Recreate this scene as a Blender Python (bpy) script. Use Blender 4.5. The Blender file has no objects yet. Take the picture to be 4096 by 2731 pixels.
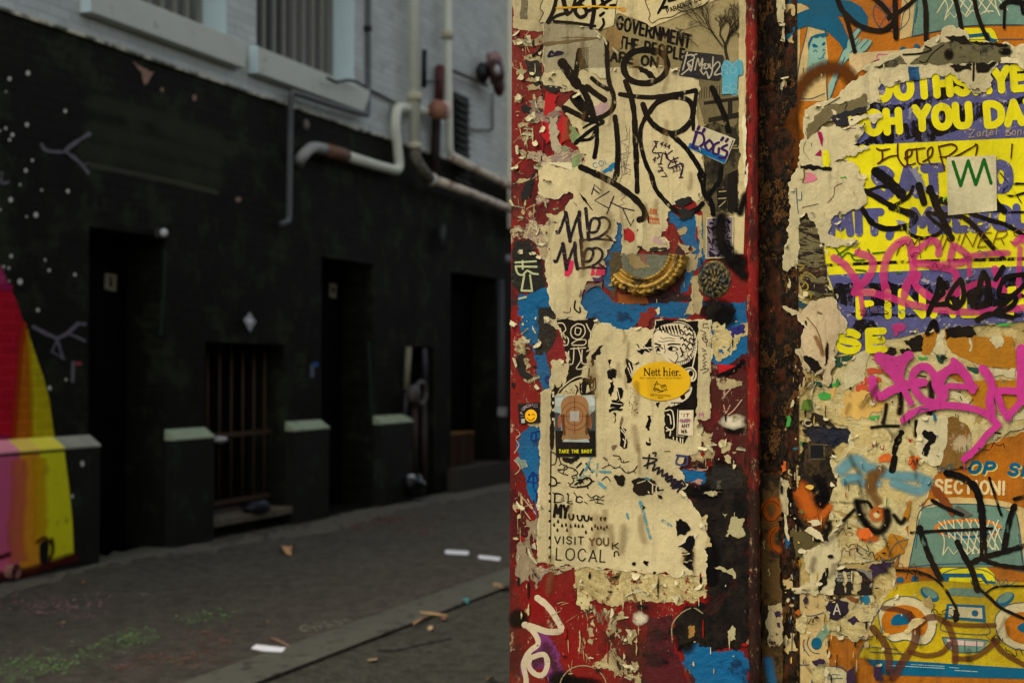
import bpy, bmesh, math, random
from mathutils import Vector, noise, geometry, Matrix
R = math.radians
rnd = random.Random(7)
S = bpy.context.scene
# ------------------------------------------------------------------ camera, sky, sun, exposure
CAM_H = 1.4
cam = bpy.data.cameras.new('camera'); co = bpy.data.objects.new('camera', cam); S.collection.objects.link(co)
YAW, PITCH = 21.5, 1.153
co.location = (0, 0, CAM_H); co.rotation_euler = (R(90 + PITCH), 0, R(YAW))
cam.lens = 50; cam.sensor_width = 36; cam.clip_start = .05; cam.clip_end = 400
cam.dof.use_dof = True; cam.dof.focus_distance = 2.52; cam.dof.aperture_fstop = 5.0; cam.dof.aperture_blades = 9
S.camera = co
SUN_EL, SUN_AZ = 42, 200          # azimuth of the sun, degrees clockwise from +Y
w = bpy.data.worlds.new('World'); S.world = w; w.use_nodes = True
nt = w.node_tree; bg = nt.nodes['Background']
sky = nt.nodes.new('ShaderNodeTexSky'); sky.sky_type = 'NISHITA'; sky.sun_disc = False
sky.sun_elevation = R(SUN_EL); sky.sun_rotation = R(SUN_AZ); sky.air_density = 1.2; sky.dust_density = 3.5
hs = nt.nodes.new('ShaderNodeHueSaturation'); hs.inputs['Saturation'].default_value = .35      # overcast: pale sky
nt.links.new(sky.outputs[0], hs.inputs['Color']); nt.links.new(hs.outputs[0], bg.inputs[0]); bg.inputs[1].default_value = .15
sl = bpy.data.lights.new('sun', 'SUN'); sl.energy = .9; sl.angle = R(22); sl.color = (1, .80, .52)
so = bpy.data.objects.new('sun', sl); S.collection.objects.link(so)
sd = Vector((math.sin(R(SUN_AZ)) * math.cos(R(SUN_EL)), math.cos(R(SUN_AZ)) * math.cos(R(SUN_EL)), math.sin(R(SUN_EL))))
so.rotation_euler = sd.to_track_quat('Z', 'Y').to_euler()
S.view_settings.view_transform = 'Standard'; S.view_settings.look = 'None'
S.view_settings.exposure = 0.3; S.view_settings.gamma = 1.0
S.render.resolution_x, S.render.resolution_y = 1024, 682

# ------------------------------------------------------------------ photo measurement -> places on real planes
F = 50 / 36 * 4096
CROT = co.rotation_euler.to_matrix(); C0 = Vector(co.location)
FR = {'d': (0, 0, 4096 / 2352)}
for n, x, y, k in (('a1', 2020, 0, 1100 / 2352), ('a2', 2020, 650, 1100 / 2352), ('a3', 2020, 1250, 1100 / 2352), ('a4', 2020, 1900, 1100 / 2076),
                   ('a5', 2950, 0, 1146 / 2352), ('a6', 2950, 650, 1146 / 2352), ('a7', 2950, 1250, 1146 / 2352), ('a8', 2950, 1900, 1146 / 2162),
                   ('b1', 0, 0, 1100 / 1916), ('b2', 1000, 0, 1100 / 1916), ('b3', 0, 900, 1100 / 1916), ('b4', 1000, 900, 1100 / 1916),
                   ('b5', 0, 1800, 1100 / 1853), ('b6', 1000, 1800, 1100 / 1853)):
    FR[n] = (x, y, k)
XW, XP, YP, YB = -6.68, -6.58, 2.45, 2.50      # dark wall, its plinths, red panel, brick wall
PL = {'panel': (Vector((0, YP, 0)), Vector((0, -1, 0))), 'brick': (Vector((0, YB, 0)), Vector((0, -1, 0))),
      'wall': (Vector((XW, 0, 0)), Vector((1, 0, 0))), 'plinth': (Vector((XP, 0, 0)), Vector((1, 0, 0))),
      'ground': (Vector((0, 0, 0)), Vector((0, 0, 1))), 'road': (Vector((0, 0, -.013)), Vector((0, 0, 1))),
      'door': (Vector((-7.0, 0, 0)), Vector((1, 0, 0))), 'pipe': (Vector((XW + .14, 0, 0)), Vector((1, 0, 0)))}
_n = Vector((.093, 0, .104)).normalized(); PL['cap'] = (Vector((XP + .004, 0, .857)), _n)

def onplane(x, y, plane, lift=0.0):
    p, n = PL[plane]
    d = CROT @ Vector(((x - 2048) / F, -(y - 1365.5) / F, -1))
    t = ((p + n * lift - C0).dot(n)) / d.dot(n)
    return C0 + d * t
def P(s):
    """'a1 x,y x,y a2 x,y' -> photo points"""
    fr = None; out = []
    for tok in s.split():
        if ',' not in tok: fr = FR[tok]
        else:
            a, b = tok.split(','); out.append((fr[0] + float(a) * fr[2], fr[1] + float(b) * fr[2]))
    return out
def KS(s): return FR[s.split()[0]][2]
def W(s, plane, lift=0): x, y = P(s)[0]; return onplane(x, y, plane, lift)
def smooth(pts, n=7):
    if len(pts) < 3: return list(pts)
    q = [pts[0]] + list(pts) + [pts[-1]]; out = []
    for i in range(1, len(q) - 2):
        a, b, c, d = q[i - 1:i + 3]
        L = math.hypot(c[0] - b[0], c[1] - b[1]); m = max(2, min(14, int(L / 7)))
        for j in range(m):
            t = j / m
            out.append(tuple(.5 * (2 * b[z] + (c[z] - a[z]) * t + (2 * a[z] - 5 * b[z] + 4 * c[z] - d[z]) * t * t + (3 * b[z] - a[z] - 3 * c[z] + d[z]) * t ** 3) for z in (0, 1)))
    out.append(pts[-1]); return out
def rag(pts, amp, step=7):
    """ragged torn outline"""
    out = []; n = len(pts)
    for i in range(n):
        a, b = pts[i], pts[(i + 1) % n]; L = math.hypot(b[0] - a[0], b[1] - a[1]); m = max(1, int(L / step))
        nx, ny = (-(b[1] - a[1]) / (L + 1e-6), (b[0] - a[0]) / (L + 1e-6)); sd = rnd.random() * 100
        for j in range(m):
            t = j / m; e = min(1, 4 * t, 4 * (1 - t) + .3)
            o = amp * e * (2.2 * noise.noise((sd, t * L / 42, 0)) + 1.1 * noise.noise((sd, t * L / 14, 3)) + .5 * (rnd.random() - .5)) if j else amp * .3 * (rnd.random() - .5)
            out.append((a[0] + (b[0] - a[0]) * t + nx * o, a[1] + (b[1] - a[1]) * t + ny * o))
    return out
def area(p): return .5 * sum(p[i][0] * p[(i + 1) % len(p)][1] - p[(i + 1) % len(p)][0] * p[i][1] for i in range(len(p)))
def grow(p, d):
    s = 1 if area(p) > 0 else -1; n = len(p); out = []; sd = rnd.random() * 50
    for i in range(n):
        a, b = p[i - 1], p[(i + 1) % n]; L = math.hypot(b[0] - a[0], b[1] - a[1]) + 1e-6
        e = d * max(.05, .75 + 1.5 * noise.noise((sd, i * .13, 0)) + .5 * (rnd.random() - .5))
        out.append((p[i][0] + s * (b[1] - a[1]) / L * e, p[i][1] - s * (b[0] - a[0]) / L * e))
    return out

# ------------------------------------------------------------------ materials
def lin(c): return tuple(((v / 255 + .055) / 1.055) ** 2.4 if v > 10 else v / 255 / 12.92 for v in c)
_M = {}; FG = False          # FG: the weathered poster corner
class N:
    def __init__(s, name):
        s.m = bpy.data.materials.new(name); s.m.use_nodes = True; s.t = s.m.node_tree; s.b = s.t.nodes['Principled BSDF']
        s.o = s.t.nodes['Material Output']; s.pos = s.n('ShaderNodeNewGeometry').outputs['Position']
    def n(s, k, **kw):
        d = s.t.nodes.new(k)
        for a, v in kw.items(): setattr(d, a, v)
        return d
    def l(s, a, b): s.t.links.new(a, b)
    def weather(s, col, amt=1.0):
        """grime, rain runs, rubbed chips shared by everything pasted on the corner"""
        col = s.mix(s.ramp(s.noise(5, 7, .65, seed=11), ((.33, .5 * amt), (.56, 0.0))), col, (.05, .03, .01))
        col = s.mix(s.ramp(s.noise(46, 6, .7, stretch=(1, 1, .09), seed=12), ((.28, .5 * amt), (.46, 0.0))), col, (.03, .02, .008))
        col = s.mix(s.ramp(s.noise(62, 9, .8, stretch=(1, 1, .8), seed=13), ((0, 0.0), (.685, 0.0), (.71, .8 * amt))), col, lin((176, 156, 112)))
        col = s.mix(s.ramp(s.noise(78, 9, .8, seed=14), ((0, 0.0), (.665, 0.0), (.70, .85 * amt))), col, (.012, .009, .006))
        return col
    def creases(s, st, prev=None):
        h = s.noise(16, 4, .55, stretch=(1, 1, .4), dist=.5, seed=15, kind='RIDGED_MULTIFRACTAL')
        return s.bump(h, st, .006, s.bump(s.noise(30, 5, .6, stretch=(1, 1, .5), seed=16), st * .8, .012, prev))
    def noise(s, sc, det=5, ro=.6, stretch=None, dist=0, seed=0, kind=None):
        v = s.pos
        if stretch or seed:
            mp = s.n('ShaderNodeMapping'); s.l(v, mp.inputs[0]); mp.inputs['Scale'].default_value = stretch or (1, 1, 1); mp.inputs['Location'].default_value = (seed * 3.7, seed * 1.3, seed * 2.1); v = mp.outputs[0]
        d = s.n('ShaderNodeTexNoise'); s.l(v, d.inputs['Vector']); d.inputs['Scale'].default_value = sc; d.inputs['Detail'].default_value = det
        d.inputs['Roughness'].default_value = ro; d.inputs['Distortion'].default_value = dist
        if kind: d.noise_type = kind; d.normalize = True
        return d.outputs['Fac']
    def ramp(s, f, stops, interp='LINEAR'):
        d = s.n('ShaderNodeValToRGB'); s.l(f, d.inputs[0]); e = d.color_ramp; e.interpolation = interp
        while len(e.elements) < len(stops): e.elements.new(.5)
        for i, (p, c) in enumerate(stops):
            e.elements[i].position = p; e.elements[i].color = (*c, 1) if isinstance(c, tuple) else (c, c, c, 1)
        return d.outputs[0]
    def mix(s, f, a, b, mode='MIX'):
        d = s.n('ShaderNodeMix', data_type='RGBA', blend_type=mode)
        for inp, v in ((d.inputs[0], f), (d.inputs[6], a), (d.inputs[7], b)):
            if isinstance(v, (int, float)): inp.default_value = v
            elif isinstance(v, tuple): inp.default_value = (*v, 1)
            else: s.l(v, inp)
        return d.outputs[2]
    def math(s, op, a, b=0):
        d = s.n('ShaderNodeMath', operation=op)
        for i, v in enumerate((a, b)):
            if isinstance(v, (int, float)): d.inputs[i].default_value = v
            else: s.l(v, d.inputs[i])
        return d.outputs[0]
    def bump(s, h, st, dist=.004, prev=None):
        d = s.n('ShaderNodeBump'); s.l(h, d.inputs['Height']); d.inputs['Strength'].default_value = st; d.inputs['Distance'].default_value = dist
        if prev: s.l(prev, d.inputs['Normal'])
        return d.outputs[0]
    def alpha(s, f):
        tr = s.n('ShaderNodeBsdfTransparent'); mx = s.n('ShaderNodeMixShader'); s.l(f, mx.inputs[0]); s.l(tr.outputs[0], mx.inputs[1]); s.l(s.b.outputs[0], mx.inputs[2]); s.l(mx.outputs[0], s.o.inputs[0])
    def done(s, col, rough=.7, nrm=None, spec=.3, metal=0):
        if isinstance(col, tuple): s.b.inputs['Base Color'].default_value = (*col, 1)
        else: s.l(col, s.b.inputs['Base Color'])
        if isinstance(rough, (int, float)): s.b.inputs['Roughness'].default_value = rough
        else: s.l(rough, s.b.inputs['Roughness'])
        s.b.inputs['Specular IOR Level'].default_value = spec; s.b.inputs['Metallic'].default_value = metal
        if nrm: s.l(nrm, s.b.inputs['Normal'])
        return s.m
def sc(c, f): return tuple(min(1, v * f) for v in c)
def paper(key, c, dirt=.5, ink=None, scale=1, wrinkle=.5, holes=0):
    """printed or plain paper: mottled, stained, wrinkled; ink = colour rubbed through to bare paper"""
    if key in _M: return _M[key]
    n = N(key); c = lin(c); c = (c[0] * .88, c[1] * .875, c[2] * .72)          # aged paste yellow
    col = n.mix(n.noise(9, 4), sc(c, .8), sc(c, 1.12))
    col = n.mix(n.ramp(n.noise(34, 8, .72, seed=1), ((.0, 0.0), (.60 - .06 * dirt, 0.0), (.74, .75 * dirt))), col, sc(c, .42))
    col = n.mix(n.ramp(n.noise(160, 6, .75, stretch=(1, 1, .55), seed=2), ((0, 0.0), (.64, 0.0), (.70, .55 * dirt))), col, (.045, .035, .025))
    col = n.weather(col, .45 + .5 * dirt)
    if ink: col = n.mix(n.ramp(n.noise(70, 8, .75, seed=3), ((0, 0.0), (.58, 0.0), (.61, ink))), col, lin((196, 180, 146)))
    if holes: n.alpha(n.ramp(n.noise(36, 9, .75, seed=21), ((0, 1.0), (.5 + .2 * (1 - holes), 1.0), (.51 + .2 * (1 - holes), 0.0))))
    b = n.creases(.35 + .5 * wrinkle)
    b = n.bump(n.noise(75, 7, .7), .5, .005, b)
    _M[key] = n.done(col, n.ramp(n.noise(20), ((.3, .5), (.7, .75))), b, .12); return _M[key]
def ink(key, c, dry=.0, soft=False, rough=.5, nscale=120, op=1.0, stretch=None):
    """marker, print or spray paint laid on a surface; dry = share worn away, soft = spray edge, op = how covering the paint is"""
    if key in _M: return _M[key]
    n = N(key); c = lin(c)
    col = n.mix(n.noise(25, 4), sc(c, .75), sc(c, 1.15))
    if FG: col = n.weather(col, .5)
    if soft:
        at = n.n('ShaderNodeAttribute'); at.attribute_name = 'soft'
        f = n.math('ADD', at.outputs['Fac'], n.math('MULTIPLY', n.math('SUBTRACT', n.noise(nscale, 6, .75), .5), .7))
        n.alpha(n.ramp(f, ((.10, 0.0), (.30, .35 * op), (.85, op))))
    elif dry or op < 1:
        t = 1 - dry
        n.alpha(n.ramp(n.noise(nscale, 6, .75, stretch=stretch), ((max(0, .3 + .4 * t - .04), op), (.3 + .4 * t + .03, op * .12))) if dry else n.ramp(n.noise(nscale, 3), ((0.3, op), (.7, op * .85))))
    _M[key] = n.done(col, .75, n.bump(n.noise(90, 5, .7), .25, .003, n.creases(.4) if FG else None), .06); return _M[key]
def collage(key, stops, scale=9, stretch=(1, 1, 1), bump=.9, seed=0, fine=True, dist=.6, holes=0):
    """many layers of paper and paint torn and scraped through to one another"""
    if key in _M: return _M[key]
    stops = [(p, (r * .92, g_ * .91, b_ * .82)) for p, (r, g_, b_) in stops]; n = N(key); h = n.noise(scale, 9, .68, stretch=stretch, dist=dist, seed=seed)
    col = n.ramp(h, [(p, lin(c)) for p, c in stops], 'CONSTANT')
    col = n.mix(n.ramp(n.noise(40, 6, .7, seed=5), ((.3, .35), (.55, 0.0))), col, (.05, .035, .015))
    if fine: col = n.mix(n.ramp(n.noise(95, 8, .78, seed=seed + 2), ((0, 0.0), (.64, 0.0), (.67, .8))), col, lin((196, 178, 134)))
    if fine: col = n.mix(n.ramp(n.noise(120, 8, .78, seed=seed + 4), ((0, 0.0), (.62, 0.0), (.66, .8))), col, (.012, .01, .008))
    col = n.weather(col, .6); b = n.bump(h, bump, .008); b = n.creases(.5, b); b = n.bump(n.noise(85, 8, .75), .5, .005, b)
    if holes: n.alpha(n.ramp(n.noise(36, 9, .75, seed=21), ((0, 1.0), (.5 + .2 * (1 - holes), 1.0), (.51 + .2 * (1 - holes), 0.0))))
    _M[key] = n.done(col, .7, b, .1); return _M[key]
def plain(key, c, rough=.7, mott=.2, sc1=8, bump=.2, bs=40, metal=0, spec=.3, grime=None, gs=14, gt=.55):
    if key in _M: return _M[key]
    n = N(key); c = lin(c); col = n.mix(n.noise(sc1, 6, .65), sc(c, 1 - mott), sc(c, 1 + mott))
    if grime: col = n.mix(n.ramp(n.noise(gs, 8, .72, seed=1), ((0, 0.0), (gt, 0.0), (gt + .06, .9))), col, lin(grime))
    if FG and not metal: col = n.weather(col, .6); spec = min(spec, .1)
    _M[key] = n.done(col, rough, n.bump(n.noise(bs, 6, .65), bump, .01), spec, metal); return _M[key]
def brick(key, c, mort, mott=.25, grime=None, strength=.6, scale=4.4, axis='yz', gt=.6, gs=3):
    if key in _M: return _M[key]
    n = N(key); c = lin(c)
    sp = n.n('ShaderNodeSeparateXYZ'); n.l(n.pos, sp.inputs[0]); cb = n.n('ShaderNodeCombineXYZ')
    n.l(sp.outputs[1 if axis == 'yz' else 0], cb.inputs[0]); n.l(sp.outputs[2], cb.inputs[1])
    bt = n.n('ShaderNodeTexBrick'); n.l(cb.outputs[0], bt.inputs['Vector']); bt.inputs['Scale'].default_value = scale
    bt.inputs['Color1'].default_value = (*sc(c, 1), 1); bt.inputs['Color2'].default_value = (*sc(c, .82), 1); bt.inputs['Mortar'].default_value = (*lin(mort), 1)
    bt.inputs['Mortar Size'].default_value = .018; bt.inputs['Mortar Smooth'].default_value = .4; bt.inputs['Row Height'].default_value = .33; bt.inputs['Brick Width'].default_value = 1.0
    col = n.mix(mott, bt.outputs['Color'], n.mix(n.noise(2.2, 8, .65), (.0, .0, .0), sc(c, 2.2)))
    if grime: col = n.mix(n.ramp(n.noise(gs, 9, .7, seed=2), ((0, 0.0), (gt, 0.0), (gt + .12, .85))), col, lin(grime))
    h = n.mix(.35, n.math('SUBTRACT', 1, bt.outputs['Fac']), n.noise(14, 7, .7))
    _M[key] = n.done(col, .75, n.bump(h, strength, .02), .08); return _M[key]

# ------------------------------------------------------------------ object helpers
WL = {}          # world place of every object, to parent without inverse matrices
def place(o, loc, parent):
    if parent: o.parent = parent; o.location = Vector(loc) - WL[parent.name]
    else: o.location = loc
    WL[o.name] = Vector(loc)
def tag(o, label=None, cat=None, group=None, kind=None):
    for k, v in (('label', label), ('category', cat), ('group', group), ('kind', kind)):
        if v: o[k] = v
    return o
def empty(name, loc, label=None, cat=None, group=None):
    o = bpy.data.objects.new(name, None); o.empty_display_size = .1; S.collection.objects.link(o); place(o, loc, None); return tag(o, label, cat, group)
class M:
    """collects faces and links them as ONE mesh object"""
    def __init__(s, plane=None, lift=0.0): s.v = []; s.f = []; s.a = []; s.pl = plane; s.lf = lift * .001; s.sm = False
    def add(s, v, a=1.0): s.v.append(tuple(v)); s.a.append(a); return len(s.v) - 1
    def tri(s, pts, lift):
        base = len(s.v)
        for p in pts: s.add(onplane(p[0], p[1], s.pl, lift))
        for t in geometry.tessellate_polygon([[Vector((p[0], p[1], 0)) for p in pts]]): s.f.append(tuple(base + i for i in t))
        return base
    def poly(s, spec, torn=0, thick=0, sm=0, lift=0, gr=0):
        pts = P(spec) if isinstance(spec, str) else list(spec)
        if sm: pts = smooth(pts + [pts[0]])[:-1]
        if torn: pts = rag(pts, torn)
        if gr: pts = grow(pts, gr)
        L = s.lf + lift * .001; b = s.tri(pts, L); n = len(pts); s.lf += 1.5e-5
        if thick:
            c = len(s.v)
            for p in pts: s.add(onplane(p[0], p[1], s.pl, L - thick * .001))
            for i in range(n): j = (i + 1) % n; s.f.append((b + i, c + i, c + j, b + j))
        return pts
    def line(s, spec, wd, sm=1, taper=0, cap=True, soft=False, wob=.05, k=None):
        if isinstance(spec, str): k = k or KS(spec); pts = P(spec)
        else: pts = spec; k = k or 1
        wd *= k
        if sm and len(pts) > 2: pts = smooth(pts)
        q = [pts[0]]
        for p in pts[1:]:
            if math.hypot(p[0] - q[-1][0], p[1] - q[-1][1]) > max(.8, wd * .06): q.append(p)
        pts = q
        if len(pts) < 2: return
        n = len(pts); cols = (-1, -.6, 0, .6, 1) if soft else (-1, 1); prev = None; L = s.lf; sdd = rnd.random() * 99
        def ring(i):
            a, b = pts[max(0, i - 1)], pts[min(n - 1, i + 1)]; l = math.hypot(b[0] - a[0], b[1] - a[1]) + 1e-9
            t = ((b[0] - a[0]) / l, (b[1] - a[1]) / l); u = i / (n - 1)
            r = wd / 2 * (1 + wob * 3 * noise.noise((sdd, i * .35, 0)))
            if taper: r *= (1 - taper) + taper * math.sin(math.pi * min(1, u + .12)) ** .7 if taper > 0 else 1 + taper * u
            if cap and not soft:
                pass
            return t, (-t[1], t[0]), r
        def fan(i, sgn, ids, li):
            t, nn, r = ring(i); p = pts[i]; m = 6; arc = []
            for j in range(1, m):
                an = math.pi * j / m; cx = math.cos(an); sx = math.sin(an)
                arc.append(s.add(onplane(p[0] - nn[0] * r * cx + sgn * t[0] * r * sx, p[1] - nn[1] * r * cx + sgn * t[1] * r * sx, s.pl, li), 0 if soft else 1))
            if soft:
                c = ids[2]; chain = [ids[0]] + arc + [ids[-1]]
                for j in range(len(chain) - 1): s.f.append((c, chain[j], chain[j + 1]))
            else: s.f.append(tuple([ids[0]] + arc + [ids[-1]]))
        for i in range(n):
            t, nn, r = ring(i); L += 2.5e-7 * max(1, 40 / n); p = pts[i]
            ids = [s.add(onplane(p[0] + nn[0] * r * c, p[1] + nn[1] * r * c, s.pl, L), (1 - abs(c)) * 1.15 if soft else 1) for c in cols]
            if i == 0 and cap: fan(0, -1, ids, L)
            if prev:
                for j in range(len(cols) - 1): s.f.append((prev[j], prev[j + 1], ids[j + 1], ids[j]))
            if i == n - 1 and cap: fan(i, 1, ids, L)
            prev = ids
        s.lf = L + 4e-6
    def blob(s, spec, rx, ry=None, rot=0, n=28, irr=.0):
        k = KS(spec); x, y = P(spec)[0]; rx *= k; ry = (ry * k) if ry else rx; L = s.lf; sd = rnd.random() * 99
        rings = [(0, 1.15), (.45, .8), (.75, .4), (1, 0)]; pr = None
        for q, a in rings:
            ids = []
            for i in range(n if q else 1):
                an = 2 * math.pi * i / n; f = q * (1 + irr * 1.6 * noise.noise((sd, math.cos(an) * 1.5, math.sin(an) * 1.5)))
                dx, dy = rx * f * math.cos(an), ry * f * math.sin(an); c, ss = math.cos(R(rot)), math.sin(R(rot))
                ids.append(s.add(onplane(x + dx * c - dy * ss, y + dx * ss + dy * c, s.pl, L), a))
            if pr is not None:
                for i in range(n):
                    j = (i + 1) % n
                    s.f.append((pr[0], ids[i], ids[j]) if len(pr) == 1 else (pr[i], ids[i], ids[j], pr[j]))
            pr = ids
        s.lf += 4e-5
    def oval(s, spec, rx, ry=None, rot=0, torn=0, thick=0):
        k = KS(spec); x, y = P(spec)[0]; rx *= k; ry = (ry * k) if ry else rx; c, ss = math.cos(R(rot)), math.sin(R(rot))
        return s.poly([(x + rx * math.cos(a) * c - ry * math.sin(a) * ss, y + rx * math.cos(a) * ss + ry * math.sin(a) * c) for a in [i * math.pi / 16 for i in range(32)]], torn, thick)
    def ringline(s, spec, rx, ry, wd, a0=0, a1=360, rot=0, wob=.02):
        k = KS(spec); x, y = P(spec)[0]; c, ss = math.cos(R(rot)), math.sin(R(rot)); pts = []
        m = max(6, int(abs(a1 - a0) / 10))
        for i in range(m + 1):
            a = R(a0 + (a1 - a0) * i / m); dx, dy = rx * k * math.cos(a), ry * k * math.sin(a); pts.append((x + dx * c - dy * ss, y + dx * ss + dy * c))
        s.line(pts, wd * k, wob=wob)
    def text(s, st, spec, h, wd, slant=0, gap=.28, wob=.02, jig=0, up=None):
        """lettering drawn along a base line from the first to the second point; h = capital height"""
        k = KS(spec); (x0, y0), (x1, y1) = P(spec)[:2]; L = math.hypot(x1 - x0, y1 - y0); tx, ty = (x1 - x0) / L, (y1 - y0) / L
        h *= k; wd *= k; ux, uy = up or (ty + slant * tx, -tx + slant * ty)
        ws = [GW.get(c, .62) for c in st]; tot = sum(ws) + gap * (len(st) - 1); f = L / tot; cx = 0
        for c, wgl in zip(st, ws):
            j1, j2 = (rnd.uniform(-jig, jig), rnd.uniform(-jig, jig)) if jig else (0, 0)
            for part in GL.get(c, '').split('|'):
                if not part: continue
                sm = part[0] == '~'; pts = [tuple(map(float, q.split(','))) for q in part.lstrip('~').split()]
                pts = [(x0 + tx * (cx + px * wgl) * f + ux * (py + j1) * h, y0 + ty * (cx + px * wgl) * f + uy * (py + j1) * h + j2 * h * .3) for px, py in pts]
                if sm: s.line(pts, wd, 1, wob=wob)
                else:                                    # straight strokes, each its own bar so that corners stay clean
                    s.line(pts, wd, 0, wob=wob) if len(pts) == 2 else [s.line(pts[i:i + 2], wd, 0, wob=wob) for i in range(len(pts) - 1)]
            cx += wgl + gap
    def typeset(s, st, spec, h, bold=0):
        """small print in the plain built-in face"""
        k = KS(spec); (x0, y0), (x1, y1) = P(spec)[:2]; L = math.hypot(x1 - x0, y1 - y0); tx, ty = (x1 - x0) / L, (y1 - y0) / L; h *= k
        cu = bpy.data.curves.new('lettering', 'FONT'); cu.body = st; cu.resolution_u = 2; cu.offset = bold
        ob = bpy.data.objects.new('lettering', cu); me = ob.to_mesh()
        if me and len(me.vertices):
            xs = [v.co.x for v in me.vertices]; ys = [v.co.y for v in me.vertices]; a, b = min(xs), max(xs); f = L / (b - a); b0 = len(s.v)
            for v in me.vertices:
                px, py = (v.co.x - a) * f, v.co.y / .72 * h
                s.add(onplane(x0 + tx * px + ty * py, y0 + ty * px - tx * py, s.pl, s.lf))
            for p in me.polygons: s.f.append(tuple(b0 + i for i in p.vertices))
        ob.to_mesh_clear(); bpy.data.objects.remove(ob); bpy.data.curves.remove(cu); s.lf += 3e-5
    # ---- solid shapes in world space
    def box(s, a, b):
        x0, y0, z0 = (min(a[i], b[i]) for i in range(3)); x1, y1, z1 = (max(a[i], b[i]) for i in range(3)); o = len(s.v)
        for p in ((x0, y0, z0), (x1, y0, z0), (x1, y1, z0), (x0, y1, z0), (x0, y0, z1), (x1, y0, z1), (x1, y1, z1), (x0, y1, z1)): s.add(p)
        for f in ((0, 3, 2, 1), (4, 5, 6, 7), (0, 1, 5, 4), (1, 2, 6, 5), (2, 3, 7, 6), (3, 0, 4, 7)): s.f.append(tuple(o + i for i in f))
    def prism(s, prof, y0, y1):
        """profile in (x,z) swept along y"""
        o = len(s.v); n = len(prof)
        for y in (y0, y1):
            for x, z in prof: s.add((x, y, z))
        for i in range(n): j = (i + 1) % n; s.f.append((o + i, o + j, o + n + j, o + n + i))
        s.f.append(tuple(o + i for i in range(n))[::-1]); s.f.append(tuple(o + n + i for i in range(n)))
    def tube(s, pts, r, n=12, capped=True):
        pts = [Vector(p) for p in pts]; o = None; s.sm = True
        for i, p in enumerate(pts):
            t = (pts[min(i + 1, len(pts) - 1)] - pts[max(i - 1, 0)]).normalized(); a = t.orthogonal().normalized() if o is None else (o[1] - t * o[1].dot(t)).normalized(); b = t.cross(a)
            rr = r[i] if isinstance(r, (list, tuple)) else r; base = len(s.v)
            for j in range(n): an = 2 * math.pi * j / n; s.add(p + a * rr * math.cos(an) + b * rr * math.sin(an))
            if o:
                for j in range(n): k = (j + 1) % n; s.f.append((o[0] + j, o[0] + k, base + k, base + j))
            elif capped: s.f.append(tuple(base + j for j in range(n))[::-1])
            o = (base, a)
        if capped: s.f.append(tuple(o[0] + j for j in range(n)))
    def ball(s, c, rx, ry, rz, n=14, m=9, irr=0):
        s.sm = True; o = len(s.v); c = Vector(c); sd = rnd.random() * 99
        for i in range(m + 1):
            th = math.pi * i / m
            for j in range(n):
                ph = 2 * math.pi * j / n; d = Vector((math.sin(th) * math.cos(ph), math.sin(th) * math.sin(ph), math.cos(th))); f = 1 + irr * noise.noise(d * 1.7 + Vector((sd, 0, 0)))
                s.add(c + Vector((d.x * rx, d.y * ry, d.z * rz)) * f)
        for i in range(m):
            for j in range(n): k = (j + 1) % n; s.f.append((o + i * n + j, o + (i + 1) * n + j, o + (i + 1) * n + k, o + i * n + k))
    def clusters(s):
        n = len(s.v); par = list(range(n))
        def find(a):
            while par[a] != a: par[a] = par[par[a]]; a = par[a]
            return a
        for f in s.f:
            r = find(f[0])
            for i in f[1:]: par[find(i)] = r
        isl = {}
        for i in range(n): isl.setdefault(find(i), []).append(i)
        if len(isl) < 2 or len(isl) > 700: return None
        bx = [([min(s.v[i][k] for i in g) for k in range(3)], [max(s.v[i][k] for i in g) for k in range(3)], g) for g in isl.values()]; c = list(range(len(bx)))
        def fc(a):
            while c[a] != a: c[a] = c[c[a]]; a = c[a]
            return a
        sz = [max(b[1][k] - b[0][k] for k in range(3)) for b in bx]
        for i in range(len(bx)):
            for j in range(i):
                d = math.sqrt(sum(max(0, bx[i][0][k] - bx[j][1][k], bx[j][0][k] - bx[i][1][k]) ** 2 for k in range(3)))
                if d <= max(.019, .49 * max(sz[i], sz[j])): c[fc(i)] = fc(j)
        gr = {}
        for i in range(len(bx)): gr.setdefault(fc(i), []).extend(bx[i][2])
        return sorted(gr.values(), key=len, reverse=True) if len(gr) > 1 else None
    def build(s, name, mat, parent=None, label=None, cat=None, group=None, kind=None, bevel=0, sm=None):
        if not s.v: return None
        cl_ = s.clusters() if parent and kind != 'stuff' else None
        if cl_:                                          # pieces standing apart become parts of their own
            first = None
            for g in cl_:
                mp = {o: i for i, o in enumerate(g)}; q = M(s.pl); q.sm = s.sm; q.v = [s.v[i] for i in g]; q.a = [s.a[i] for i in g]
                q.f = [tuple(mp[i] for i in f) for f in s.f if f[0] in mp]; o = q.one(name, mat, parent, label, cat, group, kind, bevel, sm); first = first or o
            return first
        return s.one(name, mat, parent, label, cat, group, kind, bevel, sm)
    def flap(s, x, y, ang, Lp, Wp, lift, curl=1.9):
        """a tongue of paper peeling off the wall and curling over"""
        ca, sa = math.cos(ang), math.sin(ang); Lm = Lp * YB / F; nu, nv = 6, 5; b = len(s.v); sd = rnd.random() * 99; s.sm = True
        for i in range(nu + 1):
            u = i / nu; th = u * curl; al = math.sin(th) / curl * Lp; hh = (1 - math.cos(th)) / curl * Lm
            wv = Wp * (1 - .75 * u ** 1.6) * (1 + .5 * noise.noise((sd, u * 3, 0)))
            for j in range(nv + 1):
                q = (j / nv - .5) * wv; e = 2.5 * noise.noise((sd + j, u * 4, 5))
                s.add(onplane(x + ca * (al + e) - sa * q, y + sa * (al + e) + ca * q, s.pl, lift * .001 + hh * (1 + .5 * noise.noise((sd, j * .6, 2)))))
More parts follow.
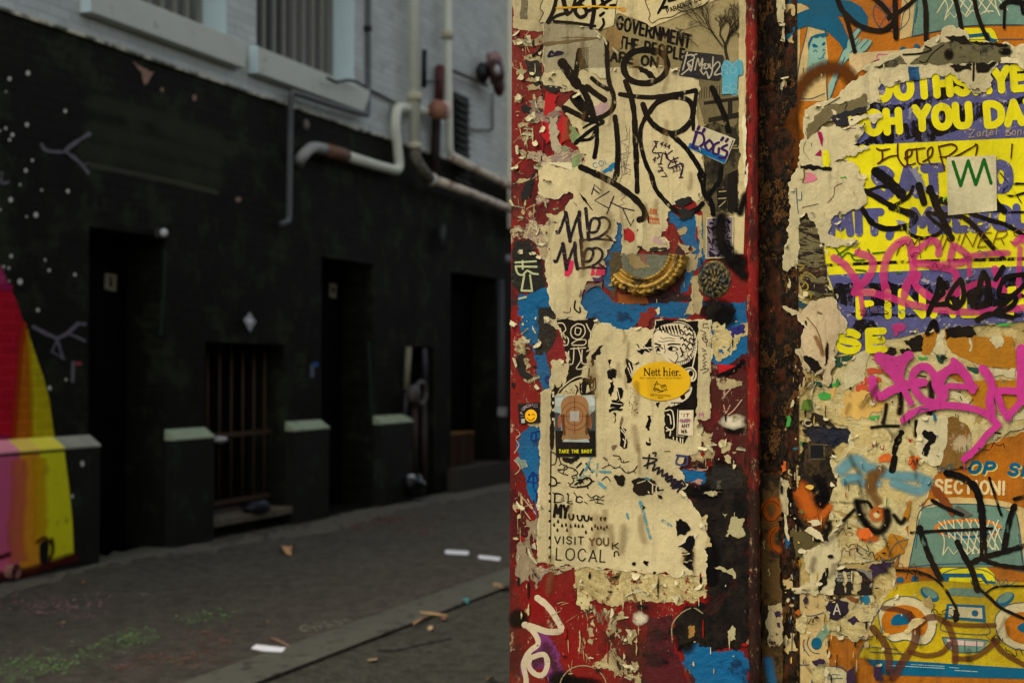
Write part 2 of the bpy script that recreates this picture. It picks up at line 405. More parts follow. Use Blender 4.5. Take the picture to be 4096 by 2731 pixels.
        for i in range(nu):
            for j in range(nv): k = b + i * (nv + 1) + j; s.f.append((k, k + 1, k + nv + 2, k + nv + 1))
    def one(s, name, mat, parent=None, label=None, cat=None, group=None, kind=None, bevel=0, sm=None):
        me = bpy.data.meshes.new(name)
        c = Vector([(min(v[i] for v in s.v) + max(v[i] for v in s.v)) / 2 for i in range(3)])
        if not parent: c.z = min(v[2] for v in s.v)
        me.from_pydata([tuple(Vector(v) - c) for v in s.v], [], s.f)
        at = me.attributes.new('soft', 'FLOAT', 'POINT'); at.data.foreach_set('value', s.a)
        bm = bmesh.new(); bm.from_mesh(me)
        if bevel: bmesh.ops.bevel(bm, geom=bm.edges[:], offset=bevel, segments=2, affect='EDGES', profile=.6)
        if s.pl is None: bmesh.ops.recalc_face_normals(bm, faces=bm.faces)
        bm.to_mesh(me); bm.free()
        if s.sm if sm is None else sm:
            for p in me.polygons: p.use_smooth = True
        me.materials.append(mat); o = bpy.data.objects.new(name, me); S.collection.objects.link(o); place(o, c, parent)
        return tag(o, label, cat, group, kind)
GL = {'A': '0,0 .5,1 1,0|.2,.33 .8,.33', 'B': '0,0 0,1|~0,1 .6,1 .86,.77 .6,.53 0,.53|~0,.53 .7,.53 .97,.27 .7,0 0,0', 'C': '~.97,.78 .72,.99 .4,.98 .06,.72 .06,.28 .4,.02 .72,.01 .97,.22',
      'D': '0,0 0,1|~0,1 .5,.99 .96,.75 .96,.25 .5,.01 0,0', 'E': '0,0 0,1|0,1 .9,1|0,.52 .8,.52|0,0 .9,0', 'F': '0,0 0,1|0,1 .9,1|0,.52 .75,.52',
      'G': '~.97,.8 .7,1 .4,.98 .05,.72 .05,.28 .4,.02 .75,.02 .97,.2 .97,.45|.97,.45 .6,.45', 'H': '0,0 0,1|1,0 1,1|0,.52 1,.52', 'I': '.5,0 .5,1', 'J': '~.8,1 .8,.25 .5,.0 .15,.1',
      'K': '0,0 0,1|.95,1 .05,.45|.3,.6 1,0', 'L': '0,1 0,0 .85,0', 'M': '0,0 .08,1 .5,.3 .92,1 1,0', 'N': '0,0 0,1 1,0 1,1', 'O': '~.5,1 .14,.86 .02,.5 .14,.14 .5,0 .86,.14 .98,.5 .86,.86 .5,1',
      'P': '0,0 0,1|~0,1 .65,1 .95,.75 .65,.47 0,.47', 'R': '0,0 0,1|~0,1 .65,1 .92,.76 .65,.5 0,.5|.5,.5 1,0', 'S': '~.92,.82 .6,1 .2,.96 .06,.74 .3,.55 .7,.46 .94,.25 .75,.03 .4,0 .04,.17',
      'T': '.5,0 .5,1|0,1 1,1', 'U': '~0,1 0,.3 .2,.03 .5,0 .8,.03 1,.3 1,1', 'V': '0,1 .5,0 1,1', 'W': '0,1 .22,0 .5,.75 .78,0 1,1', 'X': '0,0 1,1|0,1 1,0', 'Y': '0,1 .5,.5 1,1|.5,.5 .5,0', 'Z': '0,1 1,1 0,0 1,0',
      '2': '~.05,.75 .3,1 .75,.98 .9,.7 .6,.35 .05,0|.05,0 1,0', '0': '~.5,1 .14,.86 .02,.5 .14,.14 .5,0 .86,.14 .98,.5 .86,.86 .5,1', '3': '~.05,.9 .5,1 .85,.75 .45,.53 .9,.25 .5,0 .05,.1',
      '4': '.7,0 .7,1 0,.35 1,.35', '7': '0,1 1,1 .4,0', '!': '.5,.3 .5,1|.5,0 .5,.06', '.': '.5,0 .5,.05', ',': '~.6,.08 .55,-.05 .3,-.22', "'": '.5,1 .4,.75', '-': '.1,.45 .9,.45',
      'a': '~.85,.5 .5,.62 .12,.35 .4,0 .8,.15 .88,.5 .9,0', 'e': '~.1,.3 .9,.35 .6,.62 .2,.5 .1,.2 .5,0 .9,.12', 'l': '.5,0 .5,1', 'm': '~0,.0 .05,.6 .1,.3 .3,.6 .45,.5 .47,0 .5,.3 .75,.62 .92,.45 .95,0',
      'y': '~0,.6 .2,.1 .6,.15|.95,.62 .4,-.4', 'n': '0,0 0,.6|~0,.35 .3,.62 .75,.6 .9,.4 .92,0', 'r': '0,0 0,.62|~0,.35 .35,.62 .8,.58', 'i': '.5,0 .5,.6|.5,.85 .5,.9', 'o': '~.5,.62 .1,.45 .1,.15 .5,0 .9,.15 .9,.45 .5,.62'}
GW = {'I': .18, '!': .18, '.': .16, ',': .2, "'": .2, ' ': .32, 'M': .85, 'W': .95, 'N': .66, 'O': .72, 'E': .5, 'L': .48, 'F': .48, 'T': .6, 'l': .15, 'i': .15, 'r': .4, 'm': .8, 'a': .5, 'e': .5, 'n': .5, 'o': .5, '1': .3, 'J': .45}

# ================================================================== THE LANE: ground, kerb
def asphalt(key, c):
    n = N(key); c = lin(c)
    col = n.mix(n.noise(1.1, 9, .8), sc(c, .4), sc(c, 1.65)); col = n.mix(n.ramp(n.noise(55, 6, .85), ((.48, 0.0), (.62, .8))), col, sc(c, 2.6))
    col = n.mix(n.ramp(n.noise(11, 9, .85, seed=3), ((.44, 0.0), (.6, .75))), col, sc(c, .35)); col = n.mix(n.ramp(n.noise(17, 9, .85, seed=5), ((.52, 0.0), (.66, .7))), col, sc(c, 2.2))
    return n.done(col, .8, n.bump(n.noise(60, 8, .85), 1.0, .02), .12)
g = M(); g.box((-45, -6, -.6), (-3.41, 80, 0)); g = g.build('pavement', asphalt('asphalt', (90, 86, 76)), kind='structure')
rd = M(); rd.box((-3.405, -6, -.6), (60, 80, -.013)); rd = rd.build('lane_road', asphalt('road asphalt', (82, 81, 70)), kind='structure')
ks = M()
y = -6.0
while y < 60:
    l = rnd.uniform(1.1, 1.9); ks.box((-3.72, y, -.3), (-3.41, min(60, y + l - .012), .006)); y += l
kerb = ks.build('kerb', plain('bluestone', (88, 88, 76), .75, .25, 5, .4, 60, grime=(50, 47, 40), gs=9), kind='structure', bevel=.004)
def gchild(spec_list, name, mat, plane='ground', lift=2, par=None):
    m = M(plane, lift)
    for f in spec_list: f(m)
    return m.build(name, mat, par or g)
gchild([lambda m: m.poly('b5 -80,960 0,900 300,855 500,810 610,780 610,712 800,690 960,640 1050,640 1140,640 1380,628 1420,645 1853,560 b6 280,540 480,470 520,460 850,372 1060,335 1260,255 1745,215 1745,265 1100,385 500,560 0,620 b5 1400,680 1000,720 600,800 300,900 -80,1010', 8)], 'cement_fillet', plain('cement fillet', (98, 95, 82), .8, .35, 7, .4, 50, grime=(60, 58, 46), gs=20), lift=3)
def chalk(key, c, op=.5):
    n = N(key); at = n.n('ShaderNodeAttribute'); at.attribute_name = 'soft'
    f = n.math('MULTIPLY', at.outputs['Fac'], n.math('MULTIPLY', n.noise(5, 9, .75, seed=4), n.math('ADD', -.45, n.math('MULTIPLY', 2.7, n.noise(26, 9, .85))))); n.alpha(n.ramp(f, ((.26, 0.0), (.75, op)))); return n.done(lin(c), .9)
gr_, pk_ = ink('green chalk', (122, 164, 96), soft=True, op=.4, nscale=30), ink('pink chalk', (170, 132, 134), soft=True, op=.5, nscale=22)
wh_, br_ = chalk('white chalk', (150, 146, 128), .75), ink('rust chalk', (136, 88, 72), soft=True, op=.5, nscale=22)
def soft(spec, wd, **k): return lambda m: m.line(spec, wd, soft=True, **k)
def dust(mat, paths, lift, seed):
    rc_ = random.Random(seed); m = M('ground', lift)
    for sp_, wd, n_ in paths:
        pts = P(sp_); k = KS(sp_)
        for _ in range(n_):
            i = rc_.randrange(len(pts) - 1); t = rc_.random(); x = pts[i][0] + (pts[i + 1][0] - pts[i][0]) * t + rc_.gauss(0, wd * .5) * k; y = pts[i][1] + (pts[i + 1][1] - pts[i][1]) * t + rc_.gauss(0, wd * .35) * k
            for _q in range(7):
                xx, yy = x + rc_.gauss(0, 34), y + rc_.gauss(0, 15); m.blob(f'd {xx / FR["d"][2]:.1f},{yy / FR["d"][2]:.1f}', rc_.uniform(2, 7), rc_.uniform(1.2, 3.2), rc_.uniform(-40, 10), 7, .7)
    m.build('chalk_mark', mat, g, kind='stuff')
dust(gr_, (('b5 -60,1530 200,1440 420,1390 700,1330', 75, 27), ('b5 520,1380 800,1310 1000,1230', 60, 15), ('b5 1220,1150 1380,1110 1540,1085', 34, 10), ('b5 100,1510 350,1460 560,1430', 50, 11), ('b5 780,1260 1000,1210', 40, 7)), 4, 1)
dust(pk_, (('b5 200,1050 400,1040 560,1090', 60, 18), ('b5 30,1045 200,1040', 24, 4), ('b5 560,1040 700,1045', 24, 5)), 5, 2)
dust(br_, (('b5 740,1480 1000,1400 1200,1420 1430,1340', 75, 19), ('b5 1250,1240 1500,1260', 26, 6), ('b6 680,510 900,470 1280,440', 34, 13), ('b6 1080,540 1270,510', 24, 4)), 6, 3)
gchild([soft('b5 950,970 1040,975', 30), soft('b5 200,895 300,900', 24)], 'chalk_mark', wh_, lift=6)
gchild([lambda m: [m.line(t, 15) for t in ('b6 335,1195 360,1180 395,1195 370,1215 335,1200', 'b6 400,1220 430,1180 450,1215', 'b6 450,1160 480,1200 500,1150 530,1195', 'b6 540,1190 560,1150 590,1150 570,1185', 'b6 600,1175 640,1140 650,1165 620,1170', 'b6 640,1140 690,1145')]], 'chalk_writing', ink('old chalk', (140, 136, 118), .5, op=.7, nscale=60), lift=7)
gchild([lambda m: m.line('b6 860,1350 1000,1345 1150,1310 1350,1270', 12, wob=.3)], 'crack', plain('crack', (20, 20, 18), .9), 'road', 2, rd)
gchild([soft('b6 800,1110 900,1085', 35)], 'tar_smear', chalk('tar smear', (18, 18, 16), .9), lift=7)

# ================================================================== DARK BUILDING on the left
bld = empty('brick_building', (XW, 9, 0), 'long painted brick building, black below and pale grey above, lining the lane', 'building')
def yw(s): return W(s, 'wall').y
def zw(s): return W(s, 'wall').z
LEDGE = zw('b1 1062,424')
DOORS = []
d1 = (yw('d 203,800'), yw('d 378,800'), 0, zw('b3 870,45')); bw = (yw('d 471,900'), yw('d 655,900'), .16, zw('d 560,788'))
d2 = (yw('d 738,800'), yw('d 857,800'), .02, zw('d 797,598')); pr = (yw('d 933,900'), yw('d 996,900'), .02, zw('d 960,796')); d3 = (yw('d 1035,800'), yw('d 1146,800'), .27, zw('d 1090,632'))
ops = [d1, bw, d2, pr, d3]
m = M(); y = 1.0; D = .5
for (a, b, z0, z1) in ops:
    m.box((XW - D, y, -.2), (XW, a, LEDGE)); m.box((XW - D, a, z1), (XW, b, LEDGE)); m.box((XW - D, a, -.2), (XW, b, z0)); y = b
m.box((XW - D, y, -.2), (XW, 45, LEDGE))
DARK = brick('black brick', (26, 27, 21), (9, 9, 6), .55, (48, 52, 36), 1.0, gt=.50)
lower = m.build('lower_wall', DARK, bld)
up0 = LEDGE; W1 = (yw('b1 640,0'), yw('b1 1572,150'), 4.22, 6.6); W2 = (yw('d 589,60'), yw('d 812,60'), 4.22, 6.6)
m = M(); y = 1.0
for (a, b, z0, z1) in (W1, W2):
    m.box((XW - D, y, up0), (XW, a, 9)); m.box((XW - D, a, z1), (XW, b, 9)); m.box((XW - D, a, up0), (XW, b, z0)); y = b
m.box((XW - D, y, up0), (XW, 45, 9))
GREY = brick('grey brick', (200, 206, 200), (166, 170, 164), .16, (160, 160, 146), .55, gt=.56)
m.build('upper_wall', GREY, bld)
m = M(); y = 1.0
while y < 30:
    l = rnd.uniform(.3, 1.1); h = rnd.uniform(.004, .014); m.box((XW + .001, y, LEDGE - h), (XW + rnd.uniform(.02, .035), y + l, LEDGE + rnd.uniform(.008, .02))); y += l + .002
m.build('ledge', plain('chipped ledge', (206, 200, 172), .8, .3, 9, .5, 40, grime=(70, 70, 58), gs=6, gt=.47), bld, bevel=.004)
# plinths with sloping caps
PALE = plain('worn skylit cap paint', (160, 174, 142), .6, .25, 9, .3, 40, grime=(120, 136, 114), gs=12, gt=.56)  # worn paint, paled to carry the sky light on the slopes
CAPZ = .845
pls = [(1.0, yw('d 204,1100')), (yw('d 378,1100'), yw('d 478,1100') - .06), (yw('d 655,1100'), yw('d 741,1100') - .05), (yw('d 857,1100'), yw('d 934,1100') - .05)]
BLACKP = plain('black painted render', (32, 33, 28), .6, .4, 4, .5, 30, grime=(44, 52, 42), gs=4, gt=.54, spec=.1)
for i, (a, b) in enumerate(pls):
    m = M(); m.box((XW - .3, a, -.2), (XP, b, CAPZ)); q = m.build('plinth', BLACKP, bld, bevel=.006)
    m = M(); m.prism([(XP + .004, CAPZ), (XP + .004, CAPZ + .012), (XW + .001, CAPZ + .085), (XW + .001, CAPZ)], a - .004, b + .004); m.build('cap', PALE if i else plain('grey cap', (160, 160, 140), .7, .3), q)
# recesses: doors, barred opening
BLK = plain('shaded door black', (8, 8, 7), .6, .3, spec=.1)  # near-black carries the recess shade as well as the door colour
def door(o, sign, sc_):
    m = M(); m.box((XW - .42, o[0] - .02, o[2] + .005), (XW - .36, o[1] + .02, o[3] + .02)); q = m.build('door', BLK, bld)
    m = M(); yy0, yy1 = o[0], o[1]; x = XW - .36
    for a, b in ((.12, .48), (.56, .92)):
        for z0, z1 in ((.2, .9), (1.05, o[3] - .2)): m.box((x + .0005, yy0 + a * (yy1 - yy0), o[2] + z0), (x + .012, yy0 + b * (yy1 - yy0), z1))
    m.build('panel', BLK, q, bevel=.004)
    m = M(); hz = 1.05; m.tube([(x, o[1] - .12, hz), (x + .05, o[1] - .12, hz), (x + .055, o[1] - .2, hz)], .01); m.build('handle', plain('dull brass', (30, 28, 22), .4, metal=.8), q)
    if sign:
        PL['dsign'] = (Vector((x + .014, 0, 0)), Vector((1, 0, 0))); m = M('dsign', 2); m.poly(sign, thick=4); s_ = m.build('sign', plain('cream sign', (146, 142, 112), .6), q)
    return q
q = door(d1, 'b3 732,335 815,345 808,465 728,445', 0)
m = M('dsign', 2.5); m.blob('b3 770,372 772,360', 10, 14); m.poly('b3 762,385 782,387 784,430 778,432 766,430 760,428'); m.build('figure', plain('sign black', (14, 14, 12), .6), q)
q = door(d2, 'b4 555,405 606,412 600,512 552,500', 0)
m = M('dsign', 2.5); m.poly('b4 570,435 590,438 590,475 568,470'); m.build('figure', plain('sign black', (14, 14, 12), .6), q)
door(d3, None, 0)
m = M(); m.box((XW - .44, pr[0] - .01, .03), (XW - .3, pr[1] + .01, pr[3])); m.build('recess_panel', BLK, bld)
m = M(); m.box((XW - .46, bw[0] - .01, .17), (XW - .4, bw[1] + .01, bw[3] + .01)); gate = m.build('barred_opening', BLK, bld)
RUST = plain('rusty bars', (74, 56, 38), .8, .4, 30, .4, 60)
nb = 7
for i in range(nb):
    yy = bw[0] + (bw[1] - bw[0]) * (i + .5) / nb; m = M(); m.tube([(XW - .16, yy, .24), (XW - .16, yy, bw[3] - .02)], .011); m.build('bar', RUST, gate)
for z in (.26, .84):
    m = M(); m.box((XW - .175, bw[0] + .005, z - .02), (XW - .145, bw[1] - .005, z + .02)); m.build('rail', RUST, gate)
m = M(); m.box((XW - .36, bw[0] + .002, .1), (XP - .02, bw[1] + .06, .165)); m.build('sill_stone', plain('sill stone', (104, 96, 78), .8, .25, 8, .4, 40, grime=(50, 50, 38)), bld, bevel=.008)
m = M(); m.box((XW - .35, d3[0] - .1, .0), (XP + .05, d3[1] + .15, .272)); m.build('doorstep', plain('step stone', (58, 52, 42), .8, .3, 8, .4, 40), bld, bevel=.01)
# windows of the grey storey
def window(o, blind):
    x = XW; a, b, z0, z1 = o
    m = M(); m.box((x - .42, a - .01, z0), (x - .38, b + .01, z1)); q = m.build('window', plain('window dark', (14, 14, 12), .3), bld)
    m = M(); m.box((x - .3, a + .002, z0 + .002), (x + .115, a - .001 + .003, z0 + .003)); 
    m = M(); m.box((x - .37, a - .14, z0 - .235), (x + .10, b + .16, z0 - .002)); m.build('sill', plain('sill grey', (196, 200, 188), .7, .1, 4, .2, 30, grime=(164, 164, 148), gs=7, gt=.6), q, bevel=.008)
    m = M(); m.box((x - .3, b - .02, z0), (x + .006, b + .004, z1)); m.build('reveal', plain('reveal skylit blue', (206, 228, 228), .7, .08), q)  # bluer and lighter than the sill: sky light put into the colour
    m = M(); m.box((x + .02, a - .146, z0 - .235), (x + .106, a - .1405, z0 + .0)); m.build('skylit_sill_end', plain('reveal skylit blue', (206, 228, 228), .7, .08), q)  # thin plate over the sill end, sky light painted on it
    m = M(); m.box((x - .25, a, z0 + .002), (x - .19, b - .021, z0 + .05)); m.build('bottom_rail', plain('rail brown', (74, 68, 52), .7), q)
    n_ = 10
    for i in range(n_):
        yy = a + (b - a) * (i + .55) / n_; m = M(); m.box((x - .235, yy - .026, z0 + .051), (x - .205, yy + .026, z1 - .01)); m.build('bar', plain('bar grey', (128, 126, 112), .7, .1), q)
    m = M(); ya = a + (b - a) * blind
    yy = ya
    while yy < b - .02: m.box((x - .36, yy, z0 + .05), (x - .345, min(b - .022, yy + .088), z1)); yy += .092
    m.build('blind', plain('blind grey', (124, 122, 120), .8, .15), q)
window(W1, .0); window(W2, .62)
# louvred vent, pale patch, end of the wall beyond
va, vb = yw('d 1040,320'), yw('d 1068,320'); vz0, vz1 = zw('b2 1420,1285'), zw('b2 1460,665')
m = M(); m.box((XW + .002, va, vz0), (XW + .03, vb + .05, vz1)); v = m.build('vent', plain('vent black', (12, 12, 11), .6), bld)
m = M(); z = vz0 + .05
while z < vz1 - .05: m.prism([(XW + .031, z), (XW + .075, z - .03), (XW + .075, z - .018), (XW + .031, z + .012)], va + .02, vb + .03); z += .085
m.build('louvre', plain('louvre', (34, 33, 30), .6), v)
m = M('wall', 3)
for s_ in ('b1 650,720 1000,800 1500,960', 'b1 640,900 1000,990 1500,1120', 'b1 660,1050 1000,1130 1500,1260', 'b1 1150,900 1600,1050'): m.line(s_, 190, soft=True)
m.build('olive_wash', ink('olive wash', (70, 74, 56), soft=True, op=.42, nscale=7), bld)
m = M('wall', 4); m.line('b1 640,1150 860,1195 1200,1265 1510,1340', 60, soft=True); m.build('pale_streak', ink('pale wash', (86, 86, 68), soft=True, op=.6, nscale=14), bld)
m = M('wall', 6); m.poly('b1 920,430 1080,505 1030,580 1012,600 990,520', 7); m.oval('b1 1130,626', 12, 14); m.oval('b1 1355,682', 14, 22); m.oval('b1 1660,1390', 20, 18); m.build('bare_patch', plain('bare brick', (150, 118, 98), .8), bld)
m = M('wall', 4)
for s_ in ('b3 1150,180 1140,480 1120,760', 'b4 830,820 840,1060 850,1300'): m.line(s_, 36, soft=True)
m.build('green_wash', ink('green wash', (44, 66, 54), soft=True, op=.7, nscale=20), bld)
# painted night sky and rainbow
PAL = {'magenta': (176, 52, 104), 'red': (170, 22, 34), 'orange': (206, 96, 10), 'yellow': (206, 186, 12)}
def mural(plane, lift, items):
    for nm, spec in items: m = M(plane, lift); m.poly(spec); m.build('mural_' + nm.replace(' ', '_'), brick('mural brick ' + nm, PAL2[nm], tuple(min(255, int(v * 1.1 + 26)) for v in PAL2[nm]), .12, sc3(PAL2[nm], .75), .9, gs=4, gt=.56) if plane == 'wall' else plain('mural ' + nm, PAL2[nm], .5, .18, 5, .5, 26, grime=sc3(PAL2[nm], .7), gs=5, gt=.6), bld)
def sc3(c, f): return tuple(int(v * f) for v in c)
PAL2 = {'pink': (176, 50, 100), 'red': (196, 18, 42), 'orange': (196, 104, 8), 'yellow': (206, 186, 12), 'rose': (228, 98, 142), 'amber': (246, 160, 30), 'lime': (248, 238, 16), 'cap skylit rose': (250, 150, 170), 'cap skylit amber': (252, 214, 90), 'cap skylit lime': (252, 232, 70)}  # cap tones are lighter copies of the plinth tones, with sky light painted in
B = 'b3 '
mural('wall', 2, [('pink', 'b3 -120,30 0,280 70,430 -120,440'), ('red', 'b3 -120,441 70,431 115,530 165,680 135,900 112,1200 95,1490 90,1510 -120,1540'),
                  ('orange', 'b3 166,682 185,720 205,1000 216,1300 218,1498 96,1508 113,1200 136,900'), ('yellow', 'b3 186,720 230,850 300,1050 340,1200 380,1480 219,1497 217,1300 206,1000')])
ys = [1.2] + [W(f'b5 {x_},20', 'plinth').y for x_ in (130, 262, 432)]
for nm, y0_, y1_ in (('cap skylit rose', ys[0], ys[1]), ('cap skylit amber', ys[1], ys[2]), ('cap skylit lime', ys[2], ys[3])):
    m = M(); m.prism([(XP + .0065, CAPZ + .001), (XP + .0065, CAPZ + .0145), (XW + .002, CAPZ + .0885), (XW + .002, CAPZ + .0855), (XP + .0045, CAPZ + .0125), (XP + .0045, CAPZ + .001)], y0_ + .0005, y1_ - .0005); m.build('mural_' + nm.replace(' ', '_'), plain('mural ' + nm, PAL2[nm], .5, .15, 5, .4, 26), bld)
mural('plinth', 7, [('rose', 'b5 -100,52 130,35 125,400 105,600 130,770 120,845 0,870 -100,885'), ('amber', 'b5 131,35 268,22 262,300 270,560 262,680 290,760 240,820 121,844 131,770 106,600 126,400'), ('lime', 'b5 269,22 434,10 465,250 488,480 497,700 440,720 400,750 330,760 291,758 263,680 271,560 263,300')])
for nm, c_, its in (('mural_blend', (190, 60, 20), (('b3 170,690 140,900 116,1200 96,1500', 54),)), ('mural_blend', (208, 140, 8), (('b3 186,730 206,1000 217,1300 219,1495', 36),)), ('mural_blend', (172, 36, 90), (('b3 -60,440 70,432', 70), ('b3 -40,1480 60,1500', 90)))):
    m = M('wall', 3)
    for a, b in its: m.line(a, b, soft=True)
    m.build(nm, ink('mural blend %d' % c_[2], c_, soft=True, op=.85, nscale=16), bld)
for c_, its, lf_ in (((240, 122, 84), (('b5 128,60 126,300 108,560 130,760', 150),), 8.2), ((248, 190, 22), (('b5 264,50 264,300 268,480 264,640', 130),), 8.4)):
    m = M('plinth', lf_)
    for a, b in its: m.line(a, b, soft=True, cap=False)
    m.build('mural_blend', ink('plinth blend %d' % c_[1], c_, soft=True, op=.8, nscale=8), bld)
m = M('plinth', 8.6)
for a, b in (('b5 0,850 200,815 330,770 500,720', 90), ('b5 -60,700 0,720 60,700', 50)): m.line(a, b, soft=True)
m.line('b5 350,600 355,680 330,740', 40, soft=True); m.line('b5 250,620 300,590 350,630', 34, soft=True)
m.build('rising_damp', ink('damp stain', (84, 26, 24), soft=True, op=.85, nscale=30), bld)
m = M('plinth', 9.2); m.poly('b5 266,640 290,608 322,612 330,650 316,760 272,752', sm=1); m.build('drain_hole', plain('hole black', (6, 6, 5), .9), bld)
m = M('wall', 4)
for x, y, r in ((195, 510, 17), (67, 550, 14), (42, 640, 7), (455, 775, 13), (188, 870, 15), (40, 895, 11), (87, 940, 14), (67, 975, 11), (0, 912, 8), (225, 1118, 11), (180, 1188, 14), (140, 1287, 9), (290, 1325, 9), (473, 1332, 14), (75, 1392, 17), (0, 1462, 9), (250, 1497, 18), (185, 1510, 8)): m.oval(f'b1 {x},{y}', r * .85, r)
for x, y, r in ((78, 216, 13), (314, 244, 9), (342, 315, 12), (522, 345, 12), (25, 290, 10), (62, 300, 10), (140, 395, 20), (264, 592, 13), (346, 1135, 15), (460, 1075, 9), (65, 390, 7), (300, 738, 7)): m.oval(f'b3 {x},{y}', r * .85, r * 1.05)
m.build('painted_star', plain('star white', (216, 216, 200), .7, .1), bld)
m = M('wall', 5)
for t, w_ in (('b1 290,1005 315,1045 380,1058 445,1060', 20), ('b1 455,1045 540,985 618,935', 26), ('b1 465,1060 530,1110 575,1155 615,1205', 22), ('b1 575,1155 620,1135', 12), ('b1 12,1205 10,1275 60,1268', 16)): m.line(t, w_, wob=.2)
for t, w_ in (('b3 235,710 320,755 400,790 470,755 545,685 592,690', 22), ('b3 480,755 590,805', 22), ('b3 400,800 440,930', 18), ('b3 400,800 360,880 445,930', 16), ('b3 510,960 506,1085', 26)): m.line(t, w_, s_ if False else 0, wob=.15)
m.build('painted_constellation', ink('star grey', (118, 112, 120), .25, nscale=60), bld)
m = M('wall', 6); m.poly('b3 523,952 568,954 568,976 523,975'); m.build('red_stripe', plain('red stripe', (160, 60, 56), .7), bld)
m = M('plinth', 5); m.oval('b5 555,90', 13, 20); m.oval('b5 487,310', 9, 14); m.build('painted_star', plain('star white', (216, 216, 200), .7, .1), bld)
m = M('wall', 5); m.poly('b4 420,970 448,970 446,1062 420,1058'); m.build('paint_stripe', plain('stripe grey', (94, 102, 112), .7), bld); m = M('wall', 6); m.poly('b4 440,955 476,956 476,988 440,986'); m.build('blue_stripe', plain('stripe blue', (44, 84, 150), .7), bld)
# pieces fixed on the wall
def onwall(spec, lift=0, plane='wall'): return W(spec, plane, lift)
m = M('wall', 25); m.poly('b3 1740,605 1785,672 1742,745 1695,660', thick=22); t = m.build('diamond_plate', plain('plate grey', (190, 192, 192), .4, .2, 20, .2, 60, .5), label='small pale diamond shaped plate on the black wall above the barred opening', cat='plate')
m = M('wall', 26); m.poly('b3 1735,640 1765,662 1740,690 1712,655'); m.build('emblem', plain('emblem white', (240, 246, 250), .4), t)
c = onwall('b3 1142,55', .06); L_ = empty('wall_light', (XW, c.y, c.z), 'small white round lamp above the right corner of the signed door', 'light')
m = M(); m.ball(c, .03, .034, .034); m.build('globe', plain('globe white', (206, 206, 204), .3), L_); m = M(); m.box((XW + .001, c.y - .035, c.z - .035), (XW + .03, c.y + .035, c.z + .035)); m.build('base', plain('lamp base', (60, 60, 58), .5), L_)
# pipes and conduits
CREAM = plain('pipe cream', (212, 214, 194), .5, .12, 8, .2, 40, grime=(178, 168, 142), gs=9, gt=.62); RUSTY = plain('pipe rusty', (118, 88, 68), .7, .35, 12, .4, 50, grime=(84, 54, 36), gs=12, gt=.55)
GREYP = plain('conduit grey', (86, 88, 88), .5, .2); BLKP = plain('conduit black', (18, 20, 20), .4, .2)
WORN = plain('pipe worn', (222, 208, 184), .6, .2, 8, .3, 40, grime=(126, 88, 62), gs=7, gt=.53)
def pt(spec, off=.14): p = W(spec, 'wall', off); return p
def run(specs, off): return [pt('b2 ' + s_, off) for s_ in specs]
def bendrun(pts, rad=.09):
    out = [pts[0]]
    for i in range(1, len(pts) - 1):
        a, b, c = pts[i - 1], pts[i], pts[i + 1]; u = (a - b); v_ = (c - b); r = min(rad, u.length * .45, v_.length * .45); p0 = b + u.normalized() * r; p1 = b + v_.normalized() * r
        for j in range(7): t_ = j / 6; out.append(p0 * (1 - t_) ** 2 + b * 2 * t_ * (1 - t_) + p1 * t_ ** 2)
    return out + [pts[-1]]
dp = empty('drain_pipe', pt('b2 1145,1090', .16), 'fat cream drain pipe running down the grey wall and bending into a long sloping pipe', 'pipe')
top = pt('b2 1145,0', .16); top.z = 8.5; r1 = .062
m = M(); m.tube(bendrun([top, pt('b2 1147,1060', .16)]), r1); m.build('pipe', CREAM, dp)
m = M(); m.tube(bendrun([pt('b2 1147,1035', .16), pt('b2 1155,1120', .17), pt('b2 1205,1190', .2), pt('b2 1250,1245', .2)], .2), .066); m.build('elbow', plain('pipe grimy', (104, 100, 86), .7, .35, 9, .4, 40, grime=(58, 50, 40), gs=9, gt=.52), dp)
m = M(); m.tube(run(('1250,1240', '1560,1355', '1830,1465', '2000,1535'), .2), .05); m.build('sloping_pipe', WORN, dp)
for s_, h_, rr in (('1145,680', .045, .082), ('1145,1020', .03, .076)):
    c = pt('b2 ' + s_, .16); m = M(); m.tube([c - Vector((0, 0, h_)), c + Vector((0, 0, h_))], rr); m.build('collar', plain('collar tan', (186, 180, 152), .6), dp)
m = M(); c = pt('b2 1262,1250', .2); m.ball(c, .075, .085, .075); m.build('joint', CREAM, dp)
lp = empty('looped_pipe', pt('b2 650,1075', .12), 'pale pipe bent in a U with a rusty coupling low on the wall', 'pipe')
m = M(); m.tube(bendrun(run(('1275,790', '1180,770', '1025,745', '1010,870', '1045,1195', '900,1160', '650,1080'), .10), .12), .052); m.build('pipe', CREAM, lp)
m = M(); m.tube(run(('665,1085', '610,1070', '520,1045'), .10), .066); m.build('coupling', RUSTY, lp)
m = M(); m.tube(bendrun(run(('535,1045', '430,1020', '345,1110'), .10) + [pt('b2 335,1150', -.1)], .2), .054); m.build('elbow', plain('pipe galvanised', (150, 150, 144), .5, .2), lp)
m = M(); m.ball(pt('b2 390,870', .05), .03, .035, .05); m.build('cap', plain('cap dim', (120, 112, 104), .6), lp)
sp = empty('thin_drain_pipe', pt('b2 1385,1060', .14), 'thinner cream drain pipe with a collar beside the black vent, turning along the wall', 'pipe')
tp = pt('b2 1372,0', .14); tp.z = 8.5
m = M(); m.tube(bendrun([tp, pt('b2 1380,560', .14), pt('b2 1388,1075', .14), pt('b2 1560,1165', .16)], .1), .047); m.build('pipe', CREAM, sp)
m = M(); m.tube(run(('1400,1095', '1560,1170', '1830,1305', '2000,1390'), .16), .046); m.build('sloping_pipe', WORN, sp)
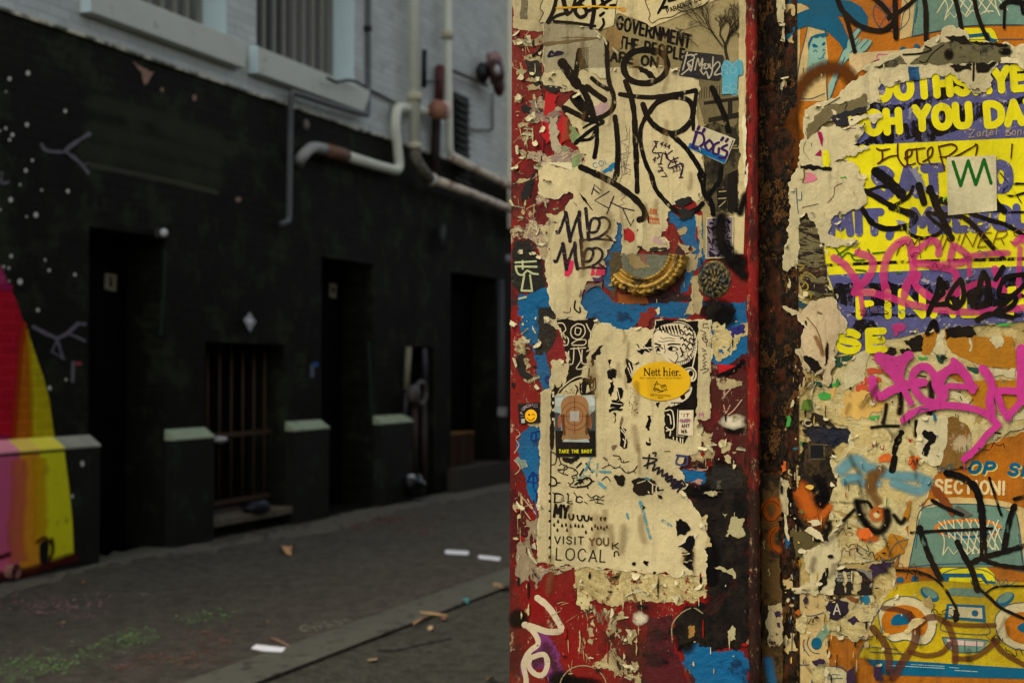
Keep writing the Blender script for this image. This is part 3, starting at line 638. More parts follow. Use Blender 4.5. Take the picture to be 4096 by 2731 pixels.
c = pt('b2 1372,245', .14); m = M(); m.tube([c - Vector((0, 0, .04)), c + Vector((0, 0, .04))], .068); m.build('collar', plain('collar tan', (186, 180, 152), .6), sp)
vt = empty('pipe_valve', pt('b2 1350,770', .22), 'round pink and orange capped valve on the thin drain pipe', 'valve')
c = pt('b2 1360,770', .24); m = M(); m.ball(c, .07, .09, .11); m.build('body', plain('valve pink', (206, 180, 164), .6, .2), vt); c = pt('b2 1312,765', .24); m = M(); m.tube([c - Vector((.0, .05, 0)), c + Vector((0, .03, 0))], .105); m.build('flange', plain('valve orange', (150, 104, 84), .6), vt)
cd = empty('conduit', pt('b2 280,1540', .1), 'dark grey conduit stepping under the second window sill and down the black wall', 'conduit')
tp = pt('b2 822,0', .03); tp.z = 8.5
m = M(); m.tube(bendrun([tp, pt('b2 825,600', .03), pt('b2 822,805', .14), pt('b2 560,730', .13), pt('b2 285,640', .11), pt('b2 280,900', .07), pt('b2 272,1540', .06), pt('b2 215,1565', .06)], .05), .028); m.build('tube', GREYP, cd)
m = M(); m.tube([pt('b2 822,185', .03), pt('b2 822,215', .03)], .042); m.build('joint', BLKP, cd)
m = M(); m.tube(run(('540,545', '600,575', '680,560', '740,570', '800,605'), .2), .016); m.build('cable', plain('cable green', (40, 54, 50), .5), cd)
m = M(); m.tube(run(('840,630', '920,670', '1010,720'), .03), .014); m.build('cable', BLKP, cd)
al = empty('alarm_bell', pt('b2 1690,520', .3), 'dark red bell and pink horn on the grey wall near the poster panel', 'alarm')
m = M(); m.ball(pt('b2 1700,430', .2), .09, .14, .13, irr=.4); m.build('horn', plain('bell pink', (140, 108, 102), .6, .3), al)
m = M(); m.ball(pt('b2 1715,500', .26), .09, .13, .16, irr=.4); m.build('gong', plain('bell red', (62, 38, 36), .5, .3), al); m = M(); m.ball(pt('b2 1735,600', .22), .07, .1, .13); m.build('base', plain('bell maroon', (64, 26, 26), .5, .3), al)
m = M(); m.ball(pt('b2 1620,510', .12), .08, .1, .13); m.build('bracket', BLKP, al); m = M(); m.tube(run(('1400,490', '1520,540', '1650,595'), .1), .022); m.build('arm', plain('arm brown', (78, 66, 52), .6), al)
m = M(); m.ball(pt('b2 1722,490', .44), .03, .05, .06); m.build('stud', plain('stud white', (170, 164, 164), .5), al)
m = M(); m.tube(run(('1690,650', '1690,900'), .04), .014); m.tube(run(('1690,905', '1540,905'), .04), .014); m.build('cable', plain('cable grey', (110, 108, 98), .6), al)
rp = empty('red_pipe', pt('b2 1320,700', .1), 'dark red vertical pipe behind the pink valve', 'pipe')
m = M(); m.tube(run(('1322,460', '1318,700'), .08), .05); m.build('upper_pipe', plain('oxide red', (84, 42, 40), .6, .3), rp); m = M(); m.tube(run(('1300,790', '1285,1240'), .08), .055); m.build('lower_pipe', plain('oxide dark', (46, 30, 28), .7, .3), rp)
m = M(); m.tube(run(('1215,350', '1212,610'), .1), .03); m.tube(run(('1212,575', '1320,565'), .1), .012); m.build('bracket', BLKP, rp)
m = M(); c = W('b2 1790,200', 'wall', 0); m.box((XW + .002, c.y, 3.2), (XW + .34, c.y + .45, 9)); fp = m.build('wall_pier', plain('pier cream', (236, 232, 208), .7, .12, 3, .3, 30, grime=(130, 122, 100), gs=4, gt=.6), bld, bevel=.01)
# pipe recess below
rc = empty('standpipe', (XW, pr[0] + .3, 0), 'pair of pipes with a round valve in the dark recess between doors', 'pipes')
m = M(); m.tube([pt('b4 1105,850', .02), pt('b4 1090,1150', .02)], .035); m.build('pale_pipe', plain('pale pipe', (124, 120, 94), .6), rc)
m = M(); m.tube([pt('b4 1092,1170', .02), pt('b4 1080,1320', .02)], .03); m.build('grey_pipe', plain('grey pipe', (60, 60, 64), .6), rc); m = M(); m.tube([pt('b4 1215,860', .02), pt('b4 1225,1120', .02)], .028); m.build('grey_pipe', plain('grey pipe', (60, 60, 64), .6), rc)
c = pt('b4 1180,1170', .1); m = M(); m.tube([c + Vector((math.sin(a) * 0 + .02, math.cos(a) * .12, math.sin(a) * .12)) for a in [i * math.pi / 8 for i in range(17)]], .028, capped=False); m.build('valve_wheel', plain('valve grey', (84, 78, 74), .5), rc)
m = M(); m.ball(pt('b4 1140,1175', .1), .07, .09, .1); m.build('valve_body', plain('valve grey', (84, 78, 74), .5), rc)
for a in ('1140', '1205'):
    m = M(); m.tube([pt(f'b4 {a},1250', .04), pt('b6 ' + ('1110,240' if a == '1140' else '1180,240'), .04)], .04); m.build('lower_pipe', plain('brown pipe', (58, 44, 38), .6), rc)
m = M(); m.ball(pt('b6 1100,230', .12), .12, .2, .13, irr=.5); bg_ = m.build('rubbish_bag', plain('bag black', (10, 10, 10), .3, bump=.8, bs=12), label='crumpled black bag beside the standpipe at the wall foot', cat='bag')
m = M(); m.ball(pt('b6 1090,190', .14), .05, .07, .05, irr=.5); m.build('white_wrapper', plain('wrapper white', (170, 170, 172), .5), bg_)
c = pt('b4 1330,170', .1); m = M(); m.tube([pt('b4 1335,0', .06), pt('b4 1335,170', .06)], .04); m.build('stub_pipe', plain('stub pipe', (44, 46, 46), .5), label='short dark vertical stub pipe on the black wall left of the far door', cat='pipe')
ed = empty('far_downpipe', pt('b4 1745,1300', .15), 'dark downpipe with pale bracket right beside the poster panel', 'pipe')
m = M(); m.tube([pt('b4 1740,380', .1), pt('b4 1745,1300', .1), pt('b6 1715,180', .1)], .05); m.build('pipe', plain('downpipe dark', (42, 44, 42), .5), ed); m = M(); m.box(pt('b4 1725,1270', .12), pt('b4 1790,1330', .22)); m.build('bracket', plain('bracket pale', (140, 142, 138), .5), ed)
m = M(); m.tube([pt('b4 1800,210', .1), pt('b4 1800,260', .1)], .04); m.build('clip', plain('bracket pale', (120, 122, 118), .5), ed)
# woven crate in the far doorway
cy, cyb = yw('d 1040,1000'), yw('d 1096,1000'); cr = empty('woven_crate', ((XW - .1), (cy + cyb) / 2, .275), 'brown woven crate standing on the step in the far doorway', 'crate')
WICK = plain('wicker', (66, 42, 16), .8, .35, 40, .5, 60); zt = zw('d 1060,993')
m = M()
for k_ in range(9):
    z = .29 + k_ * (zt - .33) / 8.5; e = .006 * (k_ % 2)
    m.box((XW - .26, cy + .01 + e, z), (XW - .04 + e, cyb - .01 - e, z + .026))
m.build('woven_side', WICK, cr, bevel=.006)
m = M(); m.box((XW - .27, cy - .005, zt - .035), (XW - .03, cyb + .005, zt)); m.build('rim', plain('wicker rim', (112, 78, 30), .7, .3, 30), cr, bevel=.01)
for yy in (cy + .05, (cy + cyb) / 2, cyb - .05): m = M(); m.box((XW - .036, yy - .015, .276), (XW - .028, yy + .015, zt - .036)); m.build('stake', plain('wicker stake', (70, 44, 16), .8), cr)
# rag at the bars, white tag
c = W('b5 1725,400', 'plinth', -.05); m = M(); m.ball((c.x, c.y, .2), .09, .14, .06, irr=.7); q = m.build('old_shoe', plain('shoe dark', (26, 30, 36), .5, .3), label='dark discarded shoe on the stone sill in front of the bars', cat='shoe'); m = M(); m.ball((c.x + .04, c.y + .02, .23), .05, .08, .035, irr=.4); m.build('upper', plain('shoe blue', (50, 58, 68), .5), q)
c = W('b3 1535,1493', 'wall', -.1); m = M(); m.ball(c, .04, .1, .03, irr=.4); m.build('paper_scrap', plain('tag white', (190, 190, 186), .6), label='small white scrap caught on the rail of the barred opening', cat='scrap')
c = W('b5 68,815', 'plinth', .02); m = M(); m.tube([(XP - .05, c.y, c.z), (XP + .07, c.y, c.z)], .05, 16, capped=False); m.tube([(XP + .07, c.y, c.z), (XP - .05, c.y, c.z)], .034, 16, capped=False); m.tube([(XP + .0695, c.y, c.z), (XP + .0705, c.y, c.z)], [.05, .0502], 16, capped=False); pp = m.build('outlet_pipe', plain('outlet clay', (150, 104, 92), .7, .3, 20, .4), label='short clay outlet pipe poking from the pink plinth at the ground', cat='pipe')
m = M(); m.tube([(XP + .03, c.y, c.z), (XP + .034, c.y, c.z)], .0345, 16); m.build('bore', plain('hole black', (6, 6, 5), .9), pp)

# ================================================================== litter on the ground
def flat(spec, name, mat, label, cat, lift=8, plane='ground', group=None, curl=.0, torn=0):
    m = M(plane, lift); m.poly(spec, thick=2, torn=torn); return m.build(name, mat, label=label, cat=cat, group=group)
WP = plain('litter white', (246, 248, 252), .6, .04)
flat('b6 5,1335 40,1306 242,1328 215,1358 90,1352', 'paper_slip', WP, 'white paper slip lying against the kerb strip, nearest of the three slips', 'paper')
flat('b6 1312,684 1318,670 1470,678 1477,694 1465,705 1320,698', 'paper_slip', WP, 'white paper slip on the pavement, left one of the far pair', 'paper')
flat('b6 1535,716 1545,705 1692,720 1680,744 1545,730', 'paper_slip', WP, 'white paper slip close to the red panel, right one of the far pair', 'paper')
def leaf(spec, label, c, hgt=.03, group=None, plane='ground', name='dry_leaf'):
    pts = [onplane(x, y, plane, .006) for x, y in P(spec)]; ce = sum(pts, Vector()) / len(pts); m = M(); o = m.add(ce + Vector((0, 0, hgt * .4)))
    ids = [m.add(p + Vector((0, 0, hgt * rnd.random()))) for p in pts]; mid = [m.add(ce + (p - ce) * .55 + Vector((0, 0, hgt * rnd.uniform(-.1, .5)))) for p in pts]
    for i in range(len(ids)): j = (i + 1) % len(ids); m.f += [(ids[i], ids[j], mid[j], mid[i]), (mid[i], mid[j], o)]
    m.sm = True; m.build(name, plain('leaf %d %d %d' % c, c, .7, .2, 60, .3), label=label, cat='leaf', group=group)
leaf('b6 200,690 205,660 225,655 262,655 294,660 280,690 278,712 240,702', 'curled tan leaf alone in the middle of the pavement', (208, 166, 112), .08)
leaf('b6 1635,930 1645,918 1745,916 1760,930 1720,948 1650,945', 'tan leaf in the gutter at the foot of the poster panel', (190, 150, 104), .04, plane='road')
leaf('b6 1410,1035 1440,1015 1472,1018 1470,1040 1430,1042', 'teal foil scrap by the kerb edge', (52, 150, 158), .03, plane='road', name='foil_scrap')
leaf('b6 1190,1210 1215,1200 1236,1212 1215,1222', 'small pale round leaf on the road below the crossed twigs', (176, 150, 116), .02, plane='road')
leaf('b6 1285,1150 1300,1142 1328,1148 1305,1158', 'tiny brown leaf right under the crossed twigs', (146, 104, 84), .02, plane='road')
leaf('b6 788,1415 855,1412 858,1424 800,1427', 'slim pale leaf alone on the road near the bottom edge', (180, 148, 112), .02, plane='road')
leaf('b6 1585,1548 1650,1542 1640,1566 1600,1575', 'tan leaf at the bottom edge of the road by the panel', (170, 130, 88), .03, plane='road')
leaf('b5 1790,1160 1800,1148 1817,1160 1803,1168', 'small yellow leaf on the pavement between paper slip and lone leaf', (160, 128, 84), .02)
leaf('b5 403,1165 415,1155 443,1158 430,1176', 'small straw coloured leaf near the pink chalk', (150, 136, 96), .015)
leaf('b5 550,900 556,888 570,892 566,908', 'small orange leaf near the black door foot', (160, 104, 68), .02)
for sp_, lb, c in (('b6 1105,1166 1150,1140 1197,1120', 'pale twig on the road with its end under another twig', (170, 134, 96)), ('b6 1148,1090 1240,1102 1332,1112', 'long pale twig lying across the kerb groove', (168, 138, 96)), ('b6 135,1262 200,1285 268,1318', 'dark thin twig beside the nearest white slip', (120, 96, 80))):
    pts = [onplane(x, y, 'ground', .012) for x, y in P(sp_)]; m = M(); m.tube(pts, [.007, .009, .005], 7); m.build('twig', plain('twig %d' % c[0], c, .8, .2, 50), label=lb, cat='twig')

FG = True
# ================================================================== POSTER CORNER: brick wall and red panel
cor = empty('poster_wall', (1.5, YB, 0), 'brick wall crusted with old paint and paste, right of the red panel', 'wall')
CRUST = [(0, (20, 17, 12)), (.36, (44, 32, 20)), (.44, (64, 26, 20)), (.49, (50, 46, 32)), (.54, (28, 24, 18)), (.58, (88, 66, 34)), (.62, (34, 30, 30)), (.68, (122, 96, 54))]
m = M(); m.box((-.93, YB + .012, -.6), (4, 40, 4.6)); m.box((-.455, YB, -.6), (4, YB + .0115, 4.6))
m.build('brick_body', collage('crusted wall', CRUST, 11, (1, 1, .7), 1.2), cor)
# crusted strip beside the panel, modelled relief
m = M(); nx_, nz_ = 44, 520; x0_, x1_, z0_, z1_ = -.56, -.445, .55, 2.35; m.sm = True
for j in range(nz_ + 1):
    for i in range(nx_ + 1):
        u, v_ = x0_ + (x1_ - x0_) * i / nx_, z0_ + (z1_ - z0_) * j / nz_
        h = .006 * noise.fractal((u * 28, v_ * 20, 2), .8, 2.1, 5) + .004 * abs(noise.noise((u * 60, v_ * 34, 7))) + .005 * max(0, noise.noise((u * 40, v_ * 14, 11)) - .25) * 3
        zb = (v_ + .006 * noise.noise((u * 30, v_ * 8, 5))) % .076
        if zb < .005 and noise.noise((u * 9, v_ * 9, 8)) > -.1: h -= .003
        e = min(1, (x1_ - u) / .012); m.add((u, YB - .001 - max(-.006, h) * e - .003, v_))
for j in range(nz_):
    for i in range(nx_): a = j * (nx_ + 1) + i; m.f.append((a, a + 1, a + nx_ + 2, a + nx_ + 1))
nn_ = N('crusted paint'); pt_ = nn_.n('ShaderNodeNewGeometry').outputs['Pointiness']
cc = nn_.ramp(nn_.noise(26, 10, .78, stretch=(1, 1, .5), dist=.15), [(p, lin(c)) for p, c in ((0, (10, 8, 6)), (.34, (46, 30, 13)), (.40, (72, 34, 14)), (.45, (38, 29, 15)), (.50, (15, 10, 5)), (.56, (120, 84, 34)), (.58, (58, 28, 12)), (.63, (24, 19, 12)), (.68, (130, 92, 44)))], 'CONSTANT')
cc = nn_.mix(nn_.ramp(pt_, ((.53, 0.0), (.60, .8))), cc, lin((150, 112, 48)))
cc = nn_.mix(nn_.ramp(nn_.noise(90, 8, .8, stretch=(1, 1, .4)), ((.62, 0.0), (.66, .8))), cc, lin((140, 104, 50)))
m.build('crusted_paint', nn_.done(cc, .38, nn_.bump(nn_.noise(90, 8, .75), .8, .006), .1), cor)

def redmat():
    n = N('flaking red paint'); red = lin((122, 11, 8))
    col = n.mix(n.noise(6, 5), sc(red, .6), sc(red, 1.25))
    col = n.mix(n.ramp(n.noise(5.2, 9, .68, stretch=(1, 1, .7), seed=6), ((0, 0.0), (.50, 0.0), (.58, .8))), col, lin((44, 10, 10)))
    col = n.mix(n.ramp(n.noise(13, 9, .75, seed=3), ((0, 0.0), (.575, 0.0), (.62, .85))), col, (.012, .01, .009))
    col = n.mix(n.ramp(n.noise(42, 9, .8, stretch=(1, 1, .6), seed=1), ((0, 0.0), (.585, 0.0), (.61, .9))), col, lin((172, 150, 112)))
    col = n.weather(col, .9)
    col = n.mix(n.ramp(n.noise(150, 6, .8, seed=9), ((0, 0.0), (.63, 0.0), (.67, .8))), col, lin((196, 168, 120)))
    b = n.bump(n.noise(40, 9, .8, stretch=(1, 1, .6), seed=1), .5, .006); return n.done(col, n.ramp(n.noise(30), ((.3, .35), (.7, .6))), n.bump(n.noise(110, 6, .75), .35, .003, b), .12)
pan = empty('hoarding', W('a4 900,1568', 'panel'), 'red painted panel at the wall corner, plastered with torn posters and stickers', 'panel')
m = M('panel', 0); m.poly('d 1176,-900 1178,-300 1176,0 1170,1568 1166,2600 1746,2600 1738,1568 1731,784 1724,0 1722,-300 1718,-900', thick=45); m.build('board', redmat(), pan)
nt_ = N('edge paint'); spz = nt_.n('ShaderNodeSeparateXYZ'); nt_.l(nt_.pos, spz.inputs[0])
zf = nt_.math('ADD', spz.outputs[2], nt_.math('MULTIPLY', nt_.math('SUBTRACT', nt_.noise(9, 8, .75), .5), 1.3))
cc = nt_.mix(nt_.ramp(zf, ((0, 0.0), (.5, 0.0))), lin((30, 20, 14)), lin((30, 20, 14)))
cc = nt_.mix(nt_.ramp(nt_.math('MULTIPLY', zf, .5), ((.56, 0.0), (.68, 1.0))), lin((46, 27, 16)), lin((128, 24, 17)))
cc = nt_.mix(nt_.ramp(nt_.noise(40, 9, .8, stretch=(1, 1, .25)), ((0, 0.0), (.50, 0.0), (.56, .85))), cc, lin((34, 16, 10)))
cc = nt_.mix(nt_.ramp(nt_.noise(120, 6, .8, stretch=(1, 1, .5), seed=3), ((0, 0.0), (.58, 0.0), (.63, .85))), cc, lin((170, 140, 96)))
m = M()
pa, pb = W('d 1719,-900', 'panel'), W('d 1739,2600', 'panel'); k_ = 180
m.tube([pa.lerp(pb, i / k_) + Vector((.002 * noise.noise((i * .4, 0, 0)), .004 + .001 * noise.noise((i * .9, 3, 0)), 0)) for i in range(k_ + 1)], [.0105 + .0035 * noise.noise((i * .7, 5, 0)) for i in range(k_ + 1)], 16)
m.build('edge_bead', nt_.done(cc, .35, nt_.bump(nt_.noise(60, 8, .75, stretch=(1, 1, .3)), .8, .008), .12), pan)

# ---- paint on the panel
BLUE = plain('blue paint', (10, 84, 124), .5, .4, 9, .5, 60, grime=(14, 40, 66), gs=16, gt=.56)
def patch(name, mat, specs, lift, torn=6, par=pan, plane='panel', sm=0):
    for i_, s_ in enumerate(specs): m = M(plane, lift + .02 * i_); m.poly(s_, torn); m.build(name, mat, par)
GRIME = plain('dark grime', (30, 28, 22), .5, .4, 10, .6, 50, grime=(96, 92, 76), gs=30, gt=.62)
BLKS = ink('black spray', (7, 6, 6), soft=True, nscale=40)
patch('dark_patch', GRIME, ['a2 70,690 130,665 200,672 260,760 305,850 340,1000 345,1090 150,1125 60,1060 60,800'], .15)
patch('blue_patch', BLUE, ['a2 650,1210 690,1090 800,1058 880,1130 930,1195 1240,1210 1420,1185 1560,1200 1700,1180 1690,1250 1560,1330 1300,1320 1100,1400 1020,1440 960,1510 890,1500 870,1410 800,1360 670,1345',
    'a2 1690,1190 2098,1188 2112,1340 a3 2105,300 1950,420 1830,445 1760,420 1760,60', 'a2 110,1140 250,1110 380,1060 400,1250 435,1330 310,1350 290,1497 a3 330,260 360,420 400,540 392,670 320,675 285,570 232,300 168,205 120,110 110,0',
    'a3 145,1020 220,965 300,958 300,1490 a4 245,20 240,320 160,100 a3 150,1320 98,1150', 'a2 925,510 1002,490 1003,700 960,770 885,760 920,650', 'a2 1385,405 1500,470 1625,445 1660,640 1650,830 1590,790 1470,560 1395,520',
    'a2 1630,500 1720,520 1710,830 1660,900 1610,960 1560,1100 1500,1120 1530,960 1600,900 1660,780', 'a3 1480,1350 1700,1340 1760,1400 1720,1480 1540,1440', 'a2 840,800 930,770 950,1000 930,1100 850,1060 835,960'], .3)
patch('blue_patch', BLUE, ['a4 1345,1290 1480,1240 1560,1250 1600,1330 1800,1325 1842,1400 1842,1600 1470,1600 1400,1490 1330,1420'], .5, 9)
patch('dark_red_patch', plain('maroon paint', (72, 20, 24), .4, .35, 6, .4, 50, grime=(34, 16, 16), gs=9, gt=.5), ['a4 1072,1080 1260,1050 1275,1330 1330,1420 1400,1600 1060,1600', 'a2 640,1150 720,1140 725,1210 650,1215', 'a2 960,1170 1400,1080 1600,1130 1610,1190 1420,1190 1240,1215 960,1200', 'a2 1480,620 1530,760 1550,1080 1460,1100 1480,900'], .22)
m = M('panel', .7)
for s_, w_ in (('a4 1640,-20 1690,200 1660,500 1660,800 1640,1000 1560,1150', 330), ('a4 1780,150 1770,500 1790,900 1760,1200', 150), ('a4 1400,1050 1350,1180 1370,1280', 180), ('a4 1330,100 1480,130 1600,120', 130), ('a4 1460,400 1560,600 1560,800', 150)): m.line(s_, w_, soft=True)
for s_, rx, ry in (('a2 1810,1260', 190, 120), ('a2 1880,1330', 120, 110), ('a4 430,1540', 130, 80), ('a4 560,1568', 200, 60), ('a4 100,1080', 90, 90)): m.blob(s_, rx, ry)
m.build('black_spray', BLKS, pan)
patch('black_patch', collage('black crust', [(0, (8, 7, 6)), (.46, (20, 14, 12)), (.52, (9, 8, 7)), (.60, (44, 14, 13)), (.64, (12, 11, 9)), (.69, (70, 62, 44))], 11, (1, 1, .8), .8, seed=14, fine=False, holes=.15), ['a4 1535,-20 1800,-20 1842,150 1850,1000 1800,1290 1560,1330 1440,1250 1380,1290 1290,1330 1262,1150 1330,1040 1420,990 1540,980 1520,700 1540,430 1450,300 1340,120 1480,130', 'a3 1770,1310 1900,1290 2040,1350 2060,1497 1750,1497', 'a2 1690,1190 1830,1180 1950,1230 1940,1330 1860,1400 1750,1360 1700,1280'], .74, 16)
patch('grey_patch', GRIME, ['a2 300,1240 400,1230 440,1330 a3 440,200 400,340 330,330 290,250 280,0', 'a3 1770,1330 1900,1310 2010,1360 2040,1497 1760,1497', 'a3 230,260 300,270 330,340 260,360'], .8)
patch('dark_red_patch', plain('worn crimson', (120, 18, 24), .45, .4, 14, .4, 50, grime=(186, 160, 124), gs=30, gt=.6), ['a3 440,170 500,240 525,330 510,400 470,470 400,420 360,360 410,290'], .95)
# white and yellow touches
WH = ink('white spray', (206, 194, 160), soft=True, nscale=60)
m = M('panel', 1.2); m.blob('a3 1960,930', 125, 82, irr=.2); m.blob('a4 1020,1085', 66, 62, irr=.2); m.build('white_spray', WH, pan)
m = M('panel', 1.15); m.blob('a3 1965,1000', 110, 50); m.build('black_spray', BLKS, pan)
RES = paper('residue', (186, 168, 130), 1.0, wrinkle=.9, holes=.5)
# white script and purple at the bottom left
m = M('panel', .85)
m.poly('a4 215,1170 330,1200 400,1330 430,1440 540,1600 370,1600 260,1450 120,1520 110,1400 200,1330 250,1260', 8); m.build('purple_patch', plain('purple paint', (112, 44, 96), .5, .3, 10, .4, 60, grime=(60, 18, 30), gs=12), pan)
m = M('panel', 1.1); m.line('a4 245,925 320,985 380,1070 425,1165 330,1180 230,1150 150,1128', 48); m.line('a4 160,1130 225,1195 250,1270 185,1330 140,1420 160,1540 150,1600', 40); m.line('a4 175,1385 290,1350 320,1420 290,1500 230,1500 180,1440 190,1370', 40)
m.build('white_script', ink('white script', (196, 180, 146), .16, nscale=70), pan)
m = M('panel', 1.3); m.ringline('a4 590,1610', 180, 175, 8, 190, 350); m.line('a4 1265,1260 1262,1130 1330,1040 1420,1000 1490,1040', 9); m.build('thin_arc', ink('scratch arc', (150, 136, 96), .3), pan)
m = M('panel', 1.5)
for s_ in ('a2 90,855 265,845', 'a2 90,888 270,892', 'a2 150,842 152,910', 'a2 92,900 110,950 150,962 190,925 235,948 282,955', 'a2 165,962 142,1092', 'a2 142,1095 232,1098', 'a2 232,1098 214,962', 'a2 120,1165 180,1150'): m.line(s_, 17)
m.build('pale_green_tag', ink('pale green marker', (168, 172, 126), .1), pan)
m = M('panel', 1.5)
for s_ in ('a3 220,1030 300,1010', 'a3 230,1030 225,1090 300,1080', 'a3 265,1020 262,1100', 'a3 190,1450 240,1360 275,1450 190,1440', 'a3 240,1370 242,1497', 'a3 200,1400 280,1385', 'a4 225,110 240,140 250,110', 'a4 240,140 235,190 260,190', 'a3 340,560 400,545', 'a3 350,600 345,560 370,540 365,610'): m.line(s_, 10)
m.build('blue_ink_tag', ink('blue ink', (12, 44, 110), .1), pan)
m = M('panel', 1.5)
for s_ in ('a3 1870,790 1895,870 1950,840 2025,745', 'a3 1890,860 1925,790', 'a3 1860,730 1930,650', 'a4 125,160 200,250', 'a4 120,230 190,330', 'a4 170,180 230,290', 'a3 100,1000 130,1040 90,1080 120,1130 80,1200', 'a3 80,1260 130,1330 90,1380'): m.line(s_, 9, wob=.2)
m.build('scratch_mark', ink('pale scratch', (184, 150, 120), .3), pan)
# glued-on residue, ragged
def residue(specs, lift=1.0, mat=None, torn=8, th=.5):
    for i_, s_ in enumerate(specs): m = M('panel', lift + .02 * i_); m.poly(s_, torn, th); m.build('paper_residue', mat or RES, pan)
COLL = collage('torn layers', [(0, (40, 34, 24)), (.36, (130, 108, 66)), (.40, (206, 188, 140)), (.50, (186, 166, 118)), (.55, (214, 200, 156)), (.60, (60, 30, 30)), (.63, (150, 20, 18)), (.66, (196, 176, 130))], 12, (1, 1, 1.3), 1.0, holes=.6)
COLR = collage('torn layers on red', [(0, (120, 14, 12)), (.40, (40, 30, 26)), (.44, (172, 152, 116)), (.50, (198, 182, 144)), (.55, (120, 104, 84)), (.58, (140, 18, 18)), (.66, (190, 150, 140))], 14, (1, 1, .9), 1.0, seed=2, holes=.6)
COLP = collage('torn layers pinkish', [(0, (56, 40, 40)), (.40, (146, 122, 118)), (.46, (188, 168, 140)), (.52, (150, 128, 128)), (.56, (196, 178, 146)), (.60, (96, 28, 36)), (.63, (74, 90, 66)), (.67, (180, 160, 130))], 13, (1, 1, 1.2), 1.0, seed=4, holes=.5)
residue(['a1 190,500 240,480 300,560 330,700 320,760 240,740 200,640'], 1.0, GRIME)
residue(['a4 525,690 700,700 1000,735 1510,760 1520,900 1430,965 1200,960 1050,940 900,955 790,985 640,950 690,1060 680,1140 610,1070 545,930 530,800'], 1.0, COLL, 9, 1)
residue(['a4 640,970 760,1000 900,1030 860,1090 830,1130 880,1180 830,1240 760,1180 700,1110', 'a4 655,1430 740,1380 820,1300 840,1350 930,1370 1000,1400 990,1480 940,1540 830,1490 700,1460'], 1.1, COLR, 10, .8)
residue(['a4 850,1040 900,1035 890,1080', 'a4 630,1150 665,1160 655,1290 635,1230', 'a4 910,1160 990,1170 960,1280 920,1230', 'a4 1000,1480 1030,1540 1015,1600 985,1540', 'a4 830,1180 850,1190 838,1240'], 1.2)
residue(['a4 1665,460 1700,350 1750,312 1810,330 1808,460 1750,470 1700,440', 'a4 1500,135 1560,115 1550,155', 'a4 1640,265 1680,290 1660,320', 'a4 1570,690 1740,780 1720,700', 'a4 1680,1180 1720,1130 1740,1240 1700,1250', 'a4 1490,140 1640,130 1600,150'], 1.6, paper('residue dim', (176, 166, 130), 1.0, wrinkle=.9))
residue(['a4 1380,1150 1430,1130 1430,1210 1390,1230'], 1.5, plain('ochre flake', (150, 110, 52), .6, .3))
residue(['a4 60,225 105,235 100,270 70,265'], 1.3)
residue(['a4 90,520 140,470 200,640 180,800 100,810 75,720', 'a4 150,470 190,500 215,600 240,700 280,720 230,860 190,760 170,620', 'a4 160,330 245,320 245,500 200,430 185,520'], 1.15, paper('grey residue', (150, 132, 110), 1.0, wrinkle=.8))
residue(['a4 200,690 520,685 430,740 300,745 250,800'], 1.3, COLP)
# left edge column
residue(['a1 60,-20 330,-20 300,70 330,120 290,195 330,210 330,270 200,265 70,240'], .9, paper('top sheet', (196, 180, 142), .8), 5, .6)
residue(['a1 135,-20 192,-20 190,165 130,165'], 1.7, paper('grey mesh', (120, 112, 90), 1.0, .7), 2)
residue(['a1 70,360 200,330 320,300 330,380 190,400', 'a1 80,580 150,560 190,610 140,650', 'a1 160,480 260,470 330,540 240,520', 'a1 70,820 130,810 130,880 80,870', 'a1 110,1060 240,1050 180,1090', 'a1 110,1190 240,1170 180,1210', 'a1 180,740 300,720 320,770 200,780', 'a1 160,690 320,640 330,700', 'a1 100,1280 150,1270 180,1350 140,1330', 'a2 60,180 215,130 210,150', 'a2 70,290 100,280 90,310'], 1.5)
residue(['a1 200,860 330,800 340,960 420,1000 340,1100 210,1020', 'a1 320,960 500,900 560,1010 500,1100 380,1060', 'a1 230,1290 420,1330 520,1250 700,1330 640,1480 560,1497 300,1400', 'a1 190,1330 280,1290 400,1370 260,1380'], 1.9, COLP, 12, 1.2)
residue(['a1 345,780 460,820 440,900 350,1000 340,900'], 2.0, plain('bright red scrap', (164, 18, 24), .6, .2, 20))
residue(['a1 460,960 540,1000 530,1120 560,1200 480,1240 460,1120', 'a1 310,1050 380,1060 390,1200 350,1230 310,1150'], 2.3, plain('bright red scrap', (164, 18, 24), .6, .2, 20))
residue(['a1 390,1000 450,1000 460,1200 480,1300 400,1260 380,1120'], 2.4, paper('residue grey', (176, 162, 140), .9))
residue(['a1 540,1060 620,1060 650,1160 600,1240 540,1160', 'a1 570,1350 650,1320 640,1420 580,1440', 'a1 470,1260 510,1240 520,1300'], 2.5, paper('green stained', (128, 146, 100), 1.0))
residue(['a1 330,730 400,720 470,730 520,800 400,800', 'a1 150,900 220,920 200,980 150,960'], 2.2, plain('dark scrap', (22, 24, 22), .6, .4))
residue(['a1 470,760 620,735 610,790 500,790'], 2.4, paper('printed strip', (190, 176, 140), .6, .8))
residue(['a2 170,560 260,575 310,640 200,670', 'a2 150,240 250,90 215,300 140,330'], 1.4, plain('dark scrap', (22, 24, 22), .6, .4))
residue(['a2 60,560 220,520 330,540 390,480 440,560 400,690 370,830 300,820 240,680 120,660', 'a2 260,310 330,280 380,330 300,370', 'a2 190,480 270,470 250,540'], 1.5, COLP, 10, 1)
residue(['a2 350,440 450,450 500,400 510,500 440,520', 'a2 300,560 430,520 440,620 380,700 330,640'], 2.0, paper('curled cream', (202, 186, 146), .6), 7, 2)
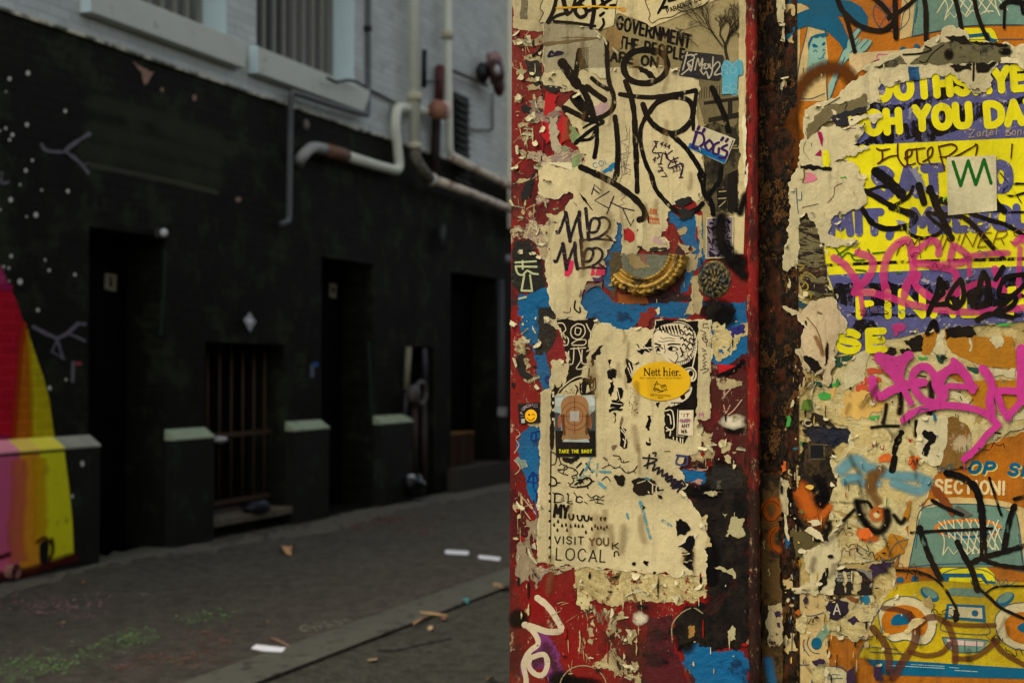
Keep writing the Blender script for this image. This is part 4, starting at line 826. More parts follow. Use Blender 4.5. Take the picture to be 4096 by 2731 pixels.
residue(['a3 70,230 180,210 230,280 200,360 75,370', 'a3 160,390 220,400 220,470 170,520', 'a3 90,40 160,30 120,100', 'a3 130,480 260,560 190,600'], 1.3, COLR)
residue(['a3 105,370 160,360 170,480 270,560 190,590 110,510'], 1.4, plain('dark scrap', (22, 24, 22), .6, .4))
residue(['a3 110,1230 180,1260 200,1310 150,1340 110,1310'], 1.6, paper('blueish scrap', (130, 146, 140), .8))
residue(['a3 130,955 210,945 300,950 250,970'], 1.3)
# right of the lower poster
residue(['a3 1770,100 1880,90 1930,160 2000,120 2080,60 2090,140 2010,240 1960,320 1830,420 1770,330'], 1.3, COLL, 12, .8)
residue(['a3 1810,570 1900,560 2035,590 2030,620 1900,650 1820,630'], 1.3, RES, 8)
residue(['a3 1815,440 1975,455 1830,520'], 1.4, plain('bright red scrap', (160, 20, 20), .5, .3), 3)
m = M('panel', 1.25); m.line('a3 1830,540 1950,500 2030,420', 60, soft=True); m.build('black_spray', BLKS, pan)
residue(['a3 1640,1130 1740,1090 1790,1180 1790,1290 1720,1330 1590,1300 1580,1220'], 1.2, COLR, 9)
residue(['a3 1825,1110 1870,1085 1930,1110 1920,1180 1850,1200', 'a3 1870,1220 1900,1210 1940,1240 1930,1290 1880,1270', 'a3 1700,1010 1780,1020 1770,1060 1680,1040', 'a3 1940,1190 1980,1190 1960,1210', 'a3 1690,1050 1770,1080 1720,1120 1680,1100'], 1.4, RES, 6)
residue(['a3 1560,1340 1740,1330 1720,1350 1560,1345', 'a4 1380,50 1500,40 1480,70'], 1.5, paper('pinkish', (180, 130, 112), .9), 6)
residue(['a3 1900,130 2050,110 2040,180 1960,220'], 1.6, plain('indigo flake', (40, 34, 96), .5, .3), 10)
residue(['a4 1440,290 1530,300 1520,420 1480,380', 'a4 1500,420 1560,540 1500,560'], 1.3, COLL, 9)

rf = random.Random(77); m = M('panel')
for reg, n_ in (('a1 70,260 330,1480', 26), ('a2 60,150 440,800', 16), ('a3 70,30 300,700', 8), ('a3 1640,900 2030,1400', 10), ('a4 540,720 1500,960', 14), ('a4 640,1000 1000,1540', 10), ('a4 60,220 250,850', 8)):
    (xa, ya), (xb, yb) = P(reg)
    for _ in range(n_): m.flap(rf.uniform(xa, xb), rf.uniform(ya, yb), rf.uniform(0, 6.28), rf.uniform(10, 32), rf.uniform(12, 44), 2.2, rf.uniform(.8, 2.4))
m.build('curl', paper('torn core', (214, 202, 170), .35, wrinkle=.9), pan)
def scatter(plane, par, regs, mats, lift, seed, lo=8, hi=36, name='paper_fleck'):
    """small torn bits nobody could count, one mesh per kind of paper"""
    rq = random.Random(seed)
    for ci, (mat, share) in enumerate(mats):
        m = M(plane, lift + ci * .25)
        for reg, n_ in regs:
            (xa, ya), (xb, yb) = P(reg); k = KS(reg)
            for _ in range(max(1, int(n_ * share))):
                x, y = rq.uniform(xa, xb), rq.uniform(ya, yb)
                if 3215 < x < 3325 and 1755 < y < 1860: continue      # keep the fixing hole open
                r = rq.uniform(lo, hi) * (rq.random() ** 1.5 * .8 + .2) * k; st = rq.choice((.22, .35, .6, 1)); a0 = rq.random() * 6.28; n = rq.randint(6, 10)
                m.poly([(x + r * st * math.cos(a0 + 6.28 * i / n) * rq.uniform(.3, 1.3), y + r / st * .5 * math.sin(a0 + 6.28 * i / n) * rq.uniform(.45, 1.2)) for i in range(n)], 1.5, .3)
        m.build(name, mat, par, kind='stuff')
FCREAM, FWHITE, FDARK, FRED = paper('fleck cream', (196, 176, 130), .7), paper('torn core', (214, 202, 170), .35, wrinkle=.9), plain('fleck dark', (18, 15, 11), .7, .4), plain('fleck red', (132, 14, 12), .6, .3)
scatter('panel', pan, (('a1 66,260 340,1490', 38), ('a2 62,20 380,800', 27), ('a3 62,20 300,760', 15), ('a3 1640,900 2060,1330', 15), ('a3 1770,60 2090,700', 12), ('a4 60,120 260,900', 24), ('a4 500,700 1520,1000', 42), ('a4 560,960 1060,1560', 36), ('a4 1180,980 1830,1560', 15), ('a4 1540,0 1840,900', 6), ('a2 860,430 1690,1300', 18), ('a4 60,900 560,1560', 8)),
        ((FCREAM, .45), (FWHITE, .15), (FDARK, .35), (FRED, .25)), 2.0, 5, 10, 52)
m = M('panel', 2.4); rq = random.Random(9)
for reg, n_ in (('a1 66,280 230,1490', 20), ('a2 62,20 260,640', 9), ('a4 60,120 240,700', 12), ('a4 330,960 640,1500', 16)):
    (xa, ya), (xb, yb) = P(reg)
    for _ in range(n_):
        x, y, l, a = rq.uniform(xa, xb), rq.uniform(ya, yb), rq.uniform(12, 60), rq.choice((rq.gauss(-.35, .3), rq.gauss(1.5, .25))); m.line([(x, y), (x + l * .5 * math.cos(a), y + l * .5 * math.sin(a) + rq.uniform(-3, 3)), (x + l * math.cos(a), y + l * math.sin(a))], rq.uniform(1.2, 3), taper=.7, wob=.2)
m.build('scratch_mark', FCREAM, pan, kind='stuff')
# ---- things fixed to the panel -------------------------------------------------
PAP = paper('poster paper', (206, 190, 152), .45); PAPC = paper('cream paper', (204, 186, 144), .6); PAPD = paper('old paper', (190, 172, 132), .9)
BK = ink('black marker', (9, 8, 7), .2, nscale=75, stretch=(1, 1, .6)); BKS = ink('print black', (14, 12, 11), rough=.6); BKW = ink('worn print', (16, 13, 12), .22, nscale=55); PUR = ink('purple pen', (40, 16, 44))
def sheet(name, mat, specs, lift, torn, label, cat, group=None, plane='panel', thick=.7, fringe=0):
    m = M(plane, lift); fr = M(plane, lift - .35)
    for s_ in specs:
        p = m.poly(s_, torn, thick)
        if fringe: fr.poly(grow(p, fringe), 0, thick * .8)
    o = m.build(name, mat, label=label, cat=cat, group=group)
    if torn >= 4:
        c = M(plane)
        for s_ in specs:
            p = P(s_); sg = 1 if area(p) > 0 else -1; n = len(p); per = sum(math.dist(p[i], p[i - 1]) for i in range(n)); rf = random.Random(int(per))
            for _ in range(max(2, min(14, int(per / 170)))):
                i = rf.randrange(n); a, b = p[i], p[(i + 1) % n]; t = rf.random(); x, y = a[0] + (b[0] - a[0]) * t, a[1] + (b[1] - a[1]) * t
                if -80 < y < 2820 and x < 4200: c.flap(x, y, math.atan2(sg * (b[0] - a[0]), -sg * (b[1] - a[1])) + rf.uniform(-.6, .6), rf.uniform(9, 28), rf.uniform(14, 40), lift + .4, rf.uniform(1.1, 2.6))
        c.build('curl', paper('torn core', (214, 202, 170), .35, wrinkle=.9), o)
    if fringe: fr.build('torn_edge', paper('torn core', (214, 202, 170), .35, wrinkle=.9), o)
    return o
# photograph poster
ph = sheet('photo_poster', paper('photo sky', (160, 144, 104), .5), ['a1 640,390 715,390 850,110 1000,90 2062,-20 2060,400 2062,1000 2055,1497 a2 2040,780 1700,790 1690,430 1600,300 1500,400 a1 1500,600 1300,560 850,720 720,610 620,610'], 1.6, 1.5, 'black and white protest photo poster with hand lettered GOVERNMENT placard and bare trees', 'poster')
m = M('panel', 2.0); m.poly('a1 2002,-20 2062,-20 2062,1497 a2 2040,785 1958,790 1955,455 1990,425 1990,0'); m.build('margin', PAPC, ph)
m = M('panel', 2.0); m.poly('a1 950,105 1240,205 1605,300 1590,560 1480,570 1000,600 860,560 850,420 960,230', 2); m.build('placard', paper('placard', (140, 126, 88), .5), ph)
m = M('panel', 2.15)
m.text('GOVERNMENT', 'a1 955,245 1575,410', 105, 22, up=(.12, -.99)); m.text('THE PEOPLE', 'a1 975,405 1530,515', 92, 20, up=(.08, -.99)); m.text('ARE ON', 'a1 905,520 1300,575', 80, 20, up=(.08, -.99)); m.build('lettering', BKW, ph)
BR = ink('branch grey', (44, 38, 26)); m = M('panel', 2.2)
rb = random.Random(3)
def tree(x, y, an, l, w_, d):
    if d == 0 or y < 2: return
    x2, y2 = x + l * math.cos(an), y - l * math.sin(an)
    if x2 > 1995: x2 = 1995
    if x2 < 1300 + max(0, 260 - y2) * .2: return
    m.line(f'a1 {x:.0f},{y:.0f} {(x + x2) / 2 + rb.uniform(-6, 6):.0f},{(y + y2) / 2:.0f} {x2:.0f},{y2:.0f}', w_, wob=.1)
    for k in range(rb.choice((2, 3, 3))): tree(x2, y2, an + rb.uniform(-.75, .75), l * rb.uniform(.62, .85), max(2.5, w_ * .62), d - 1)
tree(1905, 520, 1.75, 130, 26, 6); tree(1860, 400, 2.2, 130, 14, 5); tree(1900, 330, 1.3, 100, 12, 5); tree(1700, 190, 2.3, 90, 8, 4); tree(1790, 280, 2.6, 120, 8, 5); tree(1650, 400, 2.4, 70, 6, 4)
m.build('branches', BR, ph)
m = M('panel', 2.2); m.poly('a1 1610,690 1870,640 2000,830 2000,1180 1860,1090 1700,1060 1660,900', 2); m.build('photo_building', paper('photo grey', (112, 100, 70), .6), ph)
m = M('panel', 2.3); m.poly('a1 1700,870 2000,830 2000,860 1700,900'); m.poly('a1 1740,1010 2000,960 2000,1010 1740,1050'); m.poly('a1 1905,860 1945,855 1945,1010 1905,1020'); [m.line(f'a1 {x},{730 + (1900 - x) * .1:.0f} {x},{820 + (1900 - x) * .1:.0f}', 5) for x in range(1660, 1900, 22)]; m.build('photo_shadow', ink('photo dark', (34, 29, 20)), ph)
m = M('panel', 2.32); m.poly('a1 1700,1080 1780,1040 1860,1070 1960,1090 2000,1000 2000,1497 a2 1990,425 1800,420 1700,330 1700,0 a1 1700,1497', 5); m.build('photo_crowd', collage('photo crowd', [(0, (22, 19, 14)), (.42, (40, 35, 25)), (.5, (84, 75, 52)), (.56, (30, 26, 19)), (.63, (120, 108, 76))], 16, (1, 1, .6), .3, seed=3, fine=False), ph)
m = M('panel', 2.36); m.poly('a2 1810,230 1905,235 1900,400 1820,395'); m.poly('a2 1905,100 1990,60 1990,425 1905,420'); m.build('photo_dark_block', ink('photo block', (24, 21, 15)), ph)
m = M('panel', 2.4); [m.line(s_, 9) for s_ in ('a2 1830,250 1890,245', 'a2 1825,310 1890,305', 'a2 1830,380 1885,330', 'a1 1980,1245 1930,1250', 'a1 1870,1260 1990,1270')]; m.build('photo_light', ink('photo light', (150, 134, 94)), ph)
m = M('panel', 2.1); m.poly('a1 640,400 712,392 718,600 622,610'); m.build('photo_tower', paper('photo tower', (120, 106, 74), .7), ph)
m = M('panel', 2.3); [m.line(f'a1 640,{y} 712,{y - 8}', 4) for y in range(420, 600, 17)]; [m.line(f'a1 {x},405 {x - 4},605', 3) for x in range(655, 712, 14)]; m.build('photo_windows', ink('photo dark', (34, 29, 20)), ph)
sheet('torn_scrap', paper('brown scrap', (150, 120, 74), .8), ['a1 845,130 900,180 960,250 1000,330 970,450 880,420 850,350 870,250'], 2.9, 7, 'brown torn scrap of paper at the left end of the word GOVERNMENT', 'scrap')
# big white sheet
ws = sheet('white_sheet', PAP, ['a1 930,590 1330,560 1500,600 1660,690 1650,1060 1690,1300 1705,1497 a2 1705,250 1640,340 1560,290 1440,360 1395,420 1390,530 1330,600 1290,640 1400,680 1400,730 1250,745 1190,735 1165,720 1120,790 1000,790 1005,520 930,480 935,640 925,690 850,740 830,820 860,890 830,960 680,1060 650,1150 680,1330 440,1330 390,1150 385,1065 350,980 350,930 380,700 440,580 460,520 510,400 585,270 480,270 370,300 285,230 290,120 a1 290,1400 420,1420 560,1470 640,1440 700,1330 600,1240 650,1160 560,1040 500,900 620,790 470,740 330,720 330,620 610,615 700,610 850,690'], 2.7, 7, 'large torn white sheet under thick black marker tags, upper half of panel', 'poster', fringe=5)
tp_ = sheet('grey_sheet', paper('greyish sheet', (176, 166, 138), .9), ['a1 332,200 620,205 760,250 815,320 850,340 860,610 740,615 640,440 620,610 480,560 420,700 330,720'], 2.3, 4, 'torn greyish sheet with brown tear lines under the white lettered sticker', 'poster', fringe=4)
m = M('panel', 3.1); m.line('a1 340,378 500,360 820,320', 26, taper=.4, wob=.3); m.line('a1 480,325 640,320 760,330', 8, wob=.4); m.build('tear_line', ink('tear brown', (112, 92, 58), .25), tp_)
m = M('panel', 3.1); m.line('a1 375,480 400,440 420,470 450,450 490,455', 28, wob=.2); m.line('a1 380,485 480,465', 14); m.build('ink_smear', ink('navy ink', (20, 20, 50), .15), tp_)
m = M('panel', 3.0)
BIG = [('a1 1200,428 1330,450 1385,530 1370,630 1290,695 1190,715 1080,690 1020,610 1025,520 1090,450 1180,428', 52), ('a1 985,808 1100,825 1250,835 1400,818 1520,798 1630,775', 42), ('a1 1030,700 1075,820 1105,980 1115,1200 1125,1400', 50), ('a2 1120,0 1128,120 1130,250', 42),
  ('a1 1180,895 1220,1000 1290,1085 1400,1140 1500,1125 1580,1050 1610,950 1580,870 1500,835 1400,835 1300,880 1235,960', 50), ('a1 1638,790 1620,900 1612,1000 1610,1110', 32), ('a1 1200,1010 1160,1110 1165,1250 1205,1400 1250,1497 a2 1290,230 1380,340 1460,410 1560,430 1640,400 1690,350', 40),
  ('a1 1430,1160 1540,1260 1640,1400 1690,1497 a2 1660,90 1690,190 1700,260', 44), ('a1 870,370 875,560 890,700 930,830 920,930 850,990 760,1025', 42), ('a1 505,925 600,970 700,1020 830,1045', 50), ('a1 490,540 560,640 620,730', 86), ('a1 635,430 615,560 600,680', 44), ('a1 660,750 720,880 760,1020', 60), ('a1 600,840 650,900 700,950', 96),
  ('a1 742,670 800,720 880,765', 40), ('a1 700,745 770,800 850,855', 52), ('a1 830,1050 740,1110 640,1190 605,1225', 34), ('a1 640,1200 730,1190 770,1130 790,1080', 30), ('a1 785,1090 785,1220 765,1345', 38), ('a1 670,1095 730,1060 790,1040', 20), ('a1 940,1000 958,1150 965,1300 960,1497', 46), ('a2 960,0 950,70 938,140', 40),
  ('a2 650,42 760,90 880,150 1000,225 1110,310 1185,400 1190,470 1150,490', 54), ('a1 310,400 290,440 240,480', 24), ('a1 1700,1497 a2 1700,260 1760,330 1780,440', 44), ('a2 1850,40 1830,160 1740,280', 40), ('a1 1770,750 1830,880 1880,1000 1910,1120', 50)]
for s_, w_ in BIG: m.line(s_, w_ * .98, wob=.07)
m.build('marker_tag', BK, ws)
m = M('panel', 3.15); m.poly('a1 1085,575 1170,572 1260,620 1310,685 1220,660 1150,600', 4); m.build('torn_hole', BKS, ws)
m = M('panel', 3.3)
for s_ in ('a1 1285,1210 1295,1260', 'a1 1275,1210 1310,1212', 'a1 1300,1225 1260,1300 1310,1310 1340,1305', 'a1 1320,1340 1300,1360', 'a1 1310,1320 1325,1340', 'a1 1330,1400 1350,1310 1385,1340', 'a1 1310,1405 1340,1403', 'a1 1370,1300 1400,1370', 'a1 1430,1290 1375,1340 1420,1380', 'a1 1480,1350 1420,1380 1400,1440 1520,1400 1500,1497', 'a1 1440,1345 1470,1430', 'a1 1430,1390 1470,1380', 'a2 1495,0 1520,50 1500,130', 'a2 1490,130 1520,128'): m.line(s_, 11)
m.text('444', 'a1 1325,1245 1405,1275', 36, 7); m.text('333', 'a1 1435,1475 1505,1455', 36, 7); m.text('4', 'a1 1262,1385 1285,1390', 45, 7); m.text('7', 'a1 1300,1470 1335,1480', 45, 7); m.text('77', 'a2 1300,60 1350,140', 40, 8)
m.build('pen_writing', PUR, ws)
m = M('panel', 3.3)
for s_ in ('a2 740,272 765,190 820,238', 'a2 752,222 805,266', 'a2 890,248 765,325 880,388', 'a2 930,290 870,440', 'a2 900,340 1000,388 1105,412', 'a2 1005,390 1075,542 1100,490'): m.line(s_, 10, 0)
m.build('pen_writing', PUR, ws)
m = M('panel', 3.3)
for dx, dy, f in ((0, 0, 1), (-20, 265, .9)):
    def q(t): return 'a2 ' + ' '.join(f'{460 + (float(a.split(",")[0]) - 460) * f + dx:.0f},{430 + (float(a.split(",")[1]) - 430) * f + dy:.0f}' for a in t.split())
    for t, w_ in (('440,590 460,600 520,440', 26), ('520,430 540,560 556,672', 34), ('556,660 600,520 636,430', 24), ('636,425 640,560 660,668', 32), ('690,395 705,540 715,660', 30), ('715,600 740,490 790,480 810,520 780,590 730,600', 24), ('800,480 850,470 895,510 880,580 800,640 720,662', 22), ('650,665 780,655 920,665', 18), ('870,625 925,668', 18)): m.line(q(t), w_)
m.build('worn_marker_tag', ink('worn marker', (26, 22, 32), .24, nscale=90), ws)
m = M('panel', 3.2); m.text('BBL', 'a2 1240,438 1305,444', 40, 8); m.text('Winnie', 'a2 1230,490 1318,500', 34, 6); m.text('2020', 'a2 1232,520 1320,526', 18, 5); m.build('orange_writing', ink('orange pen', (190, 92, 44)), ws)
m = M('panel', 3.25); rb = random.Random(5)
for x, y0, y1 in ((1020, 1080, 1497),): 
    pts = [f'{x + rb.uniform(-36, 36):.0f},{y}' for y in range(y0, y1, 22)]; m.line('a1 ' + ' '.join(pts), 4, 0); m.line('a1 ' + ' '.join(f'{x + 20 + rb.uniform(-40, 40):.0f},{y}' for y in range(1300, 1497, 14)), 4, 0)
m.line('a1 972,1060 990,1300 1000,1497', 3); m.line('a1 1065,1090 1055,1300 1015,1497', 3); m.line('a2 ' + ' '.join(f'{1010 + rb.uniform(-38, 38):.0f},{y}' for y in range(0, 380, 16)), 4, 0)
m.build('pencil_scribble', ink('pencil', (74, 68, 62)), ws)
m = M('panel', 3.2); m.line('a1 850,1470 880,1450 905,1455', 30); m.line('a1 905,1430 935,1410', 46); m.text('COL', 'a1 760,1440 890,1400', 44, 5); m.build('teal_mark', ink('teal pen', (24, 110, 150), .3), ws)
m = M('panel', 3.2); m.poly('a2 505,805 590,845 575,940 540,975 508,970', 2); m.poly('a2 740,880 770,905 760,965 730,968', 2); m.poly('a2 800,880 850,875 860,962 770,965', 2); m.build('pink_scrap', plain('pink scrap', (196, 38, 74), .6, .2, 20), ws)
m = M('panel', 3.3); m.poly('a2 632,262 690,310 755,412 720,380 660,310', 2); m.poly('a2 580,340 610,360 628,385', 1); m.line('a2 600,1185 595,1250 640,1285 640,1240', 14); m.line('a2 500,1280 555,1280 558,1240', 6); m.build('print_remnant', BKS, ws)
m = M('panel', 3.2); m.poly('a2 1120,480 1170,470 1180,640 1170,715 1130,700', 3); m.build('glossy_strip', paper('glossy strip', (220, 206, 172), .2), ws)
m = M('panel', 3.2); m.poly('a2 1240,730 1300,722 1320,735 1390,730 1385,745 1245,760', 3); m.poly('a2 1450,330 1570,290 1600,330 1500,390', 6); m.poly('a2 1480,400 1620,400 1590,480 1490,490', 5); m.build('dark_scrap', plain('dark scrap', (22, 24, 22), .6, .4), ws)
m = M('panel', 3.2); m.poly('a2 1015,570 1050,555 1110,620 1110,660 1060,685 1015,660', 4); m.poly('a2 1375,570 1400,570 1400,600 1380,598', 2); m.poly('a2 1140,780 1190,778 1200,830 1160,800', 3); m.build('red_scrap', plain('bright red scrap', (170, 20, 26), .6, .25), ws)
m = M('panel', 3.1); m.poly('a1 760,920 860,880 900,960 800,1000', 8); m.poly('a2 1260,670 1290,620 1380,700 1300,690', 6); m.build('pink_stain', ink('pink stain', (176, 146, 138), .3, nscale=30), ws)
residue(['a2 1590,980 1650,960 1690,1180 1660,1300 1530,1310 1600,1180', 'a2 1625,440 1680,450 1690,800 1640,900 1600,920 1660,740', 'a2 1480,570 1560,565 1550,620 1490,620', 'a2 1480,680 1640,740 1540,780 1500,720', 'a2 1540,790 1640,785 1620,900 1560,940'], 1.2, RES, 7, .6)
residue(['a2 1140,1390 1150,1290 1230,1235 1285,1240 1290,1290 1220,1400 1130,1410'], 1.4, plain('rusty red flake', (120, 34, 22), .5, .4, 20), 10)
residue(['a2 680,1060 720,1030 770,1040 840,1000 830,1080 760,1060 690,1100'], 3.5, paper('printed scrap', (120, 104, 96), .9, .8), 5)
residue(['a2 740,985 830,975 835,1010 760,1020'], 3.6, plain('purple scrap', (70, 42, 84), .5, .3), 4)
# sticker with tall black letters
st1 = sheet('white_sticker', paper('sticker white', (206, 192, 152), .35), ['a1 330,-20 1000,-20 960,100 935,215 820,255 700,235 420,195 290,195 330,115 300,70'], 3.4, .8, 'white sticker with tall black lettering crossed by a yellow line', 'sticker')
m = M('panel', 3.9)
for s_, w_ in (('a1 440,-20 415,90 365,190', 34), ('a1 370,190 440,140 530,112', 30), ('a1 495,-20 515,70 535,120', 40), ('a1 530,130 575,90 600,0', 26), ('a1 690,-20 620,40 600,100 640,150 690,130 690,80 640,40', 34), ('a1 755,-20 760,100 735,235', 38), ('a1 700,100 800,60 880,10 910,-10', 30), ('a1 830,0 850,60 870,70', 30), ('a1 420,185 580,198 770,225', 26), ('a1 815,135 845,112', 24), ('a1 838,165 845,210 808,258', 22), ('a1 900,50 940,45', 22)): m.line(s_, w_)
m.build('lettering', BKS, st1)
m = M('panel', 4.4); m.line('a1 440,70 600,64 760,56 980,70', 14); m.build('yellow_line', ink('yellow pen', (204, 150, 20)), st1)
m = M('panel', 3.8); m.line('a1 335,-20 300,70 328,110 290,190', 6); m.line('a1 962,-10 950,60 935,208', 6); m.build('outline', BKS, st1)
st2 = sheet('cream_sheet', PAPC, ['a1 985,-20 1840,-20 1700,45 1560,110 1250,235 1215,205 985,115 850,130 940,60'], 3.0, 1, 'cream sheet lettered PARADISE in small capitals inside a wavy outline', 'poster')
m = M('panel', 3.4); m.text('PARADISE CO', 'a1 1390,115 1680,2', 36, 8, jig=.05); m.line('a1 1380,-20 1340,60 1308,115', 26, taper=.3); m.line('a1 1350,70 1385,60', 24); m.line('a1 1400,10 1470,-10', 26); m.build('lettering', BKS, st2)
m = M('panel', 3.4); m.line('a1 1195,-20 1205,30 1240,120 1230,165 1260,200 1320,165 1430,145 1500,105 1590,85 1700,45 1760,-10', 7); m.build('outline', BKS, st2)
m = M('panel', 3.3); m.line('a1 1210,0 1250,-10', 14); m.poly('a1 975,70 1020,60 1040,95 1000,110', 3); m.build('yellow_stain', plain('ochre stain', (176, 130, 50), .6), st2)
# small stickers
s3 = sheet('black_sticker', plain('sticker black', (14, 14, 14), .3, .3), ['a1 1548,438 1860,472 1872,490 1838,680 1820,690 1495,650 1486,638 1535,448'], 4.0, .5, 'black rectangular sticker with silver handwriting beside the bare tree', 'sticker')
m = M('panel', 4.5)
for s_ in ('a1 1560,450 1520,600', 'a1 1545,480 1600,470 1620,500 1560,540 1590,570 1510,640', 'a1 1600,480 1640,465', 'a1 1560,540 1590,610 1610,520', 'a1 1625,600 1650,500 1665,570 1690,500 1680,600', 'a1 1690,560 1720,545 1700,590 1740,580 1735,550', 'a1 1750,550 1760,590 1790,560', 'a1 1780,490 1770,620 1745,670', 'a1 1790,560 1820,530 1840,560 1790,640 1850,630', 'a1 1670,600 1700,640 1720,610 1740,670'): m.line(s_, 12)
m.build('lettering', ink('silver pen', (166, 156, 130)), s3)
s4 = sheet('shirt_sticker', plain('sticker sky blue', (76, 146, 158), .5, .12), ['a1 1905,513 1930,535 1965,535 1985,510 2025,520 2038,610 2030,640 1995,650 1990,700 1985,805 1855,808 1860,655 1845,645 1848,600 1862,530'], 4.0, .8, 'pale blue sticker cut in the shape of a football shirt', 'sticker')
m = M('panel', 4.4); [m.ringline(f'a1 {x},{y}', 28, 28, 6, 0, 350) for x, y in ((1890, 770), (1950, 740), (1965, 790), (1950, 600), (1880, 580))]; m.text('opp', 'a1 1885,638 1985,630', 30, 7); m.line('a1 1905,520 1945,560 1985,518', 7); m.build('pattern', ink('shirt pattern', (150, 200, 204), op=.7), s4)
m = M('panel', 4.4); m.line('a1 2000,640 2005,590', 5); m.line('a1 1870,600 1872,650', 5); m.build('shade', ink('shirt blue', (52, 128, 156)), s4)
s5 = sheet('parcel_label', paper('label white', (196, 186, 158), .3), ['a1 1648,1082 1672,1076 1972,1192 1882,1402 1868,1400 1562,1262 1580,1220'], 4.0, .5, 'tilted white parcel label with purple tag and blue lower band', 'sticker')
m = M('panel', 4.3); m.poly('a1 1580,1222 1900,1345 1880,1400 1562,1262'); m.build('blue_band', ink('label blue', (10, 88, 136)), s5)
m = M('panel', 4.5)
for s_, w_ in (('a1 1640,1130 1605,1250', 24), ('a1 1630,1130 1690,1150 1700,1220 1640,1270 1600,1255', 22), ('a1 1750,1200 1710,1240 1740,1290 1780,1250 1760,1210', 22), ('a1 1830,1220 1790,1240 1780,1310 1820,1320 1830,1270', 22), ('a1 1900,1240 1850,1270 1900,1300 1880,1350 1830,1350', 22), ('a1 1920,1280 1950,1200', 8), ('a1 1650,1105 1660,1085', 26), ('a1 1695,1125 1705,1108', 26), ('a1 1850,1200 1865,1180', 24), ('a1 1890,1210 1905,1190', 24)): m.line(s_, w_)
m.build('lettering', ink('violet marker', (52, 22, 76)), s5)
s6 = sheet('framed_print', paper('print border', (200, 186, 150), .3), ['a2 1722,472 1955,460 1950,812 1713,825'], 3.9, .6, 'small white bordered print of purple scribbles, sprayed black across', 'sticker')
m = M('panel', 4.2); m.poly('a2 1730,482 1945,470 1940,803 1724,812'); m.build('print', ink('print ground', (120, 108, 116)), s6)
m = M('panel', 4.4); rb = random.Random(8)
for i in range(34):
    x, y = rb.uniform(1740, 1930), rb.uniform(490, 800); m.line(f'a2 {x:.0f},{y:.0f} {x + rb.uniform(-30, 30):.0f},{y + rb.uniform(-30, 30):.0f} {min(1936, max(1734, x + rb.uniform(-40, 40))):.0f},{min(800, max(485, y + rb.uniform(-50, 50))):.0f}', rb.uniform(8, 20))
m.build('scribbles', ink('deep purple', (22, 12, 32)), s6)
m = M('panel', 5.2); m.line('a2 1850,470 1840,600 1870,720 1930,820', 190, soft=True); m.line('a2 1980,900 2040,960', 120, soft=True); m.build('spray_run', BKS if False else ink('black spray', (7, 6, 6), soft=True, nscale=40), s6)
m = M('panel', 2.6); m.line('a2 2010,430 2040,330 2060,280', 90, soft=True); m.blob('a2 1990,850', 120, 90); m.build('black_spray', BKS if False else ink('black spray', (7, 6, 6), soft=True, nscale=40), pan)
# embossed medallion
md = empty('embossed_medallion', W('a2 1790,1130', 'panel'), 'round embossed medallion of blackened yellow relief below the white bordered print', 'ornament')
c = W('a2 1790,1000', 'panel'); m = M(); m.sm = True; nr, na = 14, 56
for i in range(nr + 1):
    for j in range(na):
        a = 2 * math.pi * j / na; r = .030 * i / nr; x, z = r * math.cos(a), r * 1.12 * math.sin(a)
        h = (.004 * (1 - (i / nr) ** 3) + .007 * abs(noise.noise((x * 190, z * 110, 4))) + .003 * noise.noise((x * 330, z * 220, 9))) * (1 if i < nr else 0)
        m.add((c.x + x, YP - .0004 - max(0, h), c.z + z))
for i in range(nr):
    for j in range(na): k = (j + 1) % na; m.f.append((i * na + j, i * na + k, (i + 1) * na + k, (i + 1) * na + j))
n_ = N('medallion'); pn = n_.n('ShaderNodeNewGeometry').outputs['Pointiness']
m.build('relief', n_.done(n_.mix(n_.ramp(pn, ((.49, 0.0), (.56, 1.0))), lin((14, 14, 10)), n_.mix(n_.ramp(n_.noise(16), ((.4, 0.0), (.5, 1.0))), lin((40, 64, 74)), lin((120, 104, 54)))), .5, None, .15), md)
# gilded frame fragments and the plaque inside
gf = empty('gilded_frame', W('a2 1180,1150', 'panel'), 'broken gilded ornamental frame fragments forming a lower arc round a grey plaque', 'frame')
GOLD = plain('old gilding', (170, 134, 52), .36, .35, 26, .5, 70, .45, .5, grime=(50, 38, 14), gs=30, gt=.5)
c2 = P('a2 1195,760')[0]; kk = FR['a2'][2] * YP / F * 1.05
def arcpiece(a0, a1, name):
    m = M(); m.sm = True; cc_ = onplane(c2[0], c2[1], 'panel'); prof = [(228, .0), (232, .016), (244, .022), (256, .016), (270, .012), (284, .018), (300, .030), (316, .033), (330, .024), (344, .018), (356, .024), (372, .018), (384, .006), (388, 0)]
    n = 40
    for i in range(n + 1):
        a = R(a0 + (a1 - a0) * i / n)
        for j, (r, h) in enumerate(prof):
            wv = 1.0
            if 9 <= j <= 12: h += .008 * abs(math.sin(a * 26)) ; r += 10 * math.sin(a * 26 + j)
            if 1 <= j <= 3: h += .004 * abs(math.sin(a * 60))
            m.add((cc_.x + r * kk * math.cos(a), YP - .0008 - h * .8, cc_.z - r * kk * math.sin(a) * .98))
    w_ = len(prof)
    for i in range(n):
        for j in range(w_ - 1): o = i * w_ + j; m.f.append((o, o + 1, o + w_ + 1, o + w_))
    m.f.append(tuple(range(w_))); m.f.append(tuple(n * w_ + j for j in range(w_)))
    return m.build(name, GOLD, gf)
arcpiece(94, 140, 'moulding'); arcpiece(8, 92, 'moulding')
m = M('panel', 4); m.poly('a2 1000,795 1150,785 1402,792 1402,960 1340,1000 1180,1020 1000,965', 2, 3); pq = m.build('plaque', plain('plaque grey', (96, 100, 80), .35, .25, 20, .4, 60, grime=(40, 44, 34), gs=30, gt=.58), gf)
